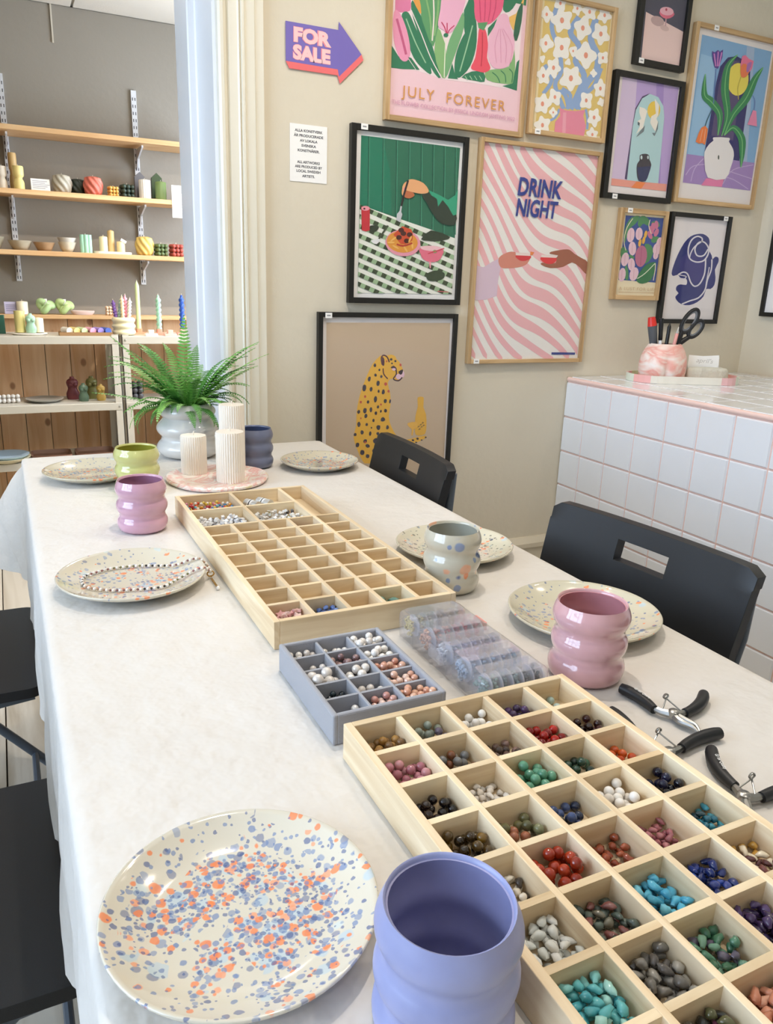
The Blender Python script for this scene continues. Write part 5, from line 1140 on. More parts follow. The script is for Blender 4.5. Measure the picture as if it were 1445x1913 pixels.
(5,'9dbb93',0,[95.1,158.3,110.7,153.2,104.5,141,88.9,146.2]),
(5,'3d4a33',0,[110.7,153.2,126.4,148.1,120.2,135.9,104.5,141]),
(5,'9dbb93',0,[126.4,148.1,142.2,143,136,130.7,120.2,135.9]),
(5,'3d4a33',0,[142.2,143,158.2,137.8,151.9,125.4,136,130.7]),
(5,'9dbb93',0,[158.2,137.8,174.2,132.5,168,120.1,151.9,125.4]),
(5,'3d4a33',0,[174.2,132.5,190.3,127.3,184.1,114.8,168,120.1]),
(5,'9dbb93',0,[190.3,127.3,206.6,122,200.3,109.5,184.1,114.8]),
(5,'3d4a33',0,[206.6,122,223,116.6,216.7,104.1,200.3,109.5]),
(5,'9dbb93',0,[223,116.6,239.4,111.2,233.2,98.7,216.7,104.1]),
(5,'3d4a33',0,[239.4,111.2,256,105.8,249.7,93.2,233.2,98.7]),
(5,'9dbb93',0,[256,105.8,272.7,100.4,266.4,87.7,249.7,93.2]),
(5,'3d4a33',0,[272.7,100.4,289.6,94.9,283.2,82.2,266.4,87.7]),
(5,'9dbb93',0,[289.6,94.9,306.5,89.3,300.2,76.6,283.2,82.2]),
(5,'3d4a33',0,[306.5,89.3,323.6,83.8,317.2,71,300.2,76.6]),
(5,'9dbb93',0,[323.6,83.8,340.8,78.2,334.4,65.3,317.2,71]),
(5,'3d4a33',0,[340.8,78.2,358.1,72.5,351.7,59.6,334.4,65.3]),
(5,'9dbb93',0,[358.1,72.5,374,67.3,374,63.7,369.1,53.9,351.7,59.6]),
(5,'3d4a33',0,[374,63.7,373.9,52.3,369.1,53.9]),
(5,'9dbb93',0,[34.2,150.1,36.7,149.3,34.2,144.4]),
(5,'3d4a33',0,[34.2,144.4,36.7,149.3,52,144.2,45.8,132.1,34.2,136]),
(5,'9dbb93',0,[52,144.2,67.3,139.1,61.2,127,45.8,132.1]),
(5,'3d4a33',0,[67.3,139.1,82.8,134,76.6,121.8,61.2,127]),
(5,'9dbb93',0,[82.8,134,98.4,128.8,92.2,116.6,76.6,121.8]),
(5,'3d4a33',0,[98.4,128.8,114,123.6,107.9,111.3,92.2,116.6]),
(5,'9dbb93',0,[114,123.6,129.8,118.3,123.6,106,107.9,111.3]),
(5,'3d4a33',0,[129.8,118.3,145.7,113.1,139.5,100.7,123.6,106]),
(5,'9dbb93',0,[145.7,113.1,161.7,107.7,155.5,95.3,139.5,100.7]),
(5,'3d4a33',0,[161.7,107.7,177.8,102.4,171.6,89.9,155.5,95.3]),
(5,'9dbb93',0,[177.8,102.4,194.1,97,187.8,84.5,171.6,89.9]),
(5,'3d4a33',0,[194.1,97,210.4,91.5,204.1,79,187.8,84.5]),
(5,'9dbb93',0,[210.4,91.5,226.9,86.1,220.6,73.5,204.1,79]),
(5,'3d4a33',0,[226.9,86.1,243.4,80.6,237.1,67.9,220.6,73.5]),
(5,'9dbb93',0,[243.4,80.6,260.1,75,253.8,62.3,237.1,67.9]),
(5,'3d4a33',0,[260.1,75,276.9,69.4,270.6,56.7,253.8,62.3]),
(5,'9dbb93',0,[276.9,69.4,293.8,63.8,287.5,51,270.6,56.7]),
(5,'3d4a33',0,[293.8,63.8,310.8,58.2,304.5,45.3,287.5,51]),
(5,'9dbb93',0,[310.8,58.2,328,52.5,321.6,39.6,304.5,45.3]),
(5,'3d4a33',0,[328,52.5,345.3,46.7,338.9,33.8,321.6,39.6]),
(5,'9dbb93',0,[345.3,46.7,362.7,40.9,359.2,33.9,339.2,33.7,338.9,33.8]),
(5,'3d4a33',0,[359.2,33.9,362.7,40.9,373.8,37.2,373.8,34.1]),
(5,'3d4a33',0,[34.1,121.9,39.7,120,34.1,109]),
(5,'9dbb93',0,[34.1,109,39.7,120,55,114.8,48.9,102.6,34.1,107.7]),
(5,'3d4a33',0,[55,114.8,70.5,109.6,64.3,97.4,48.9,102.6]),
(5,'9dbb93',0,[70.5,109.6,86,104.3,79.8,92.1,64.3,97.4]),
(5,'3d4a33',0,[86,104.3,101.7,99,95.5,86.7,79.8,92.1]),
(5,'9dbb93',0,[101.7,99,117.4,93.7,111.2,81.3,95.5,86.7]),
(5,'3d4a33',0,[117.4,93.7,133.3,88.3,127.1,75.9,111.2,81.3]),
(5,'9dbb93',0,[133.3,88.3,149.3,82.9,143,70.5,127.1,75.9]),
(5,'3d4a33',0,[149.3,82.9,165.3,77.5,159.1,65,143,70.5]),
(5,'9dbb93',0,[165.3,77.5,181.5,72,175.3,59.4,159.1,65]),
(5,'3d4a33',0,[181.5,72,197.8,66.4,191.6,53.9,175.3,59.4]),
(5,'9dbb93',0,[197.8,66.4,214.3,60.9,208,48.3,191.6,53.9]),
(5,'3d4a33',0,[214.3,60.9,230.8,55.3,224.5,42.6,208,48.3]),
(5,'9dbb93',0,[230.8,55.3,247.4,49.7,241.1,36.9,224.5,42.6]),
(5,'3d4a33',0,[247.4,49.7,264.2,44,258.6,32.8,253.4,32.7,241.1,36.9]),
(5,'9dbb93',0,[258.6,32.8,264.2,44,281.1,38.3,278.5,33]),
(5,'3d4a33',0,[278.5,33,281.1,38.3,296,33.2]),
(5,'9dbb93',0,[34.1,93.4,42.7,90.5,36.6,78.3,34,79.2]),
(5,'3d4a33',0,[42.7,90.5,58.1,85.1,52,72.9,36.6,78.3]),
(5,'9dbb93',0,[58.1,85.1,73.7,79.8,67.5,67.5,52,72.9]),
(5,'3d4a33',0,[73.7,79.8,89.3,74.4,83.1,62.1,67.5,67.5]),
(5,'9dbb93',0,[89.3,74.4,105,69,98.8,56.6,83.1,62.1]),
(5,'3d4a33',0,[105,69,120.8,63.5,114.6,51.1,98.8,56.6]),
(5,'9dbb93',0,[120.8,63.5,136.8,58,130.5,45.6,114.6,51.1]),
(5,'3d4a33',0,[136.8,58,152.8,52.5,146.6,40,130.5,45.6]),
(5,'9dbb93',0,[152.8,52.5,169,46.9,162.7,34.4,146.6,40]),
(5,'3d4a33',0,[169,46.9,185.3,41.3,180.6,31.9,170.1,31.8,162.7,34.4]),
(5,'9dbb93',0,[180.6,31.9,185.3,41.3,201.7,35.7,199.9,32.1]),
(5,'3d4a33',0,[199.9,32.1,201.7,35.7,211.5,32.3]),
(5,'3d4a33',0,[34,64.8,45.8,60.7,39.6,48.4,34,50.4]),
(5,'9dbb93',0,[45.8,60.7,61.3,55.2,55.1,43,39.6,48.4]),
(5,'3d4a33',0,[61.3,55.2,76.9,49.8,70.6,37.4,55.1,43]),
(5,'9dbb93',0,[76.9,49.8,92.6,44.3,86.3,31.9,70.6,37.4]),
(5,'3d4a33',0,[92.6,44.3,108.4,38.7,104.5,31.1,89.1,30.9,86.3,31.9]),
(5,'9dbb93',0,[104.5,31.1,108.4,38.7,124.3,33.1,123.3,31.3]),
(5,'3d4a33',0,[123.3,31.3,124.3,33.1,129.3,31.4]),
(5,'9dbb93',0,[33.9,30.3,34,36,48.9,30.7,48.8,30.5]),
(5,'3d4a33',0,[48.8,30.5,48.9,30.7,49.4,30.5]),
(6,'33402f',2,[249.5,200,284.5,228.7,355.8,212.2,331.5,200.8,298.7,195.7,274.1,196.2]),
(6,'2f3b2b',3,[70.4,229.8,98.9,229.8,91.7,214.8,69,211.9]),
(6,'3a4a33',3,[275.5,95.3,308,106.8,339.8,100.9,338.8,83.4,309.9,73.7,280.7,76.3]),
(7,'c8323c',0,[38.9,282.3,67.7,281,68.9,216.7,55.8,212.1,42.5,215.3]),
(8,'ee9aa6',0,[67,279.4,65.7,276.2,61.8,273.5,56.2,271.8,49.8,271.4,44.1,272.4,40.1,274.5,38.7,277.5,40,280.6,43.8,283.3,49.5,285,55.8,285.4,61.5,284.5,65.5,282.3]),
(9,'3a1e22',0,[52.5,277.4,52.2,276.3,51.3,275.4,49.9,274.8,48.4,274.7,47.1,275.1,46.1,275.9,45.8,277,46.1,278.1,47,279.1,48.3,279.6,49.8,279.7,51.1,279.3,52.1,278.5]),
(6,'46503c',0,[127.5,234.7,134.1,232.8,104,192.5,98.2,193.9]),
(7,'e9e9ea',2,[75.4,187.8,100.1,194,104.1,187.6,92.9,177.2,78.3,181.4]),
(7,'ec9db0',0,[248,181.7,243.7,169.6,233.6,159,218.8,151,200.7,146.4,181.1,145.6,162.1,148.6,145.4,155.2,132.7,164.7,125.2,176,123.5,188.2,127.7,200.1,137.5,210.4,151.9,218.4,169.6,223.1,188.9,224.1,207.9,221.4,224.9,215,238,205.6,246,194.1]),
(8,'e59a3c',0,[237.7,185.3,233.3,174.5,222.7,165.3,207.1,158.9,188.6,156.1,169.4,157.2,151.9,162,138.1,170,129.7,180,127.6,191,132,201.6,142.3,210.7,157.5,217,175.7,220,194.8,219.1,212.4,214.5,226.6,206.6,235.4,196.5]),
(9,'d2502d',0,[218.2,205.8,217.2,194.8,206,187.3,193.1,181.4,177.6,181.8,167.8,190.4,160.9,198.4,150.6,207.9,160.1,217.6,169.4,225.2,180.8,234.8,196.4,230.5,211.8,227.5,218.1,216.6]),
(10,'4e241e',0,[195.2,213.8,193.4,209.4,188.4,206.5,182.1,206.2,176.9,208.6,174.7,212.7,176.5,217.1,181.5,220,187.8,220.4,193.1,218]),
(10,'4e241e',0,[180,201.4,178.2,197,173.2,194.1,166.9,193.8,161.7,196.2,159.6,200.3,161.3,204.7,166.3,207.6,172.6,207.9,177.8,205.6]),
(10,'4e241e',0,[217.2,211.7,215.4,207.3,210.4,204.3,204,204,198.7,206.4,196.5,210.6,198.3,215,203.3,217.9,209.7,218.2,215,215.9]),
(10,'4e241e',0,[208.1,192.8,206.3,188.4,201.3,185.5,194.9,185.2,189.6,187.6,187.5,191.8,189.3,196.2,194.3,199.1,200.6,199.4,205.9,197]),
(10,'4e241e',0,[186.9,223.3,185.1,218.9,180.1,216,173.8,215.7,168.6,218,166.5,222.2,168.3,226.5,173.2,229.5,179.5,229.8,184.7,227.5]),
(10,'f2bb63',0,[156.2,185.2,152.4,182.9,143.1,181.6,133.7,182,129.8,183.9,133.6,186.2,142.9,187.6,152.3,187.2]),
(10,'f2bb63',0,[171.1,167.2,166.5,166.7,157.5,169.4,149.6,173.6,147.2,176.9,151.8,177.4,160.7,174.8,168.7,170.6]),
(10,'f2bb63',0,[202.7,157.8,198.3,159.3,192,165.3,187.4,172.3,187.2,176.3,191.6,174.8,197.9,168.8,202.5,161.8]),
(10,'f2bb63',0,[219.8,168.6,216.8,171.6,214.7,179.5,214.7,187.7,216.8,191.2,219.8,188.2,221.9,180.3,221.9,172.2]),
(10,'f2bb63',0,[204.3,187.3,203.5,191.2,206.1,199,210.8,206.2,214.6,208.5,215.4,204.6,212.8,196.8,208.2,189.7]),
(10,'f2bb63',0,[140,187.6,141.5,191.4,148.2,197.2,156.2,201.6,160.7,202.2,159.3,198.4,152.6,192.6,144.6,188.2]),
(10,'b8342a',-1,[161.9,178.4,167.8,176.8,176.7,174.8,186.9,174.4,198.5,177.2,210.6,181.4,219.1,184.5,216.9,188.8,208.5,185.7,196.7,181.6,186.3,179,177.6,179.5,169.4,181.3,163.6,182.8]),
(7,'e8748c',2,[247.6,174.6,328.9,175,328.2,152.6,314.6,136.5,285.8,131.9,260.8,139.4,249.8,154.3]),
(8,'f4c3cb',0,[328,174.3,324,170.7,312.7,167.8,296.5,166.1,278.6,166.1,262.6,167.6,251.6,170.4,247.7,173.9,251.6,177.4,262.7,180.3,278.7,182,296.6,182.1,312.8,180.6,324,177.8]),
(8,'f0a0ae',0,[281.6,133.4,289.1,133,289,113,284.8,112.9]),
(9,'8aa86b',0,[307.5,165.4,306.9,163.2,305.1,161.3,302.3,160.2,299.2,160,296.3,160.9,294.3,162.6,293.5,164.8,294,167,295.9,168.9,298.6,170,301.7,170.2,304.6,169.3,306.6,167.6]),
(9,'d43b50',-1,[276.9,155.8,335.7,174.8,334.4,177.7,275.6,158.6]),
(7,'2f3d31',2,[244.6,332.1,270,343.8,295.4,322.7,336.6,315.6,371.4,291.2,371.2,250.6,320.1,251,285.7,279,261.8,310.4]),
(8,'34a27d',0,[265.8,346.7,306.8,335,340.3,322.5,364.1,337.5,374.4,356.6,374.2,281.3,361.9,277.1,341.6,302.6,319.9,321.1,304.8,300.2,299.4,322.9,278.7,331.3]),
(8,'efb07c',2,[197.5,370.5,216.9,372.7,248.9,364.9,267.8,346.9,264.3,337.5,242.6,333.6,218.7,335.1,187.2,339.2,175.2,346.3,180.6,356.3]),
(8,'c07048',2,[175.8,333.5,187.3,337.6,210.8,336.1,219.1,327,203.8,317.8,188.1,318.3,177,323.9]),
(9,'efb07c',2,[173.9,333.3,178.7,356.2,190,363.5,187.1,340.8,178.1,324]),
(9,'ef8fa4',0,[189,343.2,188.6,341.2,187.2,339.5,185.2,338.5,183,338.3,180.9,339,179.5,340.5,178.9,342.4,179.3,344.4,180.6,346,182.6,347.1,184.9,347.2,186.9,346.5,188.4,345.1]),
(10,'2b2426',-1,[191.2,369.1,178.7,328,171.2,293.4,177.7,292.6,185.1,327,197.6,368.1]),
(10,'c9cbd0',0,[171.3,292.8,176.4,292.2,174.4,276.7,178.6,268.8,171.8,245.5,159,251.3,159.9,269.3,168.4,278]),
(5,'d66a70',-1,[318.1,41.1,328.5,40.9,341.3,40.6,352.3,40.1,360.5,39.6,360.6,42.1,352.4,42.6,341.4,43.1,328.5,43.4,318.1,43.6]),
],
'cheetah': [
(0,'f1ebe9',0,[13.3,691.4,495.3,693.5,488.3,-83.2,15.8,-27.9]),
(1,'cdb69a',0,[29.3,679.4,473.6,681.4,481.2,-53.5,33.1,-3.2]),
(2,'efb943',2,[217.4,575.6,240.1,577.4,263.2,571.1,286.9,556.6,302,529.7,303,506.9,284.8,494.9,261.3,501.6,248,487.5,257.6,454.1,260.9,416.4,255.9,374.4,267.6,339.8,287.8,308.7,312.7,285.6,332.5,275.7,325,227.7,192.1,219.5,164,230.1,142.2,274.3,129.1,313.2,138.1,350.4,138,392,145,437.1,157.4,477.6,174.2,517.8,191.2,549.8]),
(2,'efb943',2,[312.5,289.9,350.9,296.5,389.7,303.1,404.8,298.7,380.8,286,342.2,275.1,313.3,272.4]),
(2,'efb943',2,[244.7,575.4,258.3,579.3,272.3,573.1,275.1,560.8,254.4,561.1]),
(3,'5a3540',-1,[227.4,547.6,226.5,551.5,225,557.1,223.9,562.9,223.6,567.3,224.4,570.4,225.8,573,227.6,574.8,229.2,575.6,231.4,575.4,234.6,574.3,238,572.4,240.8,570.1,243.2,566.7,245.5,562.1,247.4,557.6,248.8,554.4,253.1,555.7,251.7,558.8,249.8,563.5,247.3,568.5,244.3,572.6,240.7,575.6,236.5,577.9,232.3,579.3,228.2,579.5,224.7,578,222,575.3,220.1,571.9,219.1,567.8,219.4,562.6,220.6,556.5,222,550.8,223,546.9]),
(3,'5a3540',2,[224.4,571.5,232.3,565.4,233,545.1,225.3,546]),
(3,'5a3540',-1,[227.2,535,227.5,531.6,227.8,526.7,228.6,521.2,230.4,515.9,233.9,511,238.6,506.3,243,502.3,246,499.5,248.9,502,245.9,504.8,241.5,508.7,237.1,513.2,234.1,517.3,232.6,521.8,231.9,526.9,231.6,531.7,231.3,535]),
(3,'4a2f3a',2,[256.3,536.6,266.6,543.4,278.5,534.2,278.1,521.9,269.3,532.3]),
(4,'ecc7d6',0,[275.4,531.4,274.8,529.6,272.9,528.2,270.2,527.5,267.1,527.5,264.3,528.4,262.3,529.8,261.5,531.6,262.1,533.4,264,534.8,266.7,535.5,269.8,535.5,272.7,534.6,274.6,533.2]),
(3,'4a2f3a',-1,[272.5,536,273.4,532.1,274.9,526.7,276,520.9,276.1,516.2,274.1,512.4,270.5,508.4,267,504.4,266.1,499.7,269.9,495.9,275.6,493.5,281.9,492.1,287.8,492,292.7,494.1,296.9,497.6,300.3,501.1,302.6,503.5,298.9,506.3,296.6,503.9,293.4,500.5,289.8,497.5,286.6,496.1,282.3,496.2,276.9,497.4,272.3,499.3,270.5,500.7,271.2,502.3,274.2,505.7,278.1,510.1,280.6,515.2,280.6,521.1,279.4,527.3,278,532.8,277,536.6]),
(4,'ecc7d6',0,[296.9,507.1,296.1,503.1,293.3,500,289.3,498.3,284.7,498.4,280.5,500.3,277.5,503.5,276.4,507.5,277.2,511.4,279.9,514.5,284,516.2,288.5,516.1,292.7,514.3,295.7,511]),
(3,'ecc7d6',0,[308.3,514.3,307.9,509.6,306.2,505.9,303.7,503.9,300.7,503.9,298,506.1,296,509.9,295.2,514.5,295.6,519.2,297.3,522.9,299.8,524.9,302.7,524.9,305.5,522.7,307.4,519]),
(4,'3a2a30',2,[285.9,523.8,302,530.5,298.9,515.3,291,514.6]),
(3,'45404c',0,[204.4,544.8,202.1,540.6,198.2,539.8,195.2,542.1,194.1,546.4,196.2,550.3,199.9,552,202.9,549.2]),
(3,'45404c',0,[219.1,529.9,218.2,526.9,215.2,526.1,213,528.1,212.2,530.9,213.7,533.6,216.4,534.5,218.9,533]),
(3,'45404c',0,[207.3,513.2,205.2,509.3,201.6,509.3,199,511.1,197.4,514.7,199.5,518.4,203,519.4,205.8,517]),
(3,'45404c',0,[185.5,501.4,183.5,495.3,179.3,493.7,175.7,496.5,175,503.1,177.9,508.3,181.6,510,185.5,508.3]),
(3,'45404c',0,[228,507.9,226.1,505,222.7,503.9,219.7,506,218.9,509.3,220.4,512.5,224.1,513.9,227.6,511.7]),
(3,'45404c',0,[218.7,486.6,216.2,480.2,211.4,478,207.1,481.4,206.5,488.6,209,495.2,213.7,495.5,217.7,493.2]),
(3,'45404c',0,[170.5,472.1,167.1,463.9,161.3,462.1,157.1,466.6,156.6,474.4,158.8,482.5,164.5,484.5,169.4,480.9]),
(3,'45404c',0,[193,467.7,190.6,462.7,186.7,460.2,183.7,464,182.4,469.4,184.9,474.7,188.8,475.8,192.4,473.6]),
(3,'45404c',0,[219.2,460.5,218,456.5,214.7,456.4,211.8,457.8,211.7,461.8,213.1,465.1,216.2,467.1,218.5,464.2]),
(3,'45404c',0,[238.4,457.2,235.8,451.6,231.4,450.4,227,452.4,227.2,459.1,229.1,464.9,233.7,467.6,237,463]),
(3,'45404c',0,[210.8,434,207.9,427,203.3,424.2,200,428.7,198.5,436.1,201.4,443.9,206.3,446,209.6,441.3]),
(3,'45404c',0,[246.8,427.4,244.6,422.6,239.9,420.7,236.1,424.2,234.9,429.4,237.3,434.2,241.8,434.8,245.8,432.6]),
(3,'45404c',0,[261.9,425.9,260.2,420.9,257.2,419.2,255.2,422.4,254.9,427.1,256.3,431.8,259,433.2,261.7,431.4]),
(3,'45404c',0,[182.8,426.9,181.2,422.9,177.3,421.7,173.8,424,173.6,428.5,175.4,432,178.9,432.9,182,430.9]),
(3,'45404c',0,[218.9,409,217.7,405.5,214.1,404.6,210.7,406.5,210.5,410.5,212.2,413.5,215.5,414.9,218.6,412.8]),
(3,'45404c',0,[151.1,394.8,147.9,391.2,144.2,389,141.1,392.3,139.2,396.9,142.4,400.5,146.1,403,149.8,400]),
(3,'45404c',0,[174.2,397.9,171.5,391.6,166.4,389.9,162,393.4,161,400.3,163.6,406.9,168.9,407.9,173.5,405.1]),
(3,'45404c',0,[194.4,400.7,192.3,394.6,188.2,392.4,185.3,396.6,184.1,402.5,186.5,408.3,190.6,410,193.3,406.2]),
(3,'45404c',0,[212.3,388.3,210.7,383.9,206.9,383.2,203.8,385.6,202.6,390,204.7,394.1,208.5,395.3,211.8,392.8]),
(3,'45404c',0,[248.8,395,246.6,390.6,242.2,389.8,238.5,392.3,237.6,397,239.3,401.7,243.8,401.9,247.1,399.4]),
(3,'45404c',0,[177.3,380.4,174.6,375.6,170.3,374,166.4,376.8,166.2,382.4,168,387.3,172.4,389.1,176.2,386.1]),
(3,'45404c',0,[203.9,364.3,202.5,360.5,198.9,359.6,195.9,361.9,195.4,365.9,196.8,369.8,200.5,370.9,203.4,368.3]),
(3,'45404c',0,[243.1,365.2,238.5,360.8,232.9,359.9,226.4,361.9,226.1,368.3,229.2,373,234.9,375.1,240.2,371.3]),
(3,'45404c',0,[153.5,353.8,150.7,347.4,145.7,345.6,142.6,350.2,141.1,356.1,143.8,361.7,148.3,363.7,151.6,359.9]),
(3,'45404c',0,[180.1,351.9,178.2,348.1,174.6,347.9,171.1,349.2,171.1,353.6,172.5,357.4,176,357.6,179.3,356.2]),
(3,'45404c',0,[225.6,339.6,223.4,333.4,217.3,332,212.9,336.4,210.4,342.5,213.9,348.1,219.4,348.4,225.1,346.4]),
(3,'45404c',0,[258.1,338.2,255.1,333.7,251.2,332.3,247.3,334.6,247.1,340.2,248.6,345.8,253.2,347.3,256.3,343.4]),
(3,'45404c',0,[165.7,326.3,163.1,321.4,158,319.7,154.3,323.7,153.4,328.6,155,333.8,160,334.3,164.1,331.5]),
(3,'45404c',0,[193.6,320.8,191.6,316,187.9,313.6,185,317.2,184.4,322.6,186.3,327.9,190.1,329.5,193.1,326.3]),
(3,'45404c',0,[222.4,319.2,220.1,315.8,216,314.3,212.6,317.3,211.3,321.3,213.5,324.7,217.5,325.6,221.8,323.7]),
(3,'45404c',0,[139.8,320.2,137.4,316.7,133.6,316.2,129.8,317.8,129.3,322.3,131.3,325.8,135.1,326.9,138.8,324.8]),
(3,'45404c',0,[177.8,296,175.4,291.8,170.4,290.3,165.3,293.1,164.7,298.6,167.3,302.7,172.3,303.9,177.6,301.5]),
(3,'45404c',0,[150.3,284.9,147.9,279.7,143.1,278.2,138.1,280.7,137.5,287.5,140,293.3,145.3,293.6,149.9,291]),
(3,'45404c',0,[189.4,278.8,186.5,275,180.2,274.2,175,277.6,172.5,282.2,175.3,286.3,181.9,286.9,186.9,283.2]),
(3,'45404c',0,[220.9,293.8,217.1,287.7,209.3,285.8,201.8,290.2,199.6,298,204.5,303.5,212,306,218.6,300.9]),
(3,'45404c',0,[170.1,257.7,167.1,251.9,160.6,250.5,154.6,254.3,154,261,156.3,267.3,163,268,168.8,264.5]),
(3,'45404c',0,[188.6,244.7,186.7,239.6,181,238.6,175.9,241.9,174.6,247.6,177.4,252.4,182.8,252,187.7,250]),
(3,'45404c',0,[262.3,563.2,260.1,560.9,257,559.8,253.6,561.3,252.6,564.6,254.6,567.2,258.1,568,261,566.2]),
(3,'45404c',0,[277.2,557.4,275.5,555.1,272.4,554.2,270,556.1,268.6,558.6,270.4,560.9,273.4,561.7,275.9,560]),
(3,'45404c',0,[263.8,550.4,262.7,548.6,260.4,548.2,258.3,549.2,257.5,551.3,258.7,553.2,261.1,553.5,263.2,552.4]),
(3,'45404c',0,[211.2,260.5,208.9,254.3,203.7,254.3,199.6,257.1,197.6,263.3,200.8,269,205.8,269.5,209.9,266.7]),
(3,'45404c',0,[229,394.1,227.6,391,225.3,390.1,222.9,391.2,222.6,395.2,224,398.7,226.6,399.7,228.6,397.7]),
(3,'45404c',0,[195.9,340.4,194.5,338.8,192.7,338.2,191,339.4,190.2,341.5,191.3,343.5,193.5,344.2,195.1,342.5]),
(3,'45404c',0,[356,289,354.9,286.6,350.9,286.7,347.2,288.2,345.7,291,347.5,293.3,351.7,293.3,355.3,291.6]),
(3,'45404c',0,[373.8,293.6,372.1,291.1,368.1,290.4,364.8,292.7,363.6,295.6,365.5,297.7,369,298.1,372.2,296.4]),
(3,'45404c',0,[388.3,288.1,387.1,286.5,384.3,286.5,381.7,287.6,381.1,289.5,382.3,290.9,384.9,291.3,387.3,290]),
(3,'45404c',0,[404.2,296.4,402.4,294.9,399.6,294.6,396.7,295.8,396.2,297.9,397.3,299.6,400.2,299.9,403.3,298.7]),
(3,'45404c',0,[368.1,280.9,366.7,279.3,363.5,279.1,360.6,280.5,359.4,282.6,361,284.1,364.1,284,367.1,282.9]),
(3,'45404c',0,[334.9,285.9,333.1,284.5,330.2,284,327.4,285.5,325.7,287.6,327.9,288.9,330.9,289.4,333.6,287.8]),
(3,'45404c',0,[341.6,276.7,340.4,275.1,337,275.2,333.4,276.3,332.4,278.5,334.4,279.8,337.5,279.9,341.1,278.8]),
(4,'cf5a4a',0,[245.3,484.3,243.9,480.2,240,478.6,236,480.4,234.3,484.6,235.8,488.6,239.6,490.2,243.6,488.4]),
(4,'cf5a4a',0,[255.5,460,254.4,456.8,251.5,455.5,248.5,457,247.2,460.2,248.3,463.4,251.2,464.7,254.2,463.3]),
(4,'cf5a4a',0,[170.9,445.3,169.8,442.1,166.9,440.9,164,442.3,162.8,445.5,163.9,448.7,166.7,449.9,169.6,448.5]),
(4,'cf5a4a',0,[228.4,417.2,227.5,414.5,225.3,413.5,222.9,414.7,221.9,417.4,222.8,420,225,421,227.3,419.8]),
(4,'cf5a4a',0,[156,427.7,154.9,424.5,152.1,423.3,149.2,424.7,147.9,427.9,149,431.1,151.9,432.3,154.8,430.9]),
(4,'cf5a4a',0,[296.2,545.4,295.1,542.2,292.2,540.9,289.2,542.3,287.8,545.5,288.9,548.7,291.8,550,294.8,548.6]),
(4,'cf5a4a',0,[156.1,374.6,155.3,372.3,153.4,371.4,151.5,372.5,150.6,374.9,151.4,377.2,153.3,378.1,155.2,377]),
(4,'cf5a4a',0,[243.5,558,242.8,555.7,240.9,554.8,238.9,555.7,238,558,238.8,560.3,240.7,561.2,242.6,560.3]),
(4,'cf5a4a',0,[174.7,293.6,173.8,291,171.6,290,169.2,291.3,168.2,294,169.1,296.7,171.3,297.7,173.6,296.4]),
(2,'e9b443',2,[361.3,429.7,365.7,437.2,385.2,435.3,385.4,403.2,397.1,376.9,401.2,337.5,396.8,309.3,370,305,357.2,318,356.8,374.3,364,404]),
(3,'efbb55',2,[328.1,350.6,362.8,352.4,363.6,335,351.9,326.9,349.4,307.5,343,310,344.6,327.3,332,338.8]),
(3,'4d4540',-1,[369.2,333,371.2,337.6,373.5,334.6,375.2,336.1,370.3,339.6,367,334]),
(3,'4d4540',-1,[377.2,339.1,379.2,343.7,381.5,340.8,383.1,342.2,378.2,345.8,374.9,340.2]),
(3,'4d4540',-1,[384.7,345.3,386.7,349.9,389,346.9,390.7,348.4,385.7,351.9,382.4,346.3]),
(3,'4d4540',-1,[373.1,324.1,375.1,328.7,377.4,325.7,379,327.2,374.1,330.7,370.8,325.1]),
(3,'4d4540',-1,[380.5,331.1,382.6,335.7,384.9,332.8,386.5,334.2,381.6,337.8,378.3,332.2]),
(3,'4d4540',-1,[388.6,335.9,390.7,340.5,392.9,337.6,394.6,339.1,389.7,342.6,386.4,337]),
],
'july': [
(0,'f5cfd8',0,[3.3,598.7,494.1,641.9,487.9,16.7,10,18.4]),
(1,'f8e6e8',0,[21.2,546.6,470.1,584.8,466.2,135.7,316.1,136.3,194.6,132.7,106,144.2,21.1,142]),
(2,'2f7d5a',0,[18.8,199.3,42.2,173.8,76.2,169.5,100.2,146.6,54.8,141.9,20,140.9]),
(2,'e17fa8',2,[26.3,289.6,35.1,342.3,67.5,356.3,78.2,306.4,65,291.3]),
(3,'ef9cbc',3,[25.2,289.4,43.1,283.6,67.2,243.6,80.8,192.5,70.7,165.2,48,167.9,26.9,207,21.1,254.2]),
(4,'c85c86',-1,[29,267.6,33.9,255.8,40.8,238.9,47.5,222.4,53.6,206.6,59.3,191.2,63.4,180.4,70.9,182.9,66.9,193.8,61.1,209.2,55,225,48.2,241.6,41.2,258.5,36.3,270.3]),
(2,'2f7d5a',3,[51.3,287,70.6,290,94.7,256.6,131.8,204.1,155.5,143.8,128.9,149.4,93,176.3,65.2,225.7,49.3,267.2]),
(3,'9cc9a2',-1,[61.2,272.8,69.8,257.9,82.1,236.6,94.9,216.1,108.4,197.5,122.2,179.7,132,167.3,135.5,169.2,125.7,181.6,111.9,199.4,98.5,217.9,85.7,238.3,73.3,259.6,64.8,274.4]),
(2,'2f7d5a',2,[81.3,324.2,101,301.3,134.6,258.1,157.7,207.8,188.4,136.5,164.2,144.9,132.7,186.2,100.8,248.6,78.6,297.8]),
(3,'f5e4e4',-1,[77.1,297.1,86.7,282.7,100.3,262.1,113.8,241.2,125.4,221.8,136.7,202.1,148.7,183.3,163.5,164.4,179,146.3,190,133.7,193,135.5,182,148.1,166.5,166,151.8,184.9,139.8,203.6,128.5,223.2,116.9,242.7,103.4,263.6,89.7,284.2,80.1,298.6]),
(2,'5f9f6a',2,[104.8,336.7,181.2,349.2,173.7,281.8,157.3,214.5,129.1,252.9,109.8,294]),
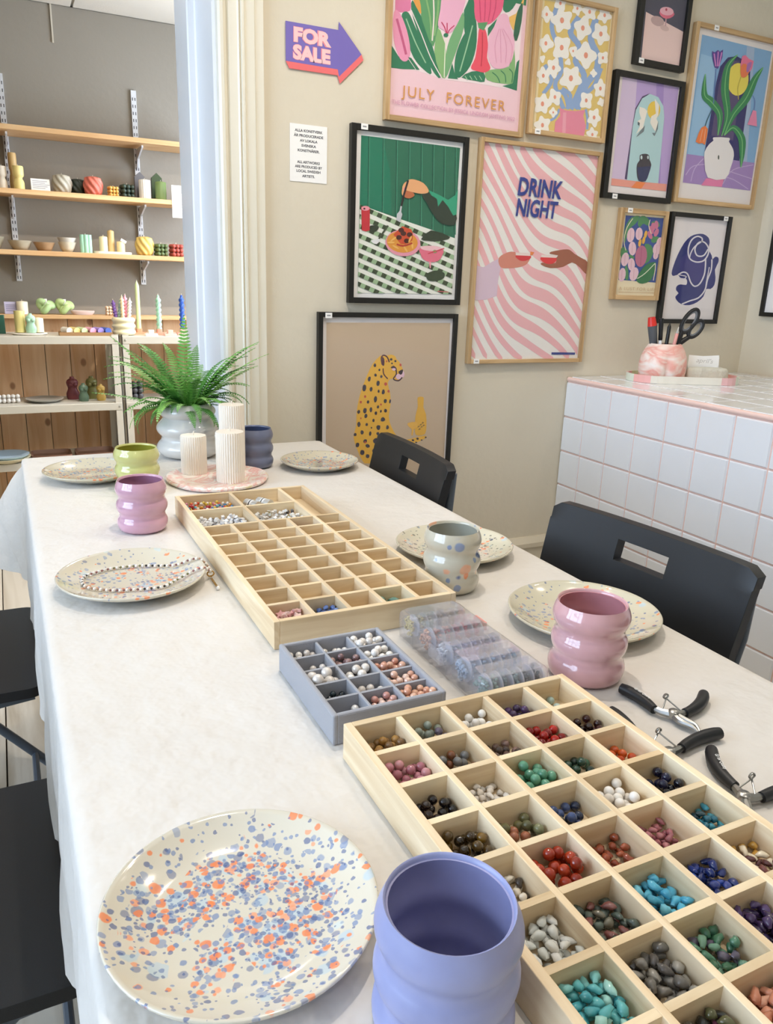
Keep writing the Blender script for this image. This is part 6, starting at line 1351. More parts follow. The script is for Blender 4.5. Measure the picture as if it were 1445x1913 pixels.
(3,'88b878',-1,[121.7,339,126.4,326.4,132.9,308.2,138.6,289.4,142.5,269.1,145.5,248.1,147.5,233.1,153.2,234.2,151.2,249.2,148.2,270.4,144.2,290.9,138.4,309.9,131.8,328.2,127.1,340.8]),
(3,'f2e6de',-1,[147.6,343.6,149,330.6,151,311.8,152.2,291.8,152,269.6,150.9,246,150.1,229.3,154.7,229.7,155.5,246.4,156.5,270,156.8,292.4,155.6,312.6,153.6,331.5,152.1,344.5]),
(3,'88b878',-1,[163.5,346.3,163.7,335.5,163.9,319.9,163.2,302.6,160.8,282,157.5,259.7,155.1,243.8,161.9,243.9,164.3,259.8,167.6,282.3,170.1,303.1,170.7,320.7,170.5,336.5,170.3,347.3]),
(2,'e9a24c',2,[82.3,337.3,102,336.2,112.6,294.4,101,301.3,85.9,320.6]),
(4,'f2b7d2',3,[185.8,367.4,255.3,379,255.5,334.6,232.5,281.8,210.3,258.2,186.5,263.6,169.6,272.3,174.7,313]),
(5,'c83a64',-1,[179.2,281.9,182.3,279,186.5,274.8,190.3,270.4,193.1,265.3,195.4,259.8,197,255.9,200.3,257,198.7,261,196.3,266.6,193.4,271.9,189.5,276.6,185.1,280.9,182,283.8]),
(5,'c83a64',-1,[198.1,283.3,198.4,279.8,198.7,274.9,199,270,199.1,265.1,199.2,260.1,199.2,256.6,202.7,257,202.7,260.5,202.6,265.5,202.5,270.5,202.2,275.4,201.9,280.4,201.6,283.8]),
(5,'c83a64',-1,[224.2,281.5,219.8,277.9,213.6,272.8,208.4,267.8,205.1,263.2,203.1,259,201.8,256.1,205.1,255.5,206.3,258.4,208.3,262.3,211.2,266.5,216.1,271.2,222.2,276.2,226.6,279.8]),
(5,'2f7d5a',0,[206,252.1,205.3,249.7,203.2,247.5,200,246,196.3,245.5,193,246,190.6,247.5,189.7,249.7,190.3,252.2,192.5,254.4,195.7,255.9,199.3,256.4,202.7,255.9,205,254.3]),
(3,'88b878',2,[170,265.6,187.7,243.6,201.6,209.4,201.5,135.9,181.5,151.8,160.8,203.7]),
(3,'77b07b',2,[253.5,320.9,259.4,281.3,242.1,228.8,221.7,175.5,203.3,136.1,201.3,195.7,211.4,242.5,232.5,281.8]),
(4,'eef0dc',-1,[196.6,247.2,196.4,224.7,196.3,195,196.9,163.2,197.5,137.7,200.5,138,199.9,163.5,199.3,195.3,199.3,225,199.5,247.5]),
(2,'2f7d5a',2,[256.2,325.8,285.4,375.1,291.3,376.1,296.5,309.6,280.2,284.4,263.6,263.8]),
(3,'2f7d5a',3,[296.5,309.6,304.6,283.5,305.5,233.1,288.1,179.7,254,144.9,235.2,154.1,235,200.3,252.7,248.5,279.9,288.9]),
(4,'9cc9a2',-1,[286.8,290.4,282.6,274.6,276.6,251.9,270.2,228.6,263.2,204.1,255.9,179,250.8,161.3,254.9,160.9,260,178.6,267.3,203.8,274.3,228.3,280.7,251.7,286.7,274.4,290.9,290.2]),
(4,'f0648a',2,[290.7,384.9,383.9,400.4,393.7,361.2,380.7,331.7,352,305.3,321.8,297.5,296.5,309.6,290.4,349.1]),
(5,'d84a74',-1,[304.8,373.8,305.9,364.6,307.6,351.5,309.4,338.6,311.2,326.2,313.1,314,314.5,305.4,318.1,306.1,316.7,314.7,314.8,326.9,313,339.3,311.2,352.2,309.5,365.3,308.3,374.5]),
(5,'d84a74',-1,[324.5,377.1,325.4,367.8,326.5,354.6,327.4,341.6,327.7,328.9,327.8,316.4,327.7,307.6,331.4,308,331.4,316.8,331.4,329.4,331,342.1,330.1,355.2,329,368.4,328.1,377.7]),
(5,'d84a74',-1,[344.4,380.4,344.9,371,345.5,357.7,345.6,344.6,344.3,331.7,342.5,318.8,341.1,309.8,344.8,309.9,346.1,318.9,348,331.8,349.2,344.9,349.2,358.2,348.5,371.6,348,380.9]),
(5,'d84a74',-1,[364.4,383.7,364.6,374.3,364.7,360.8,363.8,347.5,361.1,334.4,357.3,321.3,354.6,312,358.2,311.8,360.9,321.1,364.7,334.3,367.5,347.7,368.3,361.2,368.2,374.7,368,384.1]),
(3,'ef5468',3,[313.5,287.1,335.1,285.8,347.5,248.4,347.5,211.1,362.2,184.8,344.5,170.7,319.7,169.8,291.5,175.5,304.5,205.2,310.1,252.3]),
(4,'c93a50',-1,[322.9,277.1,324,265.3,325.5,248.5,326.5,231.5,326.6,214.4,326.2,197,325.9,184.8,329.6,185.1,329.9,197.3,330.3,214.7,330.2,232,329.1,249,327.6,265.9,326.5,277.6]),
(4,'5f9f6a',0,[306.4,299.7,342.5,307.5,329.2,282.6,310.4,286.7]),
(4,'f3bcd2',3,[386.7,334.9,411.7,336.5,423.6,310.6,442.8,276.1,443.7,233.7,430.5,203.4,400,187.4,368,190.3,349.8,220.7,349,267.1,367.8,302.2]),
(5,'e6a4c0',-1,[382.8,295.5,379,282.9,374,265,371.3,247.2,373.5,230,378.1,213.2,381.6,201.5,384,202.1,380.5,213.8,375.9,230.5,373.8,247.4,376.4,264.9,381.4,282.8,385.2,295.3]),
(5,'e6a4c0',-1,[387.7,295.9,388.9,284.1,390.6,267.1,392.4,250.1,394.4,233,396.4,215.8,397.9,203.8,400.4,204.1,398.9,216.2,396.9,233.4,394.9,250.5,393.1,267.5,391.4,284.5,390.2,296.3]),
(5,'e6a4c0',-1,[392.7,296.4,398.9,285.3,407.5,269.4,413.7,253,415.4,236,414.9,218.5,414.2,206.1,416.8,206.2,417.4,218.6,418,236.3,416.2,253.6,409.8,270.2,401.2,286.2,395,297.3]),
(5,'e6a4c0',-1,[397.8,297,409,286.6,424.4,271.6,435.2,256,436.6,239,433.4,221.1,430.7,208.4,433.2,208.3,436,221,439.2,239.2,437.6,256.7,426.6,272.8,411.1,287.9,399.9,298.3]),
(3,'f4c069',2,[418.3,332.9,442.4,345.9,458.6,376.1,468.9,400.8,465.8,368.1,451.4,319.5,440.6,299.2,426.7,311.1]),
(2,'2f7d5a',2,[394.9,347.7,417,346.6,439.8,373.1,437.1,400.1,393.9,393]),
(3,'35684f',2,[453.2,366.1,464.9,377.1,464.9,326.2,452.8,272.8,438.8,284.9,443.3,336.8]),
(2,'2f7d5a',0,[345.7,269,343.8,291.7,375.4,321.7,365.1,297.2]),
(2,'88b878',2,[344.3,173,387.4,185.8,430.9,198.7,445.5,248.2,455.1,182.7,451.5,153.3,403.6,147.3,352.5,150.4]),
(3,'2f7d5a',-1,[368.6,172.9,374,170.7,381.6,167.5,388.1,163.7,392.6,158.7,396.2,152.9,398.7,148.7,401.6,149.8,399.1,154,395.4,160,390.4,165.5,383.5,169.5,375.7,172.8,370.3,175]),
(3,'2f7d5a',-1,[399.5,181.7,404.3,179.6,410.8,176.5,415.9,172.3,418.5,165.7,419.9,157.6,420.8,151.8,424,152.3,423.1,158.2,421.6,166.4,418.7,173.6,413,178.4,406.1,181.7,401.3,183.8]),
(3,'2f7d5a',-1,[430.7,190.6,434.7,188.6,440.2,185.6,444,181,444.7,172.7,443.9,162.3,443.2,154.8,446.4,154.9,447.1,162.4,447.9,172.9,447.1,181.9,442.7,187.3,436.8,190.6,432.6,192.6]),
(2,'2f7d5a',2,[260,145.7,295.2,166.6,338.4,169.9,343.6,144.5,309.4,142.6]),
(3,'9cc9a2',-1,[270.5,151.1,280.4,140.6,283,142.2,273,152.6]),
(3,'9cc9a2',-1,[287.5,153.3,297.5,142.8,300.1,144.3,290,154.8]),
(3,'9cc9a2',-1,[304.6,155.5,314.7,145,317.2,146.5,307.1,157]),
(3,'9cc9a2',-1,[321.8,157.7,332,147.2,334.5,148.7,324.3,159.2]),
(2,'2f7d5a',0,[212.2,137.2,224.4,180.4,235.2,154.1,248.3,139.5]),
(2,'2f7d5a',0,[458.5,214.3,467.4,222.7,466.3,134.7,410.6,140.9,448.2,152.9]),
(2,'2f7d5a',0,[73.1,175.8,84.5,175.1,114.5,147.5,103.1,146]),
(2,'2f7d5a',0,[476.9,372.9,442.1,373.9,396.7,378.6,420.7,401.5,454.7,405.8,478.1,431.3]),
(2,'e17fa8',2,[431.9,523.3,418.7,538.4,429.4,588.3,461.8,574.3,470.6,521.6]),
(3,'ef9cbc',3,[475.8,486.2,470,439,448.9,399.9,426.2,397.2,416.1,424.5,429.7,475.6,453.8,515.6,471.7,521.4]),
(4,'c85c86',-1,[460.6,502.3,455.7,490.5,448.7,473.6,441.9,457,435.8,441.2,430,425.8,426,414.9,433.5,412.4,437.6,423.2,443.3,438.6,449.4,454.4,456.1,470.9,463,487.8,467.9,499.6]),
(2,'2f7d5a',3,[447.6,499.2,431.7,457.7,403.9,408.3,368,381.4,341.4,375.8,365.1,436.1,402.2,488.6,426.3,522,445.6,519]),
(3,'9cc9a2',-1,[432.1,506.4,423.6,491.6,411.2,470.3,398.4,449.9,385,431.4,371.2,413.6,361.4,401.2,364.9,399.3,374.7,411.7,388.5,429.5,402,448.1,414.8,468.6,427.1,489.9,435.7,504.8]),
(2,'2f7d5a',2,[418.3,529.8,396.1,480.6,364.2,418.2,332.7,376.9,308.5,368.5,339.2,439.8,362.3,490.1,395.9,533.3,415.6,556.2]),
(3,'f5e4e4',-1,[416.8,530.6,407.2,516.2,393.5,495.6,380,474.7,368.4,455.2,357.1,435.6,345.1,416.9,330.4,398,314.9,380.1,303.9,367.5,306.9,365.7,317.9,378.3,333.4,396.4,348.2,415.3,360.2,434.1,371.5,453.8,383.1,473.2,396.6,494.1,410.2,514.7,419.8,529.1]),
(2,'5f9f6a',2,[387.1,526,367.8,484.9,339.6,446.5,323.2,513.8,315.7,581.2,392.1,568.7]),
(3,'88b878',-1,[369.8,572.8,365.1,560.2,358.5,541.9,352.7,522.9,348.7,502.4,345.7,481.2,343.7,466.2,349.4,465.1,351.4,480.1,354.4,501.1,358.3,521.4,364,540.2,370.5,558.4,375.2,571]),
(3,'f2e6de',-1,[344.8,576.5,343.3,563.5,341.3,544.6,340.1,524.4,340.4,502,341.4,478.4,342.2,461.7,346.8,461.3,346,478,344.9,501.6,344.7,523.8,345.9,543.8,347.9,562.6,349.3,575.6]),
(3,'88b878',-1,[326.6,579.3,326.4,568.5,326.2,552.7,326.8,535.1,329.3,514.3,332.6,491.8,335,475.9,341.8,475.8,339.4,491.7,336.1,514,333.7,534.6,333,551.9,333.2,567.5,333.4,578.3]),
(2,'e9a24c',2,[411,552.6,395.9,533.3,384.3,526.4,394.9,568.2,414.6,569.3]),
(4,'f2b7d2',3,[322.2,545,327.3,504.3,310.4,495.6,286.6,490.2,264.4,513.8,241.4,566.6,241.6,611,311.1,599.4]),
(5,'c83a64',-1,[314.9,515.8,311.8,512.9,307.4,508.6,303.5,503.9,300.6,498.6,298.2,493,296.6,489,299.9,487.9,301.5,491.8,303.8,497.3,306.6,502.4,310.4,506.8,314.6,511,317.7,513.9]),
(5,'c83a64',-1,[295.3,515.8,295,512.4,294.7,507.4,294.4,502.5,294.3,497.5,294.2,492.5,294.2,489,297.7,488.6,297.7,492.1,297.8,497.1,297.9,502,298.2,506.9,298.5,511.8,298.8,515.3]),
(5,'c83a64',-1,[270.3,511.8,274.7,508.2,280.8,503.2,285.7,498.5,288.6,494.3,290.6,490.4,291.8,487.5,295.1,488.1,293.8,491,291.8,495.2,288.5,499.8,283.3,504.8,277.1,509.9,272.7,513.5]),
(5,'2f7d5a',0,[291.9,486.3,294.2,487.9,297.6,488.4,301.2,487.9,304.4,486.4,306.6,484.2,307.2,481.7,306.3,479.5,303.9,478,300.6,477.5,296.9,478,293.7,479.5,291.6,481.7,290.9,484.1]),
(3,'88b878',2,[336.1,435.7,315.4,383.8,295.4,367.9,295.3,441.4,309.2,475.6,326.9,497.6]),
(3,'77b07b',2,[264.4,513.8,285.5,474.5,295.6,427.7,293.6,368.1,275.2,407.5,254.8,460.8,237.5,513.3,243.4,552.9]),
(4,'eef0dc',-1,[297.4,479.5,297.6,457,297.6,427.3,297,395.5,296.4,370,299.4,369.7,300,395.2,300.6,427,300.5,456.7,300.3,479.2]),
(2,'2f7d5a',2,[233.3,495.8,216.7,516.4,200.4,541.6,205.6,608.1,211.5,607.1,240.7,557.8]),
(3,'2f7d5a',3,[217,520.9,244.2,480.5,261.9,432.3,261.7,386.1,242.9,376.9,208.8,411.7,191.4,465.1,192.3,515.5,200.4,541.6]),
(4,'9cc9a2',-1,[206,522.2,210.2,506.4,216.2,483.7,222.6,460.3,229.6,435.8,236.9,410.6,242,392.9,246.1,393.3,241,411,233.7,436.1,226.7,460.6,220.3,483.9,214.3,506.6,210.1,522.4]),
(4,'f0648a',2,[206.5,581.1,200.4,541.6,175.1,529.5,144.9,537.3,116.2,563.7,103.2,593.2,113,632.4,206.2,616.9]),
(5,'d84a74',-1,[188.6,606.5,187.4,597.3,185.7,584.2,183.9,571.3,182.1,558.9,180.2,546.7,178.8,538.1,182.4,537.4,183.8,546,185.7,558.2,187.5,570.6,189.3,583.5,191,596.6,192.1,605.8]),
(5,'d84a74',-1,[168.8,609.7,167.9,600.4,166.8,587.2,165.9,574.1,165.5,561.4,165.5,548.8,165.5,540,169.2,539.6,169.1,548.4,169.2,560.9,169.5,573.6,170.4,586.6,171.5,599.8,172.4,609.1]),
(5,'d84a74',-1,[148.9,612.9,148.4,603.6,147.7,590.2,147.7,576.9,148.9,563.8,150.8,550.9,152.1,541.9,155.8,541.8,154.4,550.8,152.6,563.7,151.3,576.6,151.4,589.7,152,603,152.5,612.4]),
(5,'d84a74',-1,[128.9,616.1,128.7,606.7,128.6,593.2,129.4,579.7,132.2,566.3,136,553.1,138.7,543.8,142.3,544,139.6,553.3,135.8,566.4,133.1,579.5,132.2,592.8,132.3,606.3,132.5,615.7]),
(3,'ef5468',3,[186.8,484.3,192.4,437.2,205.4,407.5,177.2,401.8,152.4,402.7,134.7,416.8,149.4,443.1,149.4,480.4,161.8,517.8,183.4,519.1]),
(4,'c93a50',-1,[170.4,509.6,169.3,497.9,167.8,481,166.7,464,166.6,446.7,167,429.3,167.3,417.1,171,416.8,170.7,429,170.3,446.4,170.4,463.5,171.4,480.5,172.9,497.3,174,509.1]),
(4,'5f9f6a',0,[186.5,518.7,167.7,514.6,154.4,539.5,190.5,531.7]),
(4,'f3bcd2',3,[129.1,534.2,147.9,499.1,147.1,452.7,128.9,422.3,96.9,419.4,66.4,435.4,53.2,465.7,54.1,508.1,73.3,542.6,85.2,568.5,110.2,566.9]),
(5,'e6a4c0',-1,[111.7,527.3,115.5,514.8,120.5,496.9,123.1,479.4,121,462.5,116.4,445.8,112.9,434.1,115.3,433.5,118.8,445.2,123.4,462,125.6,479.2,122.9,497,117.9,514.9,114.1,527.5]),
(5,'e6a4c0',-1,[106.7,528.3,105.5,516.5,103.8,499.5,102,482.5,100,465.4,98,448.2,96.5,436.1,99,435.8,100.5,447.8,102.5,465,104.5,482.1,106.3,499.1,108,516.1,109.2,527.9]),
(5,'e6a4c0',-1,[101.9,529.3,95.7,518.2,87.1,502.2,80.7,485.6,78.9,468.3,79.5,450.6,80.1,438.2,82.7,438.1,82,450.5,81.5,468,83.2,485,89.4,501.4,98,517.3,104.2,528.4]),
(5,'e6a4c0',-1,[97,530.3,85.8,519.9,70.3,504.8,59.3,488.7,57.7,471.2,60.9,453,63.7,440.3,66.2,440.4,63.5,453.1,60.3,471,61.7,488,72.5,503.6,87.9,518.6,99.1,529]),
(3,'f4c069',2,[70.2,543.1,56.3,531.2,45.5,551.5,31.1,600.1,28,632.8,38.3,608.1,54.5,577.9,78.6,564.9]),
(2,'2f7d5a',2,[103,625,59.8,632.1,57.1,605.1,79.9,578.6,102,579.7]),
(3,'35684f',2,[53.6,568.8,58.1,516.9,44.1,504.8,32,558.2,32,609.1,43.7,598.1]),
(2,'2f7d5a',0,[131.8,529.2,121.5,553.7,153.1,523.7,151.2,501]),
(2,'88b878',2,[144.4,382.4,93.3,379.3,45.4,385.3,41.8,414.7,51.4,480.2,66,430.7,109.5,417.8,152.6,405]),
(3,'2f7d5a',-1,[126.6,407,121.2,404.8,113.4,401.5,106.5,397.5,101.5,392,97.8,386,95.3,381.8,98.2,380.7,100.7,384.9,104.3,390.7,108.8,395.7,115.3,399.5,122.9,402.7,128.3,404.9]),
(3,'2f7d5a',-1,[95.6,415.8,90.8,413.7,83.9,410.4,78.2,405.6,75.3,398.4,73.8,390.2,72.9,384.3,76.1,383.8,77,389.6,78.4,397.7,81,404.3,86.1,408.5,92.6,411.6,97.4,413.7]),
(3,'2f7d5a',-1,[64.3,424.6,60.1,422.6,54.2,419.3,49.8,413.9,49,404.9,49.8,394.4,50.5,386.9,53.7,386.8,53,394.3,52.2,404.7,52.9,413,56.7,417.6,62.2,420.6,66.2,422.6]),
(2,'2f7d5a',2,[187.5,374.6,153.3,376.5,158.5,401.9,201.7,398.6,236.9,377.7]),
(3,'9cc9a2',-1,[223.9,384.6,213.9,374.2,216.5,372.6,226.4,383.1]),
(3,'9cc9a2',-1,[206.9,386.8,196.8,376.3,199.4,374.8,209.4,385.3]),
(3,'9cc9a2',-1,[189.8,389,179.7,378.5,182.2,377,192.3,387.5]),
(3,'9cc9a2',-1,[172.6,391.2,162.4,380.7,164.9,379.2,175.1,389.7]),
(2,'2f7d5a',0,[248.6,371.5,261.7,386.1,272.5,412.4,284.7,369.2]),
(2,'2f7d5a',0,[48.7,384.9,86.3,372.9,30.6,366.7,29.5,454.7,38.4,446.3]),
(2,'2f7d5a',0,[393.8,378,382.4,379.5,412.4,407.1,423.8,407.8]),
],
'flowers': [
(0,'f3e2b6',0,[18.5,391.1,301.9,392.7,308.1,11.6,26.9,9.1]),
(1,'e5c878',0,[29.2,383.6,296.9,388,302.9,21.7,32.8,17.3]),
(2,'92aed8',-1,[68.6,373.2,65.1,362.7,59.7,347.4,55.3,329.7,55.3,312,62,295.4,73,279.3,84.6,263.7,93.2,249,98.9,234.6,103.3,220.2,105.9,206.6,106.5,194.7,103.2,185.5,96.2,176.6,88.9,165.4,87.5,151.1,95.2,133.6,108.2,114.2,121.7,96.2,130.8,83.8,146.8,90.7,137.6,103.1,124.2,120.9,111.7,139.4,105,154.1,106,163.2,111.7,171.5,119.6,181.7,124.1,194.7,123.5,209,120.6,223.7,116,238.9,109.8,254.4,100.4,270.2,88.6,286,78.2,301.2,72.3,315.3,72.4,330.1,76.4,346.4,81.7,361.3,85.2,371.9]),
(2,'92aed8',-1,[157,361.2,150.4,352.3,140.3,339.2,130.9,324.1,127.3,308.6,135.4,295.9,148.7,287.1,160.6,280,166.5,273.9,166.3,266.5,162.4,255.7,157.8,242.7,158.4,228.6,168.2,216.8,181.5,208.2,192.6,201,197.9,194.1,198.2,185.2,195,173.4,189.6,160.2,183.8,146.7,177.1,132.3,168.9,116.9,161.1,103,155.6,93.2,177.6,87.6,183.1,97.4,191,111.6,199.5,127.6,206.5,142.6,212.4,156.4,218.2,170.7,222,185.2,221.1,199.8,211.7,212.3,198.2,221.3,186.7,228.5,181,234.7,181.1,242.2,185,253.1,189.6,266.1,189,280.3,178.7,291.9,165,300.2,154.2,306.9,150.2,312.2,152.7,320.8,160.7,333.4,170.4,346,177.2,355]),
(2,'92aed8',-1,[223.3,364.7,219.9,353.6,214.7,337.1,210.4,318.5,210.3,300.9,217.5,286.2,228.7,274.1,239.1,264,245.4,254.8,248,245.2,248.8,235.2,247.6,225.2,244.6,215.6,238.9,206.9,229.6,197.4,218.3,185.7,208.1,170.9,199.8,151.7,192.3,129.6,186,109.2,181.6,95.2,207.8,92,212.2,106.2,218.4,126.5,225.6,147.9,233,165.2,241.3,177,251.4,187.4,262,198.4,270.2,210.9,274.4,224,275.8,236.7,274.8,249.4,271,262.4,262.5,275,251.2,286,241.5,296,236.5,305.7,236.8,319,240.6,335.7,245.7,351.8,249.1,363.1]),
(2,'92aed8',-1,[43.2,202.2,50.3,195.1,60.6,185.1,69.7,174.2,73.6,164.9,70.4,155.5,62.1,143.8,52.4,132.8,45.7,124.9,58,119.7,64.7,127.5,74.8,139,84.2,152.4,88.4,166.2,83.3,179.4,73.1,191.7,62.4,202,55.3,209.1]),
(2,'92aed8',-1,[95.9,99.6,100,106.4,105.9,116.3,112.2,125.5,117,130,119.4,130.5,123.6,130,128.9,127.9,133.9,124.3,138.9,117.1,144,106.3,148.4,95.2,151.6,87.5,167.7,91.7,164.5,99.4,160,110.7,154.4,122.5,147.7,131.7,139.5,137.7,129.9,141.5,118.9,142.4,107.3,139.2,98.5,131.2,91.2,120.8,85.1,110.6,81,103.8]),
(2,'92aed8',-1,[269,226.9,265.5,216.9,260.7,202.5,254.8,187.3,248.2,174.8,240.5,165.9,231,158.1,220.5,149.9,210.4,140.2,201.2,128.2,192.5,115.1,185.1,103.2,180,95.1,195.3,90.6,200.5,98.8,207.8,110.5,216.3,123.2,224.6,134.2,233.3,142.5,243.4,150.4,254.1,159.2,263.6,170.2,271.1,184.4,277.3,200.4,282.2,215,285.6,225.1]),
(2,'92aed8',-1,[116.9,86.1,114.8,81,111.9,73.7,108.2,66.3,103.7,60.4,96.9,55.9,87.8,51.5,78.8,47.8,72.4,45.1,76.8,39,83.1,41.6,92.4,45.5,102.5,50.3,111.1,56.2,116.9,63.6,121.1,71.9,124.1,79.4,126.2,84.5]),
(2,'92aed8',-1,[225.2,96.4,227.4,91.1,230.7,83.5,233.9,75,236.3,67,237.7,58.9,238.4,50.1,238.7,42.1,239,36.5,249.1,37.1,248.8,42.7,248.5,50.8,247.7,59.9,246.3,68.6,243.7,77.1,240.3,85.9,237,93.5,234.8,98.9]),
(2,'92aed8',-1,[121.4,141,129.1,138.8,140,135.9,149.6,132.2,154.3,128.3,154.7,120.9,151.9,109.5,147.9,97.9,145.2,89.8,160.1,87.9,162.8,95.9,167,107.9,170,121,168.8,132.7,159.7,141,147.1,146,135.4,149.1,127.9,151.3]),
(3,'faf6ee',0,[66.9,349.7,65.3,343.5,59.6,339,55,335.7,52.6,330.9,49.2,324.8,42.8,321.8,36.3,324.4,32.3,329.6,29.6,333.4,24.8,334.7,18,336.6,13.5,341.4,15.1,347.5,20.7,352,25.3,355.3,27.7,360.1,31.1,366.1,37.4,369.1,43.9,366.6,47.9,361.4,50.6,357.7,55.5,356.4,62.4,354.5]),
(4,'ee9d83',0,[45.1,346.3,44,342.3,40.7,340.3,37,341.3,35.2,344.8,36.2,348.7,39.5,350.8,43.2,349.8]),
(3,'faf6ee',0,[136.5,319.4,127.6,315.8,117.4,316.5,110.4,316.5,105.4,311.9,98.5,304.7,89.4,301.5,82.4,306,79.5,314.3,77.2,320.4,70.1,323.2,60.3,327,55.9,334.3,61.1,342.3,71.1,347.3,78,350.9,79.9,356.6,81.7,364.9,87.5,370.8,96,370.5,103.3,365.8,109,362.9,116.6,364.9,127.7,367.8,137.4,365.5,139.5,357.1,135,347.8,131.8,341.1,134.4,335.2,138.4,327.3]),
(4,'ee9d83',0,[109.2,339.6,107.6,333.3,102.2,329.9,96.3,331.6,93.2,337.2,94.8,343.5,100.2,346.8,106.1,345.2]),
(3,'faf6ee',0,[164.1,360.4,158.9,360.7,154.7,364.1,151.6,366.5,147.5,366.3,142.1,365.8,138,368,138.1,372.6,141,377,142.7,380,141.4,383,139.1,387.1,139.5,391.5,143.6,393.8,148.8,393.7,152.7,393.9,155.9,396.6,160.3,400.5,165.7,401.4,169.1,397.9,169.7,392.6,170.1,388.9,173,387.1,177.2,384.9,179.1,381.2,176.7,377.5,172.2,375.1,169.2,373.2,168.5,369.6,167.6,364.3]),
(4,'ee9d83',0,[161.6,381.2,160.7,377.8,157.8,376,154.6,376.9,152.9,379.8,153.8,383.2,156.7,385,159.9,384.2]),
(3,'faf6ee',0,[195.6,354.9,191.9,359.2,191.2,365.2,190.3,369.2,185.8,371.4,179,374.5,175.5,379.8,178.8,385.1,185.7,388.3,190.8,390.7,192.7,395.2,195.1,401.5,200.6,405.1,207.2,403.1,211.9,398.1,215.2,394.7,220.1,394.9,227.2,395.5,233,393.3,233.9,387.9,230.8,382.4,228.8,378.2,231,373.6,234.1,367.2,232.5,360.9,225.5,358.6,217.5,360.1,211.9,361.2,207.5,358.8,201.8,355.2]),
(4,'ee9d83',0,[213.1,379.7,212,375.3,208.2,372.9,203.9,374,201.6,377.9,202.7,382.4,206.6,384.8,210.9,383.7]),
(3,'faf6ee',0,[240.6,365,240.9,371,245.6,376.7,249,380.7,248.4,384.9,247,390.4,249.4,395.3,255.6,396.8,262.1,395.4,266.7,394.8,270.8,397.5,276.8,401.8,283.7,402.9,287.9,398.9,288.4,392.7,289,388.1,293.2,385.3,299,381.4,300.6,376,295.7,371.4,288.2,369.3,283.1,367.7,281.1,364,278.7,358.4,273.8,354.8,268,355.9,263.6,360,260.1,362.8,254.5,362.4,246.5,361.9]),
(4,'ee9d83',0,[275.1,379.7,274.1,375.4,270.4,373.1,266.2,374.2,264,378,265,382.3,268.7,384.6,272.9,383.5]),
(3,'faf6ee',0,[149.4,335.7,155.2,343,164.6,346.6,171.9,349.5,177.3,356,185.4,364.3,196.6,367,205.2,360.6,207.8,350.3,209.1,342.8,214.3,338,221.3,331.9,223.3,323.3,217.4,316,207.8,312.4,200.4,309.5,195,303,186.8,294.6,175.6,292,167,298.6,164.4,308.9,163.2,316.4,158.2,321.2,151.3,327.3]),
(4,'ee9d83',0,[193.6,330.7,192.2,324.8,187.2,321.7,181.5,323.2,178.6,328.5,180.1,334.3,185.1,337.4,190.7,335.9]),
(3,'faf6ee',0,[237.1,351.6,246.3,352.5,255.4,348.7,261.6,346,267.5,347.9,275.4,351.2,283.3,350.5,286.9,344.5,286.3,337.1,286.3,331.7,291.6,327.8,299.4,322.1,302,314.3,295.8,308.4,285.7,306.4,278.5,304.9,274.6,299.9,269.7,292.9,262.1,290,254.8,294,250.6,301.2,247.5,305.9,241.3,306.7,232.1,307.5,225.3,311.7,225.7,318.7,231.4,325,235.4,329.9,234.4,336,233,344.6]),
(4,'ee9d83',0,[269.1,324.8,267.7,319.1,262.9,316.2,257.4,317.6,254.5,322.6,255.9,328.3,260.7,331.2,266.2,329.8]),
(3,'faf6ee',0,[48.5,292.6,55.6,290.2,59.7,284.2,62.8,279.3,68.7,276.4,76.2,272,78.6,264.7,73.3,258,64.7,254.7,58.6,252.6,55.2,248.1,50.6,241.9,43.2,238.4,36.1,240.9,32,247,28.9,251.9,23.1,254.8,15.8,259.2,13.4,266.4,18.7,273,27.2,276.3,33.2,278.5,36.6,282.9,41.2,289.1]),
(4,'ee9d83',0,[51.6,266.4,50.4,261.7,46.6,259.3,42.3,260.6,40.1,264.7,41.3,269.4,45.1,271.8,49.4,270.6]),
(3,'faf6ee',0,[139.5,291.2,142.1,281.2,138.3,270.9,135.5,263.8,137.9,257.1,141.3,247.6,138.8,237.6,129.1,232.9,117.9,234.2,109.2,235.6,100.4,232.9,88.9,230.1,78.8,233.9,76.3,243.9,80.1,254.1,82.9,261.2,80.6,267.8,77.3,277.2,79.8,287,89.3,291.7,100.3,290.5,108.9,289.2,117.7,292,129.3,294.9]),
(4,'ee9d83',0,[116.9,263.6,115.3,257.4,110.1,254.2,104.3,255.8,101.3,261.4,102.9,267.6,108.1,270.8,113.9,269.1]),
(3,'faf6ee',0,[256.1,260.1,253.3,249.5,243.1,242,234.9,236.6,230.7,228.5,224.6,218.4,213.6,213.6,202.2,218.3,195.3,227.5,190.5,234,182.1,236.5,170.1,240.1,162.3,248.6,165.1,259,175,266.5,183.2,271.8,187.3,279.8,193.3,289.8,204.2,294.6,215.4,290.1,222.3,281.1,227.2,274.7,235.8,272.2,248,268.7]),
(4,'ee9d83',0,[217.5,255.5,215.8,248.7,210.1,245.2,203.6,247.1,200.3,253.1,201.9,259.9,207.6,263.4,214.1,261.6]),
(3,'faf6ee',0,[301.4,244.8,295.1,242.1,288.2,242.5,283.3,242.7,278.8,240.2,272.3,236.7,265,236.7,260.9,241.6,261.2,248.1,261.9,253,259.7,257.3,257.3,262.8,259.1,268.3,265.3,271,272.1,270.6,277,270.5,281.4,273,287.9,276.5,295.2,276.5,299.4,271.7,299.1,265.2,298.4,260.2,300.6,256,303.1,250.4]),
(4,'ee9d83',0,[284.9,257.3,284,253.5,280.8,251.6,277.2,252.6,275.3,256,276.2,259.7,279.4,261.6,283,260.6]),
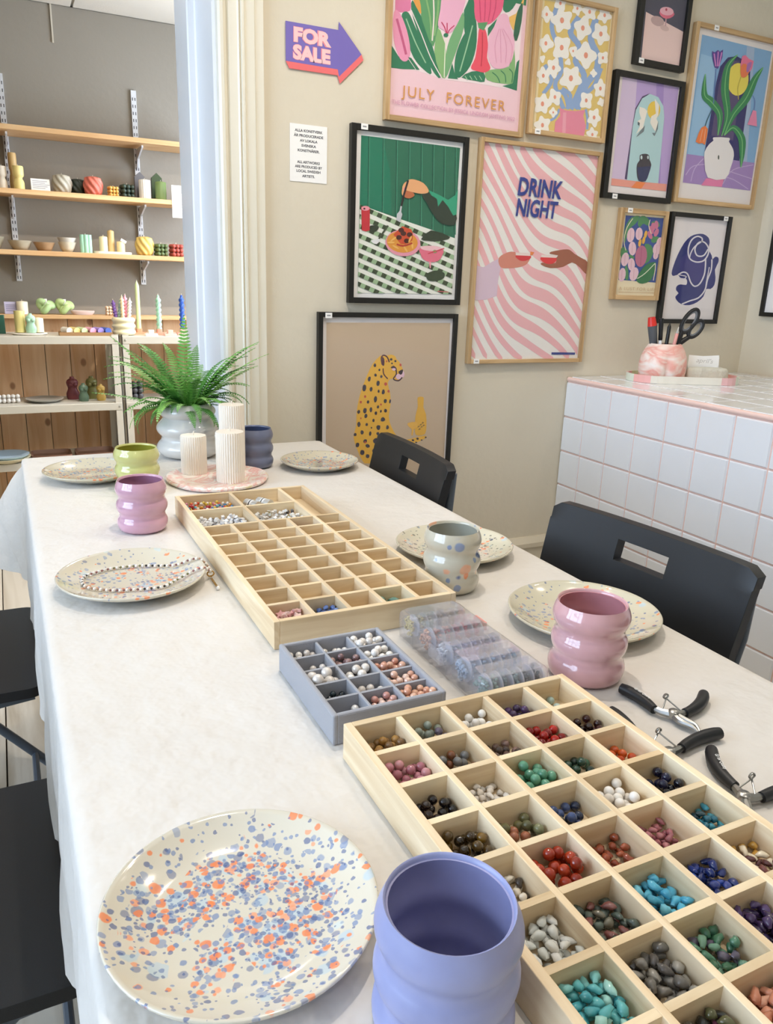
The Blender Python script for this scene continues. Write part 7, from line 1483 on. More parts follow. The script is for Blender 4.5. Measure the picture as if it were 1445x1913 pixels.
(3,'faf6ee',0,[92.7,170.9,85.2,171.9,79.3,177.3,75,181.1,69.3,181.1,61.5,180.7,55.9,184.2,56.1,190.9,60.3,197.2,62.9,201.6,61.1,206,57.9,212.3,58.6,218.8,64.5,222,72,221.6,77.6,221.5,82.3,225.3,88.8,230.7,96.5,231.7,101.2,226.2,101.8,218.3,102.2,212.9,106.3,210,112.3,206.5,114.9,201,111.4,195.6,104.9,192.3,100.5,189.6,99.4,184.3,97.9,176.5]),
(4,'ee9d83',0,[89.8,202.2,88.5,197.2,84.4,194.7,79.8,196.1,77.5,200.6,78.7,205.5,82.8,208,87.4,206.7]),
(3,'faf6ee',0,[33.9,149.7,30.4,154.2,30,160.3,29.2,164.5,24.9,166.9,18.3,170.4,15.2,176,18.6,181.3,25.5,184.1,30.5,186.3,32.6,190.8,35.2,197,40.6,200.4,46.9,198.1,51.2,192.7,54.3,189.2,59,189.1,66,189.5,71.6,186.9,72.3,181.4,69.1,175.9,67,171.7,68.9,166.9,71.6,160.2,69.8,153.9,62.9,151.9,55.2,153.9,49.9,155.3,45.6,153.2,40,149.8]),
(4,'ee9d83',0,[51.7,174.1,50.6,169.6,46.8,167.3,42.7,168.6,40.6,172.7,41.7,177.2,45.5,179.5,49.6,178.2]),
(3,'faf6ee',0,[111.9,160.3,112.8,169.9,120.3,178.6,125.7,184.7,124.9,191.3,123.2,200.1,126.9,207.7,136.3,209.7,146.1,207.1,153.1,205.7,159.5,209.9,168.9,216.3,179.5,217.6,185.8,210.9,186.2,200.9,186.7,193.5,193,188.6,201.6,182.1,203.8,173.3,196,166.4,184.4,163.6,176.7,161.5,173.5,155.7,169.6,146.9,162,141.4,153.1,143.6,146.6,150.5,141.4,155.2,132.9,155.1,120.7,155]),
(4,'ee9d83',0,[165.2,181.3,163.5,174.5,157.8,171,151.4,172.9,148.1,179.1,149.8,185.8,155.5,189.3,161.9,187.4]),
(3,'faf6ee',0,[252.8,171.7,256.9,176.2,263.7,178.2,268.4,180,270.6,184.9,273.8,192,280.1,196,287,193.4,291.4,187.1,294.5,182.5,299.8,181.4,307.1,180.3,311.7,176.1,310.3,170.1,305.3,165,302.2,161.3,303.3,156.7,305.4,149.9,303.4,143.6,296.7,141.6,289.3,143.7,283.8,145.1,278.5,142.6,271.2,139.2,264,140,261,146.2,262.2,153.5,262.9,158.5,259.6,161.8,254.5,166.2]),
(4,'ee9d83',0,[288.4,166.3,287.2,161.6,283.2,159.2,278.7,160.5,276.3,164.8,277.4,169.5,281.4,171.9,285.9,170.5]),
(3,'faf6ee',0,[81.4,140.8,89.7,141.4,97.2,137.7,102.4,134.8,107.9,135.1,115.3,135.7,122,132.9,123.9,126.5,121.3,120.1,119.2,115,120.3,109.2,121.1,101.3,116.7,94.9,108.2,94.3,100.6,98.1,95.5,101.1,90,100.8,82.5,100.2,75.9,103.1,74.1,109.5,76.7,115.9,78.8,120.9,77.7,126.7,77,134.5]),
(4,'ee9d83',0,[104.4,118.6,103.3,114.2,99.6,112,95.6,113.3,93.5,117.3,94.6,121.7,98.2,123.9,102.3,122.6]),
(3,'faf6ee',0,[55.4,124.4,62,121.5,65.7,114.9,68.8,110.1,75.4,108.7,84.6,106.6,90,100.8,87.1,93.3,79.4,87.7,74,83.9,73.3,78.6,73.1,71.3,69,65.7,61.5,65.4,54.6,68.9,49.4,70.9,43.5,68.5,34.8,64.9,26.4,65.8,23.1,72.6,25.2,80.9,26.6,86.9,23.2,91.7,18.5,98.1,18.9,105,25.8,109.1,34.6,109.5,40.5,110,43.9,114.3,48.5,120.9]),
(4,'ee9d83',0,[58.5,93.2,57.1,87.7,52.6,85,47.6,86.6,45.1,91.6,46.5,97.1,51,99.8,56,98.2]),
(3,'faf6ee',0,[251.3,144,253.2,136.3,250.3,128.7,248.2,123.3,250,118.1,252.7,110.8,250.8,103.2,243.3,99.8,234.7,101.2,228,102.6,221.3,100.8,212.5,99.1,204.9,102.3,203,110,205.9,117.6,208,122.9,206.2,128,203.6,135.3,205.5,142.8,212.9,146.1,221.4,144.9,228,143.5,234.7,145.3,243.5,147.1]),
(4,'ee9d83',0,[234,123.8,232.8,119.1,228.9,116.7,224.4,118.1,222.1,122.4,223.2,127.1,227.2,129.5,231.6,128.1]),
(3,'faf6ee',0,[115.4,73.9,114.2,69.7,110.2,66.9,107,65,105.3,61.9,102.9,58.1,98.6,56.4,94.4,58.4,91.9,62.1,90.1,64.7,86.9,65.8,82.3,67.4,79.4,71,80.6,75.1,84.6,77.9,87.8,79.8,89.5,82.9,91.9,86.7,96.1,88.4,100.3,86.4,102.8,82.8,104.6,80.2,107.8,79.1,112.5,77.4]),
(4,'ee9d83',0,[100.6,72.8,100,70.1,97.8,68.8,95.3,69.6,94.1,72.1,94.7,74.7,96.9,76,99.4,75.2]),
(3,'faf6ee',0,[85.3,12.6,78.4,10.2,70.6,11.3,65.2,11.7,61.2,8.2,55.5,2.6,48.2,0.5,42.8,4.7,40.9,11.8,39.3,17,33.9,19.8,26.5,23.6,23.5,29.9,27.9,35.9,35.8,39.4,41.2,41.8,42.8,46.4,44.4,53,49.1,57.6,55.8,56.9,61.4,52.6,65.7,49.9,71.8,51,80.6,52.7,88.1,50,89.3,42.9,85.3,35.6,82.5,30.4,84.2,25.4,87,18.8]),
(4,'ee9d83',0,[65,30.8,63.7,25.7,59.5,23.2,54.9,24.8,52.5,29.5,53.8,34.6,58,37.1,62.6,35.5]),
(3,'faf6ee',0,[276.9,46,269.6,47.3,263.7,52.7,259.5,56.7,253.9,56.9,246.3,56.8,240.8,60.4,241,66.8,245.1,72.7,247.6,76.9,245.7,81.2,242.5,87.5,243.1,93.8,249,96.7,256.4,96,262,95.7,266.6,99.2,273,104.1,280.5,104.8,285.1,99.2,285.7,91.6,286.1,86.3,290.1,83.4,296.1,79.8,298.7,74.5,295.4,69.4,289,66.4,284.6,63.9,283.6,58.7,282.1,51.2]),
(4,'ee9d83',0,[274,76.6,272.9,71.8,268.8,69.4,264.3,70.9,261.9,75.3,263,80,267,82.4,271.6,81]),
(3,'faf6ee',0,[257.2,3.3,254.1,7.3,253.6,12.6,252.9,16.2,249,18.5,243.1,21.8,240.3,26.8,243.4,31.3,249.5,33.5,254,35.2,255.8,39,258.1,44.3,262.9,46.9,268.4,44.7,272.2,40,275,36.9,279.2,36.7,285.4,36.8,290.5,34.3,291.2,29.5,288.3,24.8,286.4,21.2,288.1,17,290.5,11,288.9,5.7,282.8,4.3,276,6.3,271.3,7.7,267.5,6,262.6,3.2]),
(4,'ee9d83',0,[272.8,24,271.9,20,268.6,18.1,264.9,19.3,263,22.9,263.9,26.8,267.2,28.8,270.9,27.6]),
(3,'faf6ee',0,[275,118.5,275.2,122.8,278.4,126.4,281,128.8,281.5,131.7,282.2,135.4,285,138.2,289.2,138.3,292.9,136.4,295.7,135,299.5,135.1,304.7,135,308.6,132.4,308.4,128,305.1,124.4,302.6,122,302,119.1,301.3,115.4,298.5,112.6,294.3,112.5,290.6,114.4,287.8,115.9,284,115.7,278.8,115.9]),
(3,'faf6ee',0,[138.4,263,141.9,267.6,147.5,269.7,152.4,270.7,157.3,272.9,163.8,274.3,169.7,271.8,171.2,266,169.1,260.6,167.2,256.8,167,252.4,165.7,246.5,160.6,242,153.6,242.5,149,246.9,146.3,250.9,142.9,253.8,139.2,257.6]),
(4,'ee9d83',0,[159.2,259.8,158.5,257,156.1,255.5,153.5,256.3,152.1,258.8,152.8,261.6,155.2,263,157.8,262.3]),
(3,'faf6ee',0,[73.3,403.7,80.9,404.5,87.7,401.4,92.4,398.9,97.4,399.4,104.3,400.2,110.5,397.8,112.1,392.2,109.6,386.4,107.6,381.8,108.4,376.6,108.9,369.6,104.7,363.8,97,363.1,90.1,366.3,85.5,368.7,80.4,368.3,73.6,367.5,67.5,369.9,65.9,375.5,68.3,381.4,70.4,385.9,69.6,391.1,69.1,398]),
(4,'ee9d83',0,[93.9,384.7,92.9,380.7,89.6,378.6,85.8,379.6,83.9,383.1,84.9,387,88.3,389.1,92,388.1]),
(3,'faf6ee',0,[140.6,236.5,144.7,235.1,146.8,231.8,147.9,228.7,149.7,226,151,222.4,149.5,218.6,145.5,216.8,141.4,217,138.2,217.4,134.6,216.8,129.8,216.8,126.1,219.5,126.4,223.8,129.5,227.2,132.3,229.3,134,231.7,136.5,234.8]),
(3,'faf6ee',0,[47,229.4,47.9,225.5,46.5,221.8,45.2,219.2,45,216.2,44,212.2,40.5,209.1,35.9,209.6,32.9,212.6,31.1,215.4,28.9,217.3,26.5,220,26,223.7,28.4,226.8,32.1,228.2,35.4,228.9,38.7,230.3,43.1,231.3]),
(3,'faf6ee',0,[263.1,208.3,262,204.8,258.6,202.5,255.8,200.8,254.3,198.3,252.2,195.1,248.5,193.7,244.9,195.3,242.8,198.3,241.2,200.5,238.4,201.3,234.4,202.7,231.9,205.6,233,209,236.4,211.4,239.2,213,240.7,215.5,242.8,218.7,246.4,220.1,250,218.5,252.2,215.5,253.7,213.4,256.6,212.5,260.6,211.2]),
(3,'ec8ea6',0,[121.1,89.3,146.2,84,188.4,86.7,227.5,94.8,222.1,76.1,236.9,46.5,232.5,14.6,162.7,8.6,109,15,108.8,45.7,127.4,65.6]),
(4,'f2a6b8',0,[136.6,76.8,150.5,78.4,155.2,12,141,11.6]),
],
'coupe': [
(0,'4a4a5e',0,[8.3,334.7,195.5,369.1,230.9,21.7,33.8,18]),
(1,'f3d4cf',0,[32.8,158.6,227.6,122.1,230.9,21.7,34.9,18.2]),
(2,'c9a9a8',0,[117.5,136,111.9,130.1,101.4,126.2,88.3,124.9,75,126.5,64.2,130.7,58.1,136.6,57.8,143.1,63.3,148.9,73.6,152.8,86.7,154.2,100,152.6,110.8,148.5,117.1,142.5]),
(2,'ddbdb8',0,[142.1,121.4,138.6,118,131.8,115.8,123.2,115.2,114.4,116.3,107.2,118.8,102.9,122.4,102.5,126.2,105.9,129.6,112.6,131.8,121.2,132.4,130,131.4,137.3,128.8,141.6,125.3]),
(3,'c9a0a6',0,[120.2,154.1,126,154.2,127.4,130.4,122.8,130]),
(3,'e8708a',2,[93.1,172.6,153.5,176.4,153.1,163,125.8,151.9,98.9,156.5]),
(4,'f4b6c4',0,[153.2,176,151.1,171.6,145.6,167.5,137.2,164.2,127.1,162.2,116.4,161.6,106.5,162.5,98.5,164.8,93.4,168.3,91.7,172.4,93.8,176.8,99.3,180.8,107.5,184.1,117.6,186.1,128.2,186.8,138.2,185.9,146.3,183.6,151.5,180.1]),
(5,'b93f56',0,[123.8,179,123.7,177.1,122.7,175.5,121,174.5,119,174.1,117,174.6,115.5,175.9,114.7,177.5,114.9,179.4,115.9,181,117.5,182,119.5,182.4,121.5,181.9,123,180.7]),
],
'arch': [
(0,'f3ecec',0,[22.9,396.3,310.4,398.4,316.6,14.1,27.3,10.4]),
(1,'bfa6dc',0,[37.8,383.6,295.3,381.6,298.8,42.4,37,42.5]),
(2,'d9c6e4',0,[37.8,383.6,101.5,383.1,124,66.1,37,61.2]),
(2,'a98fd0',0,[188.8,383.1,224.4,382.8,263.7,64.4,251.5,63.4]),
(3,'4f3f6a',0,[102.9,233,107.5,293.8,132.7,334.6,165.4,348.4,134.3,324.8,114.5,286.6,105.8,233.3,106.2,66.7,95.4,67.9]),
(3,'b7dbe0',0,[105.1,237.3,111,290.2,133.7,328.7,165.7,346.5,205.1,341.2,233.5,316.2,244.2,280.7,254.1,65.8,106.5,64.7]),
(4,'f0a192',0,[36.4,65.2,184.1,64.5,295.5,66.9,295.7,42.2,37,42.5]),
(5,'f58a4c',0,[151.2,64,193.3,64,176,41.4,127.9,41.9]),
(4,'f3cf52',0,[221.3,299.8,219.8,290.1,214.9,281.4,207.2,274.7,197.7,271,187.5,270.6,177.8,273.5,169.9,279.5,164.6,287.7,162.6,297.2,164.1,306.9,169,315.5,176.6,322.1,186,325.9,196.2,326.3,205.8,323.5,213.9,317.6,219.2,309.4]),
(5,'f6f1e6',0,[125.4,301.8,150.4,298.7,162.2,291.9,156.5,263,151.9,238.2,123.4,214.9,136.4,242.6,122.6,255.3,138.5,265.1,126.6,283.9]),
(6,'5a6a70',0,[125.5,255.6,135.1,250.6,133.5,242.3,125.9,245.6]),
(6,'77858a',0,[159.2,247.1,156.8,226.4,125,204.8,139.4,224.6]),
(5,'f6f1e6',0,[188.4,335.2,212.3,317.8,215,285.7,208.3,272.7,219.3,261.6,209.5,231.9,195.6,242.8,181.1,257.6,183.5,278.1,202.5,288.4]),
(6,'77858a',0,[218.2,267.7,219.9,241.2,209,217.4,195.5,226.3,210.2,227.8]),
(5,'3f3a44',2,[151.9,149.8,174.5,156.9,194.2,153.7,198.5,139.5,210.3,123.8,203.4,93.6,192.6,68.2,159.7,66.8,146.4,93.1,143.7,120,153.4,133.4]),
(6,'2d3560',0,[145.4,109.7,209.8,119.5,203.4,93.6,192.6,68.2,160.9,66.9]),
(6,'cfe0e2',0,[164.7,144,164.8,141.1,163.8,138.7,162.2,137.2,160.1,137,158,138.1,156.3,140.3,155.4,143.1,155.3,146,156.3,148.4,157.9,149.8,160,150,162.1,148.9,163.8,146.8]),
(6,'cfe0e2',0,[194.3,146.6,194.3,144.1,193.5,142,192,140.7,190.2,140.6,188.3,141.5,186.8,143.4,186,145.9,186,148.4,186.8,150.5,188.2,151.8,190.1,152,191.9,151,193.4,149.1]),
],
'tulip': [
(0,'f1ebea',0,[25.8,573.3,408.7,556,418.7,7.8,23.8,10.1]),
(1,'86b4df',0,[38.1,549.5,394.1,545.6,393.6,67.7,38.1,69]),
(2,'9cc6ea',0,[44,490.7,126.8,486,124.5,162.4,43.8,163.7]),
(2,'a9bfdd',0,[262.5,545.7,302.6,545.2,352.8,165.3,311.1,166.1]),
(2,'a88bc9',0,[40.3,165.5,394.5,166.8,393.6,67.7,38.1,69]),
(3,'cdb6e0',-1,[49.4,94.4,53.9,100.9,59.9,110.2,68.5,119.7,80.7,127,98.2,132,120.3,135.8,144.6,138.2,168.5,138.9,191.1,137.4,214,133.8,238.3,129.4,265,125.1,297.8,120.8,335,116,369.6,111.7,393.7,108.6,394.4,111.3,370.2,114.3,335.7,118.7,298.5,123.4,265.8,127.7,239.3,131.9,215,136.4,191.7,140,168.5,141.5,144.2,140.7,119.6,138.3,97,134.4,78.6,129.2,65.5,121.4,56.5,111.4,50.4,102,46,95.6]),
(3,'cdb6e0',-1,[79.2,75.4,80.4,83.6,82,95.3,84.8,108.1,89.5,119.6,97.7,130.3,108.7,141.1,119.5,150.7,126.9,157.4,123.8,158.9,116.4,152.2,105.6,142.6,94.4,131.6,85.9,120.6,81.1,108.7,78.2,95.7,76.6,83.9,75.3,75.7]),
(3,'cdb6e0',-1,[243.7,79.2,250,89.3,258.6,103.9,270.3,119.2,285.8,131.5,309.5,140.4,339.9,148,369.4,153.9,389.9,158.2,388.5,160.8,368,156.5,338.5,150.5,307.7,142.9,283.2,133.5,266.9,120.6,254.9,105,246.2,90.3,240,80.2]),
(3,'cdb6e0',-1,[170.3,72.9,186.7,79.6,210.1,89.7,236.9,98.7,263.7,102.5,293.5,98.4,327.4,88.9,358.9,78.4,381,71.1,382.8,73.5,360.7,80.8,329.1,91.4,294.6,101,263.6,105.2,235.5,101.2,208,92,184.5,81.9,168.2,75.1]),
(3,'2b2a6c',0,[136.1,413.5,144.4,463.9,175.7,496.7,219,506.8,267.5,496.9,297.8,467.5,306.3,418,311.1,166.1,125.9,171.2,131.8,312.8]),
(4,'574a78',0,[150.3,407,163.1,466.4,190.1,490.5,235.4,492.5,263.3,429.5,262.2,318.9,261.8,232.1,147.7,238]),
(5,'f2e05e',0,[295.1,439,295,423.8,290.4,409.5,281.7,397.2,269.6,387.9,255.2,382.4,239.6,381.1,224.1,384.2,210,391.3,198.5,401.8,190.4,414.8,186.3,429.4,186.6,444.2,191.2,458.3,199.8,470.4,211.6,479.6,225.7,485.1,241.1,486.6,256.5,483.8,270.6,477,282.4,466.7,290.8,453.7]),
(4,'ef85b5',0,[131.2,66.6,152.1,92.6,243.5,96.9,238.7,69.1]),
(8,'f3eff0',2,[158.7,232.7,240.2,238.7,239.6,226.4,264.4,206.1,276.9,180.8,269.1,140.1,248.1,97.2,158.2,95.3,131.2,145.7,124.1,179.7,141.2,207.3,160.9,222.1]),
(9,'3d4a48',0,[202.2,168.7,202.5,165.3,202,162.5,200.8,160.8,199,160.7,197.1,162,195.5,164.6,194.4,167.9,194,171.3,194.5,174.1,195.8,175.8,197.5,175.9,199.4,174.6,201.1,172]),
(6,'2f8a55',-1,[201.4,240.9,207,250.3,213.9,263.6,220.9,279.6,226.2,297,228.5,314.5,226,331.9,220.2,349.3,213.1,366.1,206.5,382,202,396.8,199.2,411.8,197,427.3,195.5,442.1,195.1,455.8,195.9,467.3,198.9,477.3,204.7,487.1,211.9,496.3,218.5,504.4,222.5,510.6,220,511.8,212,507.4,201,501.3,188.7,493.1,176.9,482.8,168.1,470.4,163,456.5,160.2,441.2,159.3,425,160.2,408.4,162.7,391.7,168.1,374.9,176.2,358.1,185.2,341.9,193.1,326.6,198.5,312.4,200.5,297.5,200.3,281.2,198.8,265.2,197.5,251.4,197.9,241.3]),
(7,'7cc47e',-1,[201.9,240.9,204.5,250.6,208.6,264.2,212.8,280.2,215.7,297.2,215.7,313.6,211.8,329.6,204.8,346,196.8,362.6,189.4,378.8,184.5,394.6,181.9,410.3,180.3,426.3,180,441.8,181.2,456.1,184.1,468.6,189.9,479.5,198.6,489.4,208.2,498,217,505.1,223,510.4,219.5,512,213.5,506.8,204.7,499.6,194.8,490.8,185.9,480.5,179.8,469.1,176.8,456.2,175.6,441.6,175.9,426,177.4,409.9,180.1,394,185.1,378,192.5,361.6,200.5,345.1,207.3,328.9,211.2,313.3,211.1,297.3,208.3,280.6,204.1,264.7,200,251.1,197.4,241.4]),
(6,'2f8a55',-1,[181.7,241.3,185,251,188.5,265.1,191.4,281.5,192.4,297.9,190,312.7,182.6,325.2,171.8,335.5,159.9,343.8,148.7,350.4,138.4,356.4,127,361.6,115.9,364.5,108.9,365.7,104.6,366.5,99.6,369.5,94.1,378.7,89.3,392.6,85.2,407.7,81.5,421.3,78.1,430.6,74.8,430.3,73,420.7,70.8,406.8,69.3,390.9,69.2,375.4,71.4,362.2,77.9,352,88.1,345,97.8,340.9,104.7,338.4,111.3,334.8,121.1,329.4,132.5,323.7,143.3,318.1,152.6,312.3,159.9,305.7,165.4,295.2,169.4,280.7,172.3,265.1,174.8,251,177.9,241.2]),
(7,'7cc47e',-1,[182.1,241.3,182.1,251,182.7,265.1,182.7,281.1,181.1,296.8,177,309.7,169.5,319.5,159.2,327.8,147.7,334.8,136.4,341,126.3,346.7,117,351.2,107.9,354,99.8,356.5,93,360.2,87.5,366.4,83.8,377.3,81.4,391.9,80.1,407.4,79.4,421.2,78.6,430.6,74.3,430.3,75,420.9,75.8,407.1,77.1,391.5,79.4,376.8,83.4,365.3,89.5,358.3,97.3,354.1,105.9,351.4,114.6,348.7,123.4,344.5,133.4,338.7,144.7,332.6,155.9,325.8,165.6,317.9,172.7,308.7,176.6,296.3,178.1,281,178.1,265.1,177.6,251,177.5,241.2]),
(6,'2f8a55',-1,[214.1,244.3,221,253.8,229.1,267.6,238.2,283.4,247.8,299.3,257.6,313,268.1,324.3,280.1,335.5,292.7,347,305,359.6,315.7,373.4,323.8,388.2,329.6,403.3,334.2,417.9,337.9,431.3,341.6,443,346.1,453.8,351.1,464.3,356,474.1,359.7,482.5,361.9,488.8,358.8,489.7,351.7,485,342.4,478.3,332,469.8,321.6,459.9,311.8,448.9,303.4,436.5,296.1,423,289.3,409.1,282.5,395.6,275.4,383.3,266.9,372,257,360.4,246.4,348,236.1,334.7,227.7,320.4,221.5,304.3,216.7,286.9,213.1,269.9,211,255.3,210.3,244.8]),
(7,'7cc47e',-1,[214.4,244.2,218.2,254.2,223.3,268.4,229.6,284.8,236.8,301.4,244.8,316.2,254.1,328.9,265.1,341,276.8,353,288,365.1,297.6,377.8,305.3,391.5,311.7,405.9,317.3,420.1,322.9,433.6,328.9,445.5,335.9,456.3,343.7,466.5,351.2,475.6,357.8,483.1,362.4,488.6,358.3,489.8,353.7,484.3,347.1,476.8,339.5,467.7,331.7,457.4,324.5,446.4,318.4,434.3,312.8,420.7,307.2,406.5,300.9,392.3,293.3,378.9,283.9,366.4,272.8,354.5,261.2,342.5,250.1,330.2,240.5,317.2,232.4,302.2,225.2,285.5,218.9,269.1,213.7,254.9,209.9,244.9]),
(6,'2f8a55',-1,[213.6,243.9,221.2,248,230.8,254.7,241.1,261.5,250.2,265.7,253.1,265.4,255.1,263.5,262.3,259.3,270.9,253.1,279.2,245.9,285.6,239.2,290.1,232.3,294,223.6,297.4,213.5,300.7,202.9,304.3,192.6,308.1,182.2,311.6,171.2,315,160.5,318.4,151.3,321.3,144.7,324.5,144.8,326.6,151.4,329,160.7,330.9,171.7,332.2,183.3,332.7,194.4,332.7,205.1,332.3,216.4,330.7,228.1,327.1,239.8,320.5,250.8,310.6,260.6,298.4,269.6,284.4,277.1,269.2,282.3,251.3,283.8,235.6,278.2,225.9,269.3,218.8,259.8,213.7,251.2,210.8,245.2]),
(7,'7cc47e',-1,[214.1,243.7,219.4,248.8,226.7,256.4,235.3,264.5,244.3,270.7,252.3,273.1,261.2,271.6,271.9,267,282.9,260.3,293,252.4,300.9,244.3,306.3,235.6,310,225.6,312.4,214.8,314.3,203.8,316.1,193.3,317.8,182.7,318.9,171.4,319.6,160.6,320.1,151.3,320.5,144.7,325.3,144.8,324.9,151.4,324.4,160.7,323.6,171.5,322.5,182.9,320.8,193.6,319,204.1,317.2,215.1,314.6,226.1,310.8,236.5,305.1,245.7,296.8,254.2,286.4,262.4,274.8,269.4,263.2,274.3,252,276.1,241.5,273.1,231.7,266.3,222.9,258.1,215.5,250.4,210.3,245.4]),
(6,'5a78b8',-1,[122.1,452.8,124.2,435.5,127.1,410.9,129.7,387.9,131.5,368.5,132.9,350.7,133.8,338.4,138.3,338.7,137.3,351,135.9,368.7,134.1,388.3,131.5,411.3,128.6,435.9,126.5,453.2]),
(6,'3a6a80',-1,[131.8,326.2,127.1,316.6,120.4,303.1,114.8,290.5,111.3,280,108.9,270.6,107.4,264.2,112.4,263.7,113.9,270.1,116.3,279.5,119.7,289.7,125.3,302.2,131.9,315.7,136.7,325.3]),
(6,'6f8fc8',-1,[324.1,391.7,329.2,387.7,336.2,382,341.5,375,343.9,365.2,344.8,353.8,345.2,345.6,350,345.8,349.5,354,348.6,365.6,346.1,375.9,340.2,383.6,333,389.6,327.8,393.6]),
(6,'c9b94e',-1,[251.6,443.1,248.7,433.6,244.9,419.9,243.5,406.1,246.8,392.4,252.4,378.8,256.6,369.3,260.4,370.1,256.2,379.6,250.6,393,247.4,406.3,248.8,419.7,252.6,433.3,255.5,442.8]),
(7,'5a3a98',0,[94,505.7,107.3,502.7,121,512.7,131.6,507.7,145.4,517.8,147.6,492.9,133.6,454.3,117.3,456.2,100.9,482.4]),
(8,'d88ad0',-1,[102.2,498.6,118,460.2,123.5,461.3,107.6,499.8]),
(8,'d88ad0',-1,[120.5,507.5,126,461.5,131.6,462.1,126.1,508.1]),
(8,'d88ad0',-1,[138.2,508.3,132.2,462.7,137.8,462.6,143.9,508.2]),
(8,'ef7aa0',0,[244.5,510.3,259.7,515.7,278.5,506.7,306.3,502.1,302.4,476.5,276.2,445.8,253.1,445,241.4,480.9]),
(9,'f58250',2,[244.3,477.2,266.2,488.4,291.3,466.7,276.2,445.8,253.1,445]),
(9,'b070b8',2,[275.8,489.7,297.5,496.8,288.1,466.3,276.4,464.7]),
(8,'f5823f',0,[91.9,257.8,109.4,266,124.2,256.9,125.4,235.7,121.2,203.2,105.3,208.1,91.2,204.5,73,209.2,82.7,239.9]),
(9,'f9b088',-1,[97.1,254.4,91.8,211.3,95.6,211.1,100.9,254.2]),
(9,'f9b088',-1,[110.9,255.7,111.2,210.9,115,211,114.8,255.8]),
(8,'ef8fb5',0,[339.8,343.9,358.7,342.6,374.5,291.9,322.5,292.9]),
],
'lust': [
(0,'f4e6c4',0,[27.3,298.5,220.6,300.3,222.2,13.7,28.3,12.6]),
(1,'33509c',0,[29.7,291.4,213.8,292.8,215.2,64.7,30,69.2]),
(2,'4f8f5c',2,[59.2,286.8,94.5,293.3,80.7,266.4,53.5,247.4,45.7,220.7,37.8,194,30.1,224.3,38.8,263.9]),
(2,'4f8f5c',2,[95.3,289,118.7,294.8,146.1,279,143,261.2,117.1,268.5,101,254.4,89.8,266.9]),
(2,'4f8f5c',2,[153,275,183.1,281.2,198.7,264.4,174.6,258.6]),
(2,'4f8f5c',2,[135,198.8,166.8,195.8,180.8,169.5,164.3,137.2,140.2,131.7,146.5,168]),
(2,'4f8f5c',2,[33.2,185,60,168.6,33.4,145.3,23.9,167]),
(2,'4f8f5c',2,[55,123.9,70,106.5,75.7,70.6,55.9,79.1]),
(2,'4f8f5c',2,[167.6,227.1,205.8,224.7,183.9,205.6,164.5,209.1]),
(2,'4f8f5c',2,[61.4,159.8,93.3,152.3,82.5,142.9]),
(4,'2f7a4a',2,[115.1,76.4,126.8,99.5,153.4,127.7,195.8,138.4,202.1,120.4,187.9,74.1,146.1,59,120,65.1]),
(5,'dfe8d0',-1,[119.3,75.3,127.9,79.7,140.3,86.2,153.9,94.8,169.6,107.6,186.3,122.4,198.1,133,195,134.8,183.2,124.2,166.6,109.4,151.1,96.8,137.8,88.4,125.5,81.9,117,77.6]),
(3,'efcbd8',0,[81.2,225,78.2,212.5,71.1,203.6,61.8,200.8,52.9,204.7,46.7,214.3,44.9,227,47.9,239.4,55,248.3,64.2,251.2,73.1,247.3,79.3,237.8]),
(4,'dba9bd',-1,[58.9,243.6,62.2,208.2,64.6,208.2,61.4,243.7]),
(3,'efcbd8',0,[118.8,232.2,116.8,221.2,110.7,213.3,102.2,210.6,93.5,213.7,87,221.8,84.5,232.8,86.5,243.7,92.6,251.5,101,254.3,109.7,251.3,116.2,243.2]),
(4,'dba9bd',-1,[97.8,247.7,100.5,217,102.9,217.1,100.3,247.7]),
(3,'efcbd8',0,[96.5,181.4,96.1,169.1,90.8,159.9,82.2,156.2,72.5,159.1,64.5,167.7,60.1,179.7,60.6,191.8,65.8,201,74.4,204.6,84,201.9,92.1,193.4]),
(4,'dba9bd',-1,[74.3,197.4,77.4,163.4,79.8,163.4,76.7,197.4]),
(3,'efcbd8',0,[67.4,139.6,63.5,127.8,55.8,119.6,46.3,117.4,37.6,121.6,32,131.1,31,143.4,34.8,155.2,42.5,163.3,52,165.5,60.7,161.4,66.3,151.9]),
(4,'dba9bd',-1,[45.2,158.5,48.2,124.4,50.6,124.4,47.7,158.5]),
(3,'efcbd8',0,[99.5,125.6,99,114.3,94.1,105.9,86,102.6,76.9,105.3,69.3,113.3,65.3,124.3,65.8,135.5,70.7,143.9,78.8,147.2,87.8,144.6,95.4,136.7]),
(4,'dba9bd',-1,[78.6,140.5,81.2,109.2,83.7,109.2,81.1,140.5]),
(3,'efcbd8',0,[60.7,86.3,57.8,74.2,51.1,65.7,42.4,63.1,34,67.1,28.2,76.6,26.5,89,29.4,101,36.1,109.4,44.8,112.1,53.1,108.2,59,98.8]),
(4,'dba9bd',-1,[39.7,104.8,42.6,70.4,45,70.3,42.1,104.8]),
(3,'efcbd8',0,[120.9,87.9,115.1,76.4,105.2,69,93.9,67.8,84.4,72.9,79.1,83.2,79.4,95.6,85.2,107.1,95.1,114.4,106.2,115.8,115.8,110.7,121.2,100.5]),
(4,'dba9bd',-1,[96,109.1,99.2,74.4,101.7,74.3,98.5,109.1]),
(3,'efcbd8',0,[217.6,181.9,213.7,171,205.4,163.5,194.9,161.5,185.1,165.5,178.6,174.4,177.1,185.7,181,196.5,189.2,203.9,199.6,206,209.4,202.1,216,193.2]),
(4,'dba9bd',-1,[193.2,199.4,196.3,168,198.8,168,195.8,199.4]),
(3,'efcbd8',0,[221.1,205.3,218,195.7,211.7,189.1,203.8,187.2,196.5,190.5,191.7,198.2,190.7,208.1,193.8,217.6,200.1,224.3,207.9,226.2,215.2,222.9,220.1,215.3]),
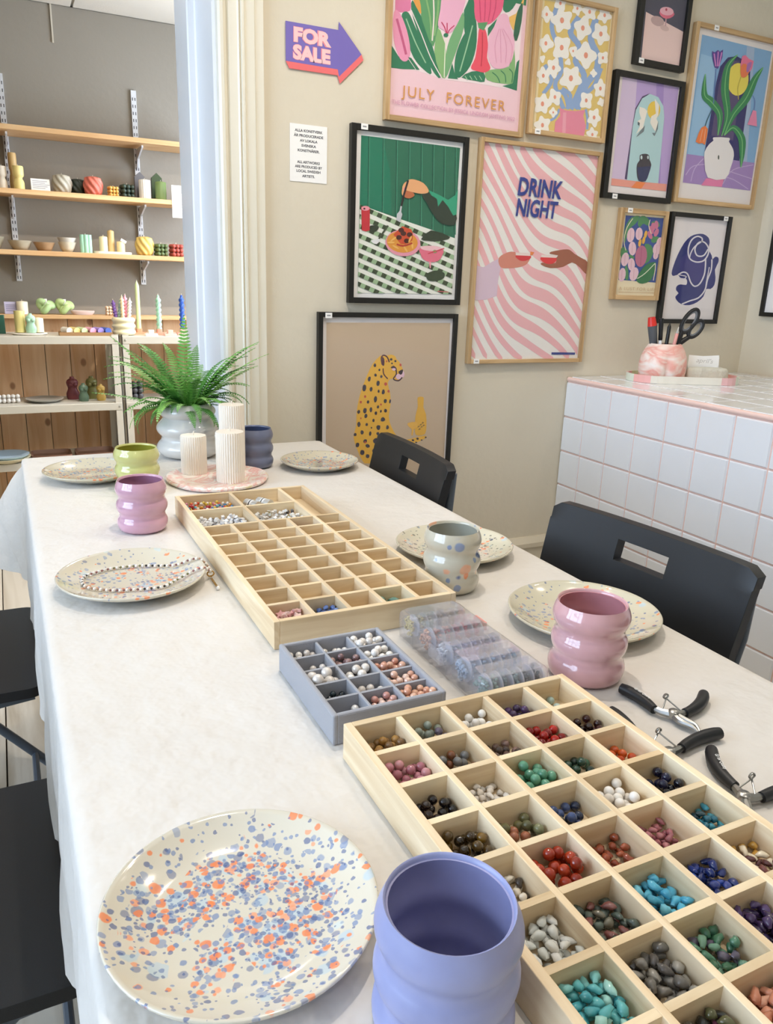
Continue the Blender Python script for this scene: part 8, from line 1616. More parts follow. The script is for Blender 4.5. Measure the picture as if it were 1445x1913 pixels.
(4,'dba9bd',-1,[202.2,220.4,204.5,192.8,207.1,192.9,204.7,220.4]),
(3,'efcbd8',0,[207.6,159.8,205.2,153.3,200.1,148.8,193.5,147.7,187.4,150.1,183.3,155.5,182.3,162.3,184.7,168.8,189.9,173.3,196.4,174.4,202.5,172,206.6,166.7]),
(4,'dba9bd',-1,[192,170.5,192.8,151.6,195.4,151.5,194.5,170.5]),
(4,'c0708e',0,[152.4,154.5,150.2,140.1,144,128,134.7,120.1,123.7,117.8,112.7,121.2,103.5,129.9,97.3,142.5,95.2,157,97.4,171.3,103.5,183.3,112.8,191.1,123.6,193.5,134.6,190.2,143.9,181.7,150.1,169.1]),
(5,'a8577a',-1,[120.3,187,124.9,122.1,127.4,122.1,122.8,187]),
(3,'d27a9c',0,[166.8,252.2,171.2,243.8,170.5,237.2,164.8,235.1,156.4,238.2,148.4,245.4,144,253.8,144.7,260.3,150.4,262.5,158.8,259.4]),
(3,'d27a9c',0,[189.8,268.4,189.4,259.5,185,253.7,178.5,253.4,172.3,258.5,168.7,267.1,169.2,276,173.5,281.7,180,282.1,186.2,277]),
(3,'d27a9c',0,[194.2,239,188.8,231,181.6,227.1,175.2,228.6,172.2,234.9,173.7,243.8,179,251.7,186.3,255.7,192.6,254.2,195.6,247.8]),
(3,'d27a9c',0,[163.6,234.3,168.1,225.8,167.4,219.2,161.7,217.1,153.2,220.3,145.3,227.5,140.9,236,141.6,242.5,147.3,244.6,155.7,241.5]),
(3,'d27a9c',0,[175.5,260.9,175,252,170.7,246.3,164.2,245.9,158,251,154.4,259.7,154.9,268.5,159.2,274.2,165.7,274.6,171.9,269.5]),
(5,'f0b94a',0,[139.9,231.3,136.6,221.6,131,218,126.2,222.5,125.1,232.6,128.4,242.3,134.1,245.9,138.9,241.3]),
(5,'f0b94a',0,[117.1,201.3,113.8,191.6,108.2,188,103.4,192.6,102.4,202.7,105.7,212.3,111.3,216,116.1,211.4]),
(5,'f0b94a',0,[134.1,211,130.8,201.3,125.1,197.7,120.3,202.3,119.3,212.4,122.5,222.1,128.2,225.7,133,221.1]),
(5,'eee6cf',-1,[49,172.9,44.4,181.5,38.2,193.8,34.6,207,35.1,221.2,38.1,236.6,42.6,250.6,49.6,263,58.3,274.2,64.5,282,61.3,283.3,55.1,275.6,46.4,264.2,39.1,251.4,34.5,237.2,31.5,221.5,31,206.9,34.7,193.2,41,180.7,45.6,172]),
(5,'eee6cf',-1,[143.6,283.6,142.2,278,140.6,269.8,141.2,261,146.1,251.5,153.1,241.8,158.2,235,161.5,236.2,156.4,243,149.5,252.5,144.8,261.4,144.3,269.6,145.9,277.5,147.2,283.1]),
(5,'eee6cf',-1,[194.7,133.8,196,128.5,197.7,120.8,198.6,111.3,198.1,98.1,196.9,83,195.9,72.3,199.8,71.8,200.7,82.6,202,97.8,202.5,111.1,201.5,120.9,199.7,128.7,198.4,134]),
(2,'d9b98e',-1,[36.7,25.6,212.2,26.5,211.9,28.4,36.5,27.4]),
],
'head': [
(0,'efe9ea',0,[25.6,394.5,310.3,391.7,308.5,5.4,30.3,6.5]),
(1,'2d3478',2,[43.8,183.9,48.3,211.9,63.3,254,87.9,296.5,116.1,320.8,147.4,330.7,180.6,332.5,210,321.1,219.3,303,218.8,279.6,240.7,257,247.1,243.1,258.8,253.1,276.5,251.5,282.2,235,268.9,205.9,278.6,177.4,277.8,148.4,260.2,132.5,237.4,131.9,228,103.6,198,81.2,159.3,69.4,118.2,71.5,88.6,86.3,79.2,100.4,93.6,112.6,78.1,124,78.7,138.2,97.2,145.8,127.6,144.3,129.5,158.5,119.7,167.7,92.7,169.2,77.3,180.4,55.3,175]),
(2,'3d3a80',2,[79.8,236.3,127,266.1,183.1,254.6,220.9,204.2,201.4,165.4,162.7,154.8,129.3,186.8,87.8,194.8]),
(3,'e6e2ea',-1,[180.2,302.7,180.6,305.3,181.5,309.4,181.4,314.1,178.5,318.5,172.5,321.6,164.9,324,156.4,325.3,148,325,140.1,322.8,132.2,319.3,124.8,314.5,118.9,308.6,114.4,301.3,111,292.7,108.9,283.6,108.4,274.8,109.5,266,112.1,257,116.2,248.5,122.1,241.4,130.2,235.9,140,231.8,150.5,229.2,160.9,227.7,171.6,227.5,182.9,228.6,193.6,230.9,202.9,234.4,210.2,239.7,215.9,246.3,220.2,253.4,223,260.1,224.4,266.4,224.5,272.8,223,279,219.8,285.1,214.6,291.2,207.5,297.3,199.5,302.6,191.1,306.1,182.4,307.5,173.4,307.1,164.9,305.2,157.7,301.9,151.9,296.9,147,290.4,143.7,283.2,142.7,276.3,144.4,269.4,148.4,262.4,154.1,256.1,161.2,251.6,170.1,249.3,180.2,248.9,190.2,250.2,199,253.1,206,258.7,211.5,266.2,215.8,273.4,218.9,278.3,211.9,280.5,208.9,275.6,204.6,268.6,199.6,261.7,194.1,257.2,187.4,255.1,179.1,254.1,171,254.3,164.8,255.8,159.8,259.1,155,264.4,151.5,270.5,150,276.1,150.9,281.9,153.9,288.2,158.2,294,162.9,298.1,168.4,300.6,175.2,302.2,182.3,302.5,188.6,301.5,195.1,298.7,202.1,294.1,208.5,288.5,213,283.2,215.7,278.1,216.9,272.8,216.9,267.2,215.6,261.6,213,255.4,209.1,248.9,204,243,198,238.6,190.2,235.6,180.7,233.6,170.6,232.6,161.1,232.8,152,234.1,142.7,236.4,134.3,239.8,127.8,244.2,122.9,250.3,119.1,258,116.7,266.4,115.7,274.5,116.2,282.7,118.2,291.4,121.3,299.4,125.4,306,130.5,311.2,136.9,315.3,143.8,318.3,150.1,320.1,156.2,320.3,163,319.2,169.1,317.3,172.9,315.5,174.1,313.5,174.1,310.1,173.3,306.3,172.8,303.6]),
(3,'e6e2ea',-1,[171.2,304.7,162.9,300.3,151.1,293.9,140.8,286.7,133.9,278.7,128.7,270.1,125,262.1,122.9,254.6,122.3,247.7,122,243,128,242.5,128.3,247.2,128.9,253.8,130.8,260.8,134.4,268.5,139.3,276.6,145.6,284,155.3,290.7,166.8,297,175.1,301.3]),
(3,'e6e2ea',-1,[79.6,178.3,84,180.5,90.3,183.7,97,186.6,102.9,188.1,108.1,188.2,113.4,187.5,118.6,185.9,123.7,182.8,129.1,177.1,134.6,169,140.3,160.3,146.2,153.1,152.2,147.7,158.3,143.2,164.9,139.8,172.2,138.1,179.9,138.5,187.4,140.6,194.5,144.2,200.8,149.4,206.3,156.4,211.3,165.2,215.5,174.7,218.3,184.3,219.5,194.2,219.2,204.5,218.3,214.3,217.3,222.9,216.2,230.4,214.7,237.1,213.3,242.6,212.4,246.5,204.9,246,205.9,242.2,207.3,236.7,208.7,230.2,209.8,222.9,210.7,214.4,211.6,204.7,211.9,194.8,210.8,185.5,208.1,176.5,204.1,167.3,199.3,159,194.3,152.6,189,148.2,183.2,145.2,177.4,143.6,172.4,143.3,167.9,144.4,163,146.9,157.7,150.8,152.3,155.6,146.8,162.3,141.3,170.8,135.5,179.3,129.2,185.9,122.3,190.1,115.1,192.4,108,193.3,100.9,193.1,93.3,191.3,85.8,188,79.4,184.7,75,182.5]),
(3,'e6e2ea',-1,[77.3,178.8,82.4,178.4,89.7,177.9,97.4,177.1,106.5,176.2,115.9,175.1,119.5,174.2,118,172.4,112.5,168.6,106.4,166.5,99,167.6,89.9,170.5,83.2,172.7,81.5,169.7,88.3,167.5,98,164.5,107.3,163.3,115.4,165.9,121.9,170.3,123.7,175.4,116.8,178.2,106.9,179.4,97.7,180.3,89.8,181.1,82.4,181.7,77.3,182]),
(3,'e6e2ea',-1,[239.9,242.9,241.1,236.1,243,226.5,244.4,215.7,244.5,205.6,242.4,196.3,238.9,186.8,235,177,231.9,167.1,230.4,157.1,229.9,147,229,137.5,226.2,128.9,221.3,120.8,214.9,113,207.3,106.1,198.9,100.3,189.2,96.2,177.8,93.2,165.8,90.6,154.4,87.7,143.3,84.1,132.3,80.4,122.8,77.2,116.1,74.9,119.9,70.1,126.6,72.4,136.2,75.6,147.1,79.3,157.9,82.8,168.9,85.5,181,88.1,193.1,91.4,204,96,213.3,102.4,221.4,109.8,228.2,118,233.6,126.8,236.6,136.2,237.6,146.2,238.1,156.2,239.4,165.8,242.4,175.3,246.3,185,249.9,194.8,252.1,204.7,252,215.5,250.5,226.6,248.7,236.3,247.5,243.1]),
(3,'e6e2ea',-1,[233.6,214.5,232.5,201.4,231,183,229.8,166.6,229.2,154.5,229,144.5,228.9,137.7,233.8,137.3,233.9,144.1,234.1,154.1,234.6,166.1,235.8,182.5,237.3,200.9,238.4,214]),
],
}
# ================================================================== PICTURES AND SIGNS
M_print = bpy.data.materials.new('poster_print'); M_print.use_nodes = True
_at = M_print.node_tree.nodes.new('ShaderNodeAttribute'); _at.attribute_name = 'ink'
_b = M_print.node_tree.nodes['Principled BSDF']; _b.inputs['Roughness'].default_value = .55
M_print.node_tree.links.new(_at.outputs['Color'], _b.inputs['Base Color'])
M_oak = wood('oak_frame', 'cfae80', 'b18e60', 'Z', 14, .5); M_oakx = wood('oak_frame_cross', 'cfae80', 'b18e60', 'X', 14, .5); M_frblk = mat('black_frame', '14130f', .45)
M_acryl = thin_glass('picture_glass', 'ffffff', .04, .55)
def catm2(P, n):
    out = []; m = len(P)
    for i in range(m):
        p0, p1, p2, p3 = P[i - 1], P[i], P[(i + 1) % m], P[(i + 2) % m]
        for j in range(n):
            t = j / n; out.append(tuple(.5 * (2 * p1[a] + (p2[a] - p0[a]) * t + (2 * p0[a] - 5 * p1[a] + 4 * p2[a] - p3[a]) * t * t + (3 * p1[a] - p0[a] - 3 * p2[a] + p3[a]) * t ** 3) for a in (0, 1)))
    return out
def clip(P, x0, x1, z0, z1):
    for ax, lim, sg in ((0, x0, 1), (0, x1, -1), (1, z0, 1), (1, z1, -1)):
        out = []
        for i in range(len(P)):
            a, b = P[i - 1], P[i]; da, db = (a[ax] - lim) * sg, (b[ax] - lim) * sg
            if (da >= 0) != (db >= 0): t = da / (da - db); out.append((a[0] + (b[0] - a[0]) * t, a[1] + (b[1] - a[1]) * t))
            if db >= 0: out.append(b)
        P = out
        if len(P) < 3: return []
    return P
def print_mesh(shapes, w, h, paper, inset):
    bm = bmesh.new(); lay = bm.loops.layers.float_color.new('ink')
    def face(P, layer, col, k=0):
        y = -.0095 - .0003 * layer - .000006 * k
        if len(P) < 3: return
        Q = [P[0]]
        for p in P[1:]:
            if hypot(p[0] - Q[-1][0], p[1] - Q[-1][1]) > 1e-5: Q.append(p)
        if hypot(Q[0][0] - Q[-1][0], Q[0][1] - Q[-1][1]) < 1e-5: Q.pop()
        if len(Q) < 3: return
        f = bm.faces.new([bm.verts.new((p[0], y, p[1])) for p in Q])
        f.normal_update()
        tri = bmesh.ops.triangulate(bm, faces=[f], ngon_method='EAR_CLIP')['faces']
        for q in tri:
            for l in q.loops: l[lay] = col
            q.normal_update()
            if q.normal.y > 0: q.normal_flip()
    face([(inset, inset), (w - inset, inset), (w - inset, h - inset), (inset, h - inset)], -1, lin(paper))
    for k, (layer, col, smn, flat) in enumerate(shapes):
        P = [(flat[i] / 1000, flat[i + 1] / 1000) for i in range(0, len(flat), 2)]; c = lin(col)
        if smn < 0:
            m = len(P) // 2; A, Bq = P[:m], P[m:][::-1]
            for i in range(m - 1): face(clip([A[i], A[i + 1], Bq[i + 1], Bq[i]], inset, w - inset, inset, h - inset), layer, c, k)
        else:
            if smn > 0: P = catm2(P, smn)
            face(clip(P, inset, w - inset, inset, h - inset), layer, c, k)
    me = bpy.data.meshes.new('print'); bm.to_mesh(me); bm.free(); me.materials.append(M_print); return me
def picture(key, label, oak, fw, sticker=None, paper='f3efec'):
    x0, x1, z0, z1 = FRAME_RECT[key]; w, h = x1 - x0, z1 - z0
    t = thing('framed_poster', label, 'picture', (x0, WALL_Y - .0005, z0), 0, 'framed posters on the far wall')
    d = .0205; mv, mh = (M_oak, M_oakx) if oak else (M_frblk, M_frblk)
    for a, b in ((0, fw), (w - fw, w)): MB().box(a, b, -d, 0, 0, h).build('frame_side', mv, t, smooth=False, bevel=.0012)
    for a, b in ((0, fw), (h - fw, h)): MB().box(fw, w - fw, -d + .0002, 0, a, b).build('frame_rail', mh, t, smooth=False, bevel=.0012)
    MB().box(fw * .5, w - fw * .5, -.006, -.001, fw * .5, h - fw * .5).build('backing', mat('backing_board', '9c8a70', .8), t, smooth=False)
    put('print', print_mesh(ART[key], w, h, paper, fw * .7), t)
    MB().box(fw * .8, w - fw * .8, -.0150, -.0142, fw * .8, h - fw * .8).build('glazing', M_acryl, t, smooth=False)
    if sticker:
        sx, sz = sticker; stk = MB().box(sx * w - .011, sx * w + .011, -d - .0012, -d - .0002, sz * h - .008, sz * h + .008).build('price_sticker', M_card, t, smooth=False)
        MB().box(sx * w - .006, sx * w + .006, -d - .0014, -d - .0012, sz * h - .002, sz * h + .002).build('sticker_print', mat('sticker_ink', '9a9a9c', .6), stk, smooth=False)
    return t
D = -.0120
pd = picture('drink', 'oak-framed poster with pink waves reading DRINK NIGHT', True, .013, (.07, .012))
M_navy = mat('navy_ink', '2f3f92', .6)
def ptext(p, s, size, m, x, z, width, rot=0, bold=0.0, shear=0, y=-.0128, sy=1.0, align='LEFT', space=1.0):
    return text(s, size, m, 'lettering', p, (x, y, z), (pi / 2, -rot, 0), align, width, bold, shear, space, 1.0, sy)
ptext(pd, 'DRINK', .075, M_navy, .155, .551, .181, 0, .0022, .12, sy=1.02)
ptext(pd, 'NIGHT', .075, M_navy, .154, .487, .172, 0, .0022, .12, sy=1.0)
picture('spag', 'black-framed poster of a hand over spaghetti on a green checked cloth', False, .017, (.1, .985), 'f4f3f1')
picture('cheetah', 'black-framed poster of a cheetah with a bottle, lowest on the wall', False, .015, (.065, .986), 'f1ebe9')
pj = picture('july', 'oak-framed pink tulip poster reading JULY FOREVER', True, .015, None, 'f5cfd8')
ptext(pj, 'JULY  FOREVER', .042, mat('amber_ink', 'dd9d52', .6), .058, .070, .370, 0, 0, 0, space=1.2)
ptext(pj, 'THE FLOWER COLLECTION BY JESSICA LINDROM JAMTING 2022', .016, mat('mauve_ink', 'd9a0bd', .6), .024, .046, .440, 0, 0, 0)
picture('flowers', 'oak-framed poster of white flowers in a pink vase on yellow', True, .014, (.11, .02), 'f3e2b6')
picture('coupe', 'small black-framed poster of a pink cocktail at the top', False, .018, (.12, .03), '4a4a5e')
picture('arch', 'black-framed lilac poster with an arch, birds and a dark vase', False, .018, (.16, .018), 'f3ecec')
picture('tulip', 'oak-framed poster of tulips in a white vase with a yellow moon', True, .015, (.22, .985), 'f1ebea')
pl = picture('lust', 'small oak-framed poster of pink blossoms reading A LUST FOR LIFE', True, .016, (.17, .975), 'f4e6c4')
ptext(pl, 'A LUST FOR LIFE', .016, mat('faded_ink', 'dcbf96', .6), .034, .034, .180, 0, 0, 0, space=1.15)
picture('head', 'black-framed poster of a navy abstract face above the scissors', False, .016, (.88, .977), 'efe9ea')
# picture on the right wall, only its corner in view
t = thing('framed_poster', 'black frame cut by the right edge of the photo', 'picture', (RIGHT_X - .0005, 2.235, 1.135), 0)
for a, b in ((-.016, 0), (-.33, -.314)): MB().box(-.02, 0, a, b, 0, .42).build('frame_side', M_frblk, t, smooth=False)
for a, b in ((0, .016), (.404, .42)): MB().box(-.0198, 0, -.314, -.016, a, b).build('frame_rail', M_frblk, t, smooth=False)
MB().box(-.010, -.001, -.318, -.012, .012, .408).build('print', mat('pale_print', 'f1edea', .6), t, smooth=False)

# FOR SALE arrow sign
M_vio = mat('violet_card', '7668b4', .6); M_cor = mat('coral_card', 'ea6f70', .6)
t = thing('arrow_sign', 'violet and coral cardboard arrow reading FOR SALE', 'sign', (.783, WALL_Y - .0005, 1.7605))
def pr(P, y0, y1, nm, m): return MB().prism([(a - .783, b - 1.7605) for a, b in P], y0, y1, 'y').build(nm, m, t, smooth=False)
pr([(.7828, 1.8943), (.9399, 1.8951), (.9405, 1.9155), (1.0119, 1.8436), (.9428, 1.7774), (.9388, 1.7958), (.7832, 1.7967)], -.004, -.002, 'arrow_face', M_vio)
pr([(.7832, 1.7967), (.9388, 1.7958), (.9428, 1.7774), (1.0119, 1.8436), (1.0184, 1.83), (.9463, 1.7606), (.9381, 1.7806), (.7931, 1.7796)], -.0039, -.0019, 'arrow_edge', M_cor)
M_pk = mat('pale_pink_ink', 'f3c6c6', .6); M_cr = mat('coral_ink', 'e98b96', .6)
for bold, m, y in ((.0034, M_cr, -.0042), (.0024, M_pk, -.0044)):
    text('FOR', .044, m, 'lettering', t, (.022, y, .0895), (pi / 2, 0, 0), 'LEFT', .112, bold, 0, 1.0, 1.0, 1.05)
    text('SALE', .044, m, 'lettering', t, (.022, y, .0465), (pi / 2, 0, 0), 'LEFT', .112, bold, 0, 1.0, 1.0, 1.05)
# paper notice
t = thing('paper_notice', 'white paper notice about local Swedish artists', 'notice', (.7950, WALL_Y - .0005, 1.4895))
MB().box(0, .1145, -.0012, -.0004, 0, .153).build('sheet', M_card, t, smooth=False)
M_dk = mat('dark_ink', '4a4a52', .7)
for i, (s, z, w) in enumerate((('ALLA KONSTVERK', .133, .085), ('ÄR PRODUCERADE', .120, .090), ('AV LOKALA', .107, .054), ('SVENSKA', .094, .045), ('KONSTNÄRER.', .081, .067), ('ALL ARTWORKS', .050, .070), ('ARE PRODUCED BY', .038, .084), ('LOCAL SWEDISH', .026, .074), ('ARTISTS.', .013, .039))):
    text(s, .0095, M_dk, 'lettering', t, (.0572, -.0014, z), (pi / 2, 0, 0), 'CENTER', w, .0003)

# ================================================================== BACK ROOM
M_pshelf = wood('shelf_pine', 'e3bd8c', 'cf9f6c', 'X', 7, .55); M_panel = wood('pine_board', 'efcba4', 'dcab7e', 'Z', 6, .6, True)
M_rail = mat('white_rail', 'd9dbe0', .4, metal=.1); M_slot = mat('slot_dark', '3f4046', .8)
SHY0, SHY1 = 4.17, 4.392
def shelf(label, z):
    o = MB().box(-1.2, .0, 0, 0, 0, 0)
    o = MB().box(-1.45, 1.0, SHY0 - 4.28, SHY1 - 4.28, 0, .022).build('wall_shelf', M_pshelf, None, (0, 4.28, z), smooth=False, bevel=.002)
    return tag(o, label, 'shelf', 'pine wall shelves')
Z1, Z2, Z3 = 1.815, 1.547, 1.281
shelf('empty pine wall shelf, topmost of the three', Z1); shelf('pine wall shelf with swirl candles, the middle of three', Z2); shelf('pine wall shelf with bowls, lowest of the three', Z3)
for x, lb in ((.105, 'white slotted shelf rail on the left'), (.700, 'white slotted shelf rail near the doorway post')):
    t = thing('shelf_rail', lb, 'shelf rail', (x, BACK_Y, 1.16), 0, 'slotted wall rails')
    MB().box(-.0125, .0125, -.012, -.0005, 0, .92).build('rail', M_rail, t, smooth=False)
    sm_ = MB().box(-.0018, .0018, -.0126, -.0118, 0, .014).mesh('slot', M_slot, False)
    for k in range(28):
        for dx in (-.006, .006): put('slot', sm_, t, (dx, 0, .01 + k * .032))
    for z, nm in ((Z1, 'topmost'), (Z2, 'middle'), (Z3, 'lowest')):
        b = MB().prism([(-.012, -.004), (-.19, -.004), (-.19, -.014), (-.05, -.05), (-.012, -.10)], -.004, .004, 'x').build('shelf_bracket', M_rail, None, (x, BACK_Y, z - .0005), smooth=False)
        tag(b, 'white metal bracket under the %s pine shelf, %s rail' % (nm, 'left' if x < .4 else 'right'), 'bracket', 'shelf brackets')
# pine board panel with ledge behind the steel shelving
t = thing('pine_panel', 'pine board panelling with a narrow ledge behind the steel shelves', 'panelling', (-.4, 4.36, 0))
bw = .118
pbm = MB().box(0, bw - .003, -.02, .0, 0, .985).mesh('board', M_panel, False)
for k in range(-7, 13): put('board', pbm, t, (k * bw, 0, 0))
MB().box(-7 * bw, 13 * bw, -.075, .035, .985, 1.005).build('ledge', M_pshelf, t, smooth=False, bevel=.002)
# steel shelving units
M_ivory = mat('ivory_steel', 'cfcabd', .4, metal=.1, var=.03); M_bolt = mat('bolt_zinc', 'c9c7c0', .3, metal=.8)
def unit(label, x0, x1):
    t = thing('steel_shelving', label, 'shelving', (x0, 4.0, 0), 0, 'ivory steel shelving units'); w = x1 - x0
    for px_ in (0, w - .034):
        for py_ in (0, .258): 
            b = MB(); b.box(px_, px_ + .034, py_ + (.0 if py_ == 0 else .030), py_ + (.003 if py_ == 0 else .033), 0, .93); b.box(px_ + (.0 if px_ == 0 else .031), px_ + (.003 if px_ == 0 else .034), py_, py_ + .033, 0, .93)
            b.build('post', M_ivory, t, smooth=False)
    for z, nm in ((.885, 'shelf'), (.565, 'shelf'), (.29, 'shelf')):
        b = MB(); b.box(.004, w - .004, .004, .286, z + .030, z + .036); b.box(.004, w - .004, -.002, .004, z, z + .036); b.box(.004, w - .004, .286, .290, z, z + .036); b.build('shelf', M_ivory, t, smooth=False, bevel=.002)
        for bx in (.017, w - .017): MB().lathe([(0, 0), (.006, 0), (.005, .003), (0, .004)], 10).xf(Matrix.Rotation(pi / 2, 4, 'X')).build('bolt', M_bolt, t, (bx, -.002, z + .018))
unit('ivory steel shelving unit on the left with candles on top', -.55, .508)
unit('ivory steel shelving unit behind the fern', .520, 1.38)
UZ = .9215; MZ = .6015; LZ = .3265; S2 = Z2 + .0225; S3 = Z3 + .0225; LG = 1.0055

def wax(c): return mat('wax_' + c, c, .45, var=.05, sss=.15)
def cand(name, label, mb, c, x, y, z, wick=None, group='candles in the back room', rz=0, cat='candle', angle=60):
    t = thing(name, label, cat, (x, y, z), rz, group); mb.build('wax', wax(c), t, angle=angle)
    if wick: MB().tube([(0, 0, wick - .002), (.001, 0, wick + .007)], .0012, 5).build('wick', M_wick, t)
    return t
def swirl(r, h, n=8, tw=1.6):
    prof = []; N = 16
    for j in range(N + 1):
        s = j / N; prof.append((r * (.62 + .38 * sin(pi * (.10 + .78 * s)) ** 1.0) if 0 < j < N else (r * .62 if j == 0 else r * .45), h * s))
    return MB().lathe([(0, 0)] + prof + [(0, h)], 64, fn=lambda t, z, rr: 1 + .085 * cos(n * (t + tw * z / h)))
def bubble(w):
    b = MB(); r = w / 6
    for i in range(3):
        for j in range(3):
            for k in range(3): b.ball(((i - 1) * r * 1.9, (j - 1) * r * 1.9, r + k * r * 1.9), r, 10, 7)
    return b
def pillar(r, h, n=28, rib=0): return MB().lathe([(0, 0), (r, 0), (r, h * .9), (r * .9, h * .93), (r * .2, h * .97), (0, h * .98)], n if not rib else rib * 4, fn=(lambda t, z, rr: 1 + .03 * cos(rib * t)) if rib else None)
def slab(w, d, h): return MB().prism([(-w / 2, 0), (w / 2, 0), (w / 2, h * .82), (0, h), (-w / 2, h * .82)], -d / 2, d / 2, 'y')
def twobulb(r, h):
    pf = [(0, 0), (r * .8, 0)] + [(r * (.72 + .28 * sin(pi * (i % 6 + .5) / 6)), h * (i + .5) / 12) for i in range(12)]
    return MB().lathe([(0, 0), (r, 0), (r, h * .30), (r * .85, h * .40), (r * .68, h * .46), (r * .72, h * .52), (r * .95, h * .58), (r, h * .66), (r, h * .96), (r * .9, h), (0, h)], 28)
Y2 = 4.25
cand('bulb_candle', 'white double-bulb candle at the left edge of the middle shelf', twobulb(.020, .098), 'efe6d6', .070, Y2, S2, .098)
cand('bulb_candle', 'butter yellow double-bulb candle on the middle shelf', twobulb(.0235, .102), 'ead78f', .139, Y2 - .02, S2, .102)
cand('pillar_candle', 'tall tan candle behind the yellow double-bulb candle', twobulb(.0185, .165), 'cfae74', .121, Y2 + .055, S2)
t = thing('price_card', 'white card leaning on the middle shelf beside the swirl candles', 'card', (.230, Y2 - .03, S2), 0)
b = MB().box(-.041, .041, -.001, .001, 0, .056).xf(Matrix.Rotation(-.25, 4, 'X')); b.build('sheet', M_card, t, smooth=False)
b = MB()
for k in range(5): b.box(-.034, .02 + .01 * (k % 3), -.0018, -.0012, .012 + k * .008, .0145 + k * .008)
b.xf(Matrix.Rotation(-.25, 4, 'X')).build('print', mat('pale_ink', 'a9a9b4', .7), t, smooth=False)
cand('swirl_candle', 'light grey round swirl candle on the middle shelf', swirl(.043, .082), 'b8b3a4', .326, Y2, S2, .082)
cand('swirl_candle', 'dark green round swirl candle behind the grey one', swirl(.039, .072), '2f3a34', .400, Y2 + .045, S2, .072)
cand('swirl_candle', 'coral red round swirl candle on the middle shelf', swirl(.043, .083), 'd2715f', .464, Y2 - .015, S2, .083)
cand('bubble_candle', 'small yellow bubble candle on the middle shelf', bubble(.048), 'dcae5c', .553, Y2 - .02, S2, .044, rz=.2)
cand('bubble_candle', 'blackish green bubble candle on the middle shelf', bubble(.064), '36463c', .622, Y2, S2, .062, rz=.2)
cand('arch_candle', 'slate grey pointed slab candle on the middle shelf', slab(.05, .03, .13), '6f6e74', .694, Y2 + .06, S2)
cand('pillar_candle', 'white ribbed candle in front of the slate grey slab', pillar(.028, .094, rib=16), 'dcdad2', .704, Y2 - .02, S2, .09)
cand('arch_candle', 'dark olive pointed slab candle on the middle shelf', slab(.05, .03, .132), '3c4f31', .776, Y2 + .06, S2)
cand('pillar_candle', 'moss green candle in front of the olive slab', pillar(.027, .09), '728a50', .781, Y2 - .02, S2, .087)
cand('flower_candle', 'small sage green candle beside the doorway post', swirl(.02, .05, 6, .5), '7c9068', .872, Y2 - .02, S2 + .0, .05)
t = thing('shelf_notice', 'white printed sheet hanging from the edge of the middle shelf', 'notice', (.862, SHY0 - .0015, 1.488), 0)
MB().box(-.04, .05, -.0008, .0008, 0, .150).build('sheet', M_card, t, smooth=False)
b = MB()
for k in range(7): b.box(-.018, .03, -.0016, -.0009, .02 + k * .014 + (.012 if k > 3 else 0), .0225 + k * .014 + (.012 if k > 3 else 0))
b.build('print', mat('pale_ink', 'a9a9b4', .7), t, smooth=False)
# lowest wall shelf
def bowl(label, R, h, c, x, y, z, foot=.5):
    o = MB().lathe([(0, 0), (R * foot, 0), (R * .75, h * .35), (R * .97, h * .9), (R, h), (R * .95, h), (R * .72, h * .42), (R * foot, h * .12), (0, h * .1)], 40).build('bowl', mat('bowl_' + c, c, .3, coat=.3, var=.2, vscale=40), None, (x, y, z), angle=80)
    return tag(o, label, 'bowl', 'bowls on the lowest wall shelf')
bowl('grey speckled bowl cut by the left edge of the photo', .048, .056, 'a09a84', .006, Y2, S3)
bowl('wide pale grey bowl on the lowest wall shelf', .053, .043, 'b5ad98', .119, Y2, S3, .55)
bowl('brown glazed bowl on the lowest wall shelf', .049, .040, 'a98a68', .224, Y2, S3, .6)
bowl('cream bowl, bottom of the stack of two', .042, .046, 'd8d0bc', .327, Y2, S3)
bowl('pale bowl, top of the stack of two', .044, .036, 'd3cfc6', .327, Y2, S3 + .030, .62)
cand('cluster_candle', 'mint green fluted block candle on the lowest wall shelf', MB().box(-.02, .02, -.02, .02, 0, .082).lathe([(0, 0), (.012, 0), (.012, .084), (0, .084)], 14, (-.016, -.016, 0)).lathe([(0, 0), (.012, 0), (.012, .084), (0, .084)], 14, (.016, -.016, 0)).lathe([(0, 0), (.012, 0), (.012, .084), (0, .084)], 14, (0, -.02, 0)), 'a3d3ba', .412, Y2, S3, .083)
tag(MB().prism(rrect(-.09, .09, -.035, .035, .03), 0, .011).build('candle_dish', mat('cream_ceramic', 'efe9dc', .4), None, (.537, Y2, S3)), 'cream oblong dish under three yellow candles', 'dish')
cand('pillar_candle', 'cream candle, left of three on the oblong dish', pillar(.0195, .073), 'ece0b8', .494, Y2 - .008, S3 + .0115, .07)
cand('pillar_candle', 'tall tan candle, middle of three on the oblong dish', pillar(.016, .105), 'cfb27a', .533, Y2 + .012, S3 + .0115)
tcd = cand('pillar_candle', 'short cream candle with a white tag on the oblong dish', pillar(.0195, .052), 'e8d7a4', .576, Y2 - .006, S3 + .0115)
MB().box(-.014, .014, -.0005, .0005, -.006, .006).xf(Matrix.Rotation(.5, 4, 'Y')).build('tag', M_card, tcd, (.012, -.018, .052))
cand('swirl_candle', 'pale yellow round swirl candle on the lowest wall shelf', swirl(.044, .09), 'd8bd6e', .692, Y2, S3, .09)
cand('bubble_candle', 'moss green bubble candle on the lowest wall shelf', bubble(.062), '5c6f46', .772, Y2, S3, .06, rz=.2)
cand('bubble_candle', 'brick red bubble candle on the lowest wall shelf', bubble(.064), 'a84f44', .848, Y2, S3, .062, rz=.2)
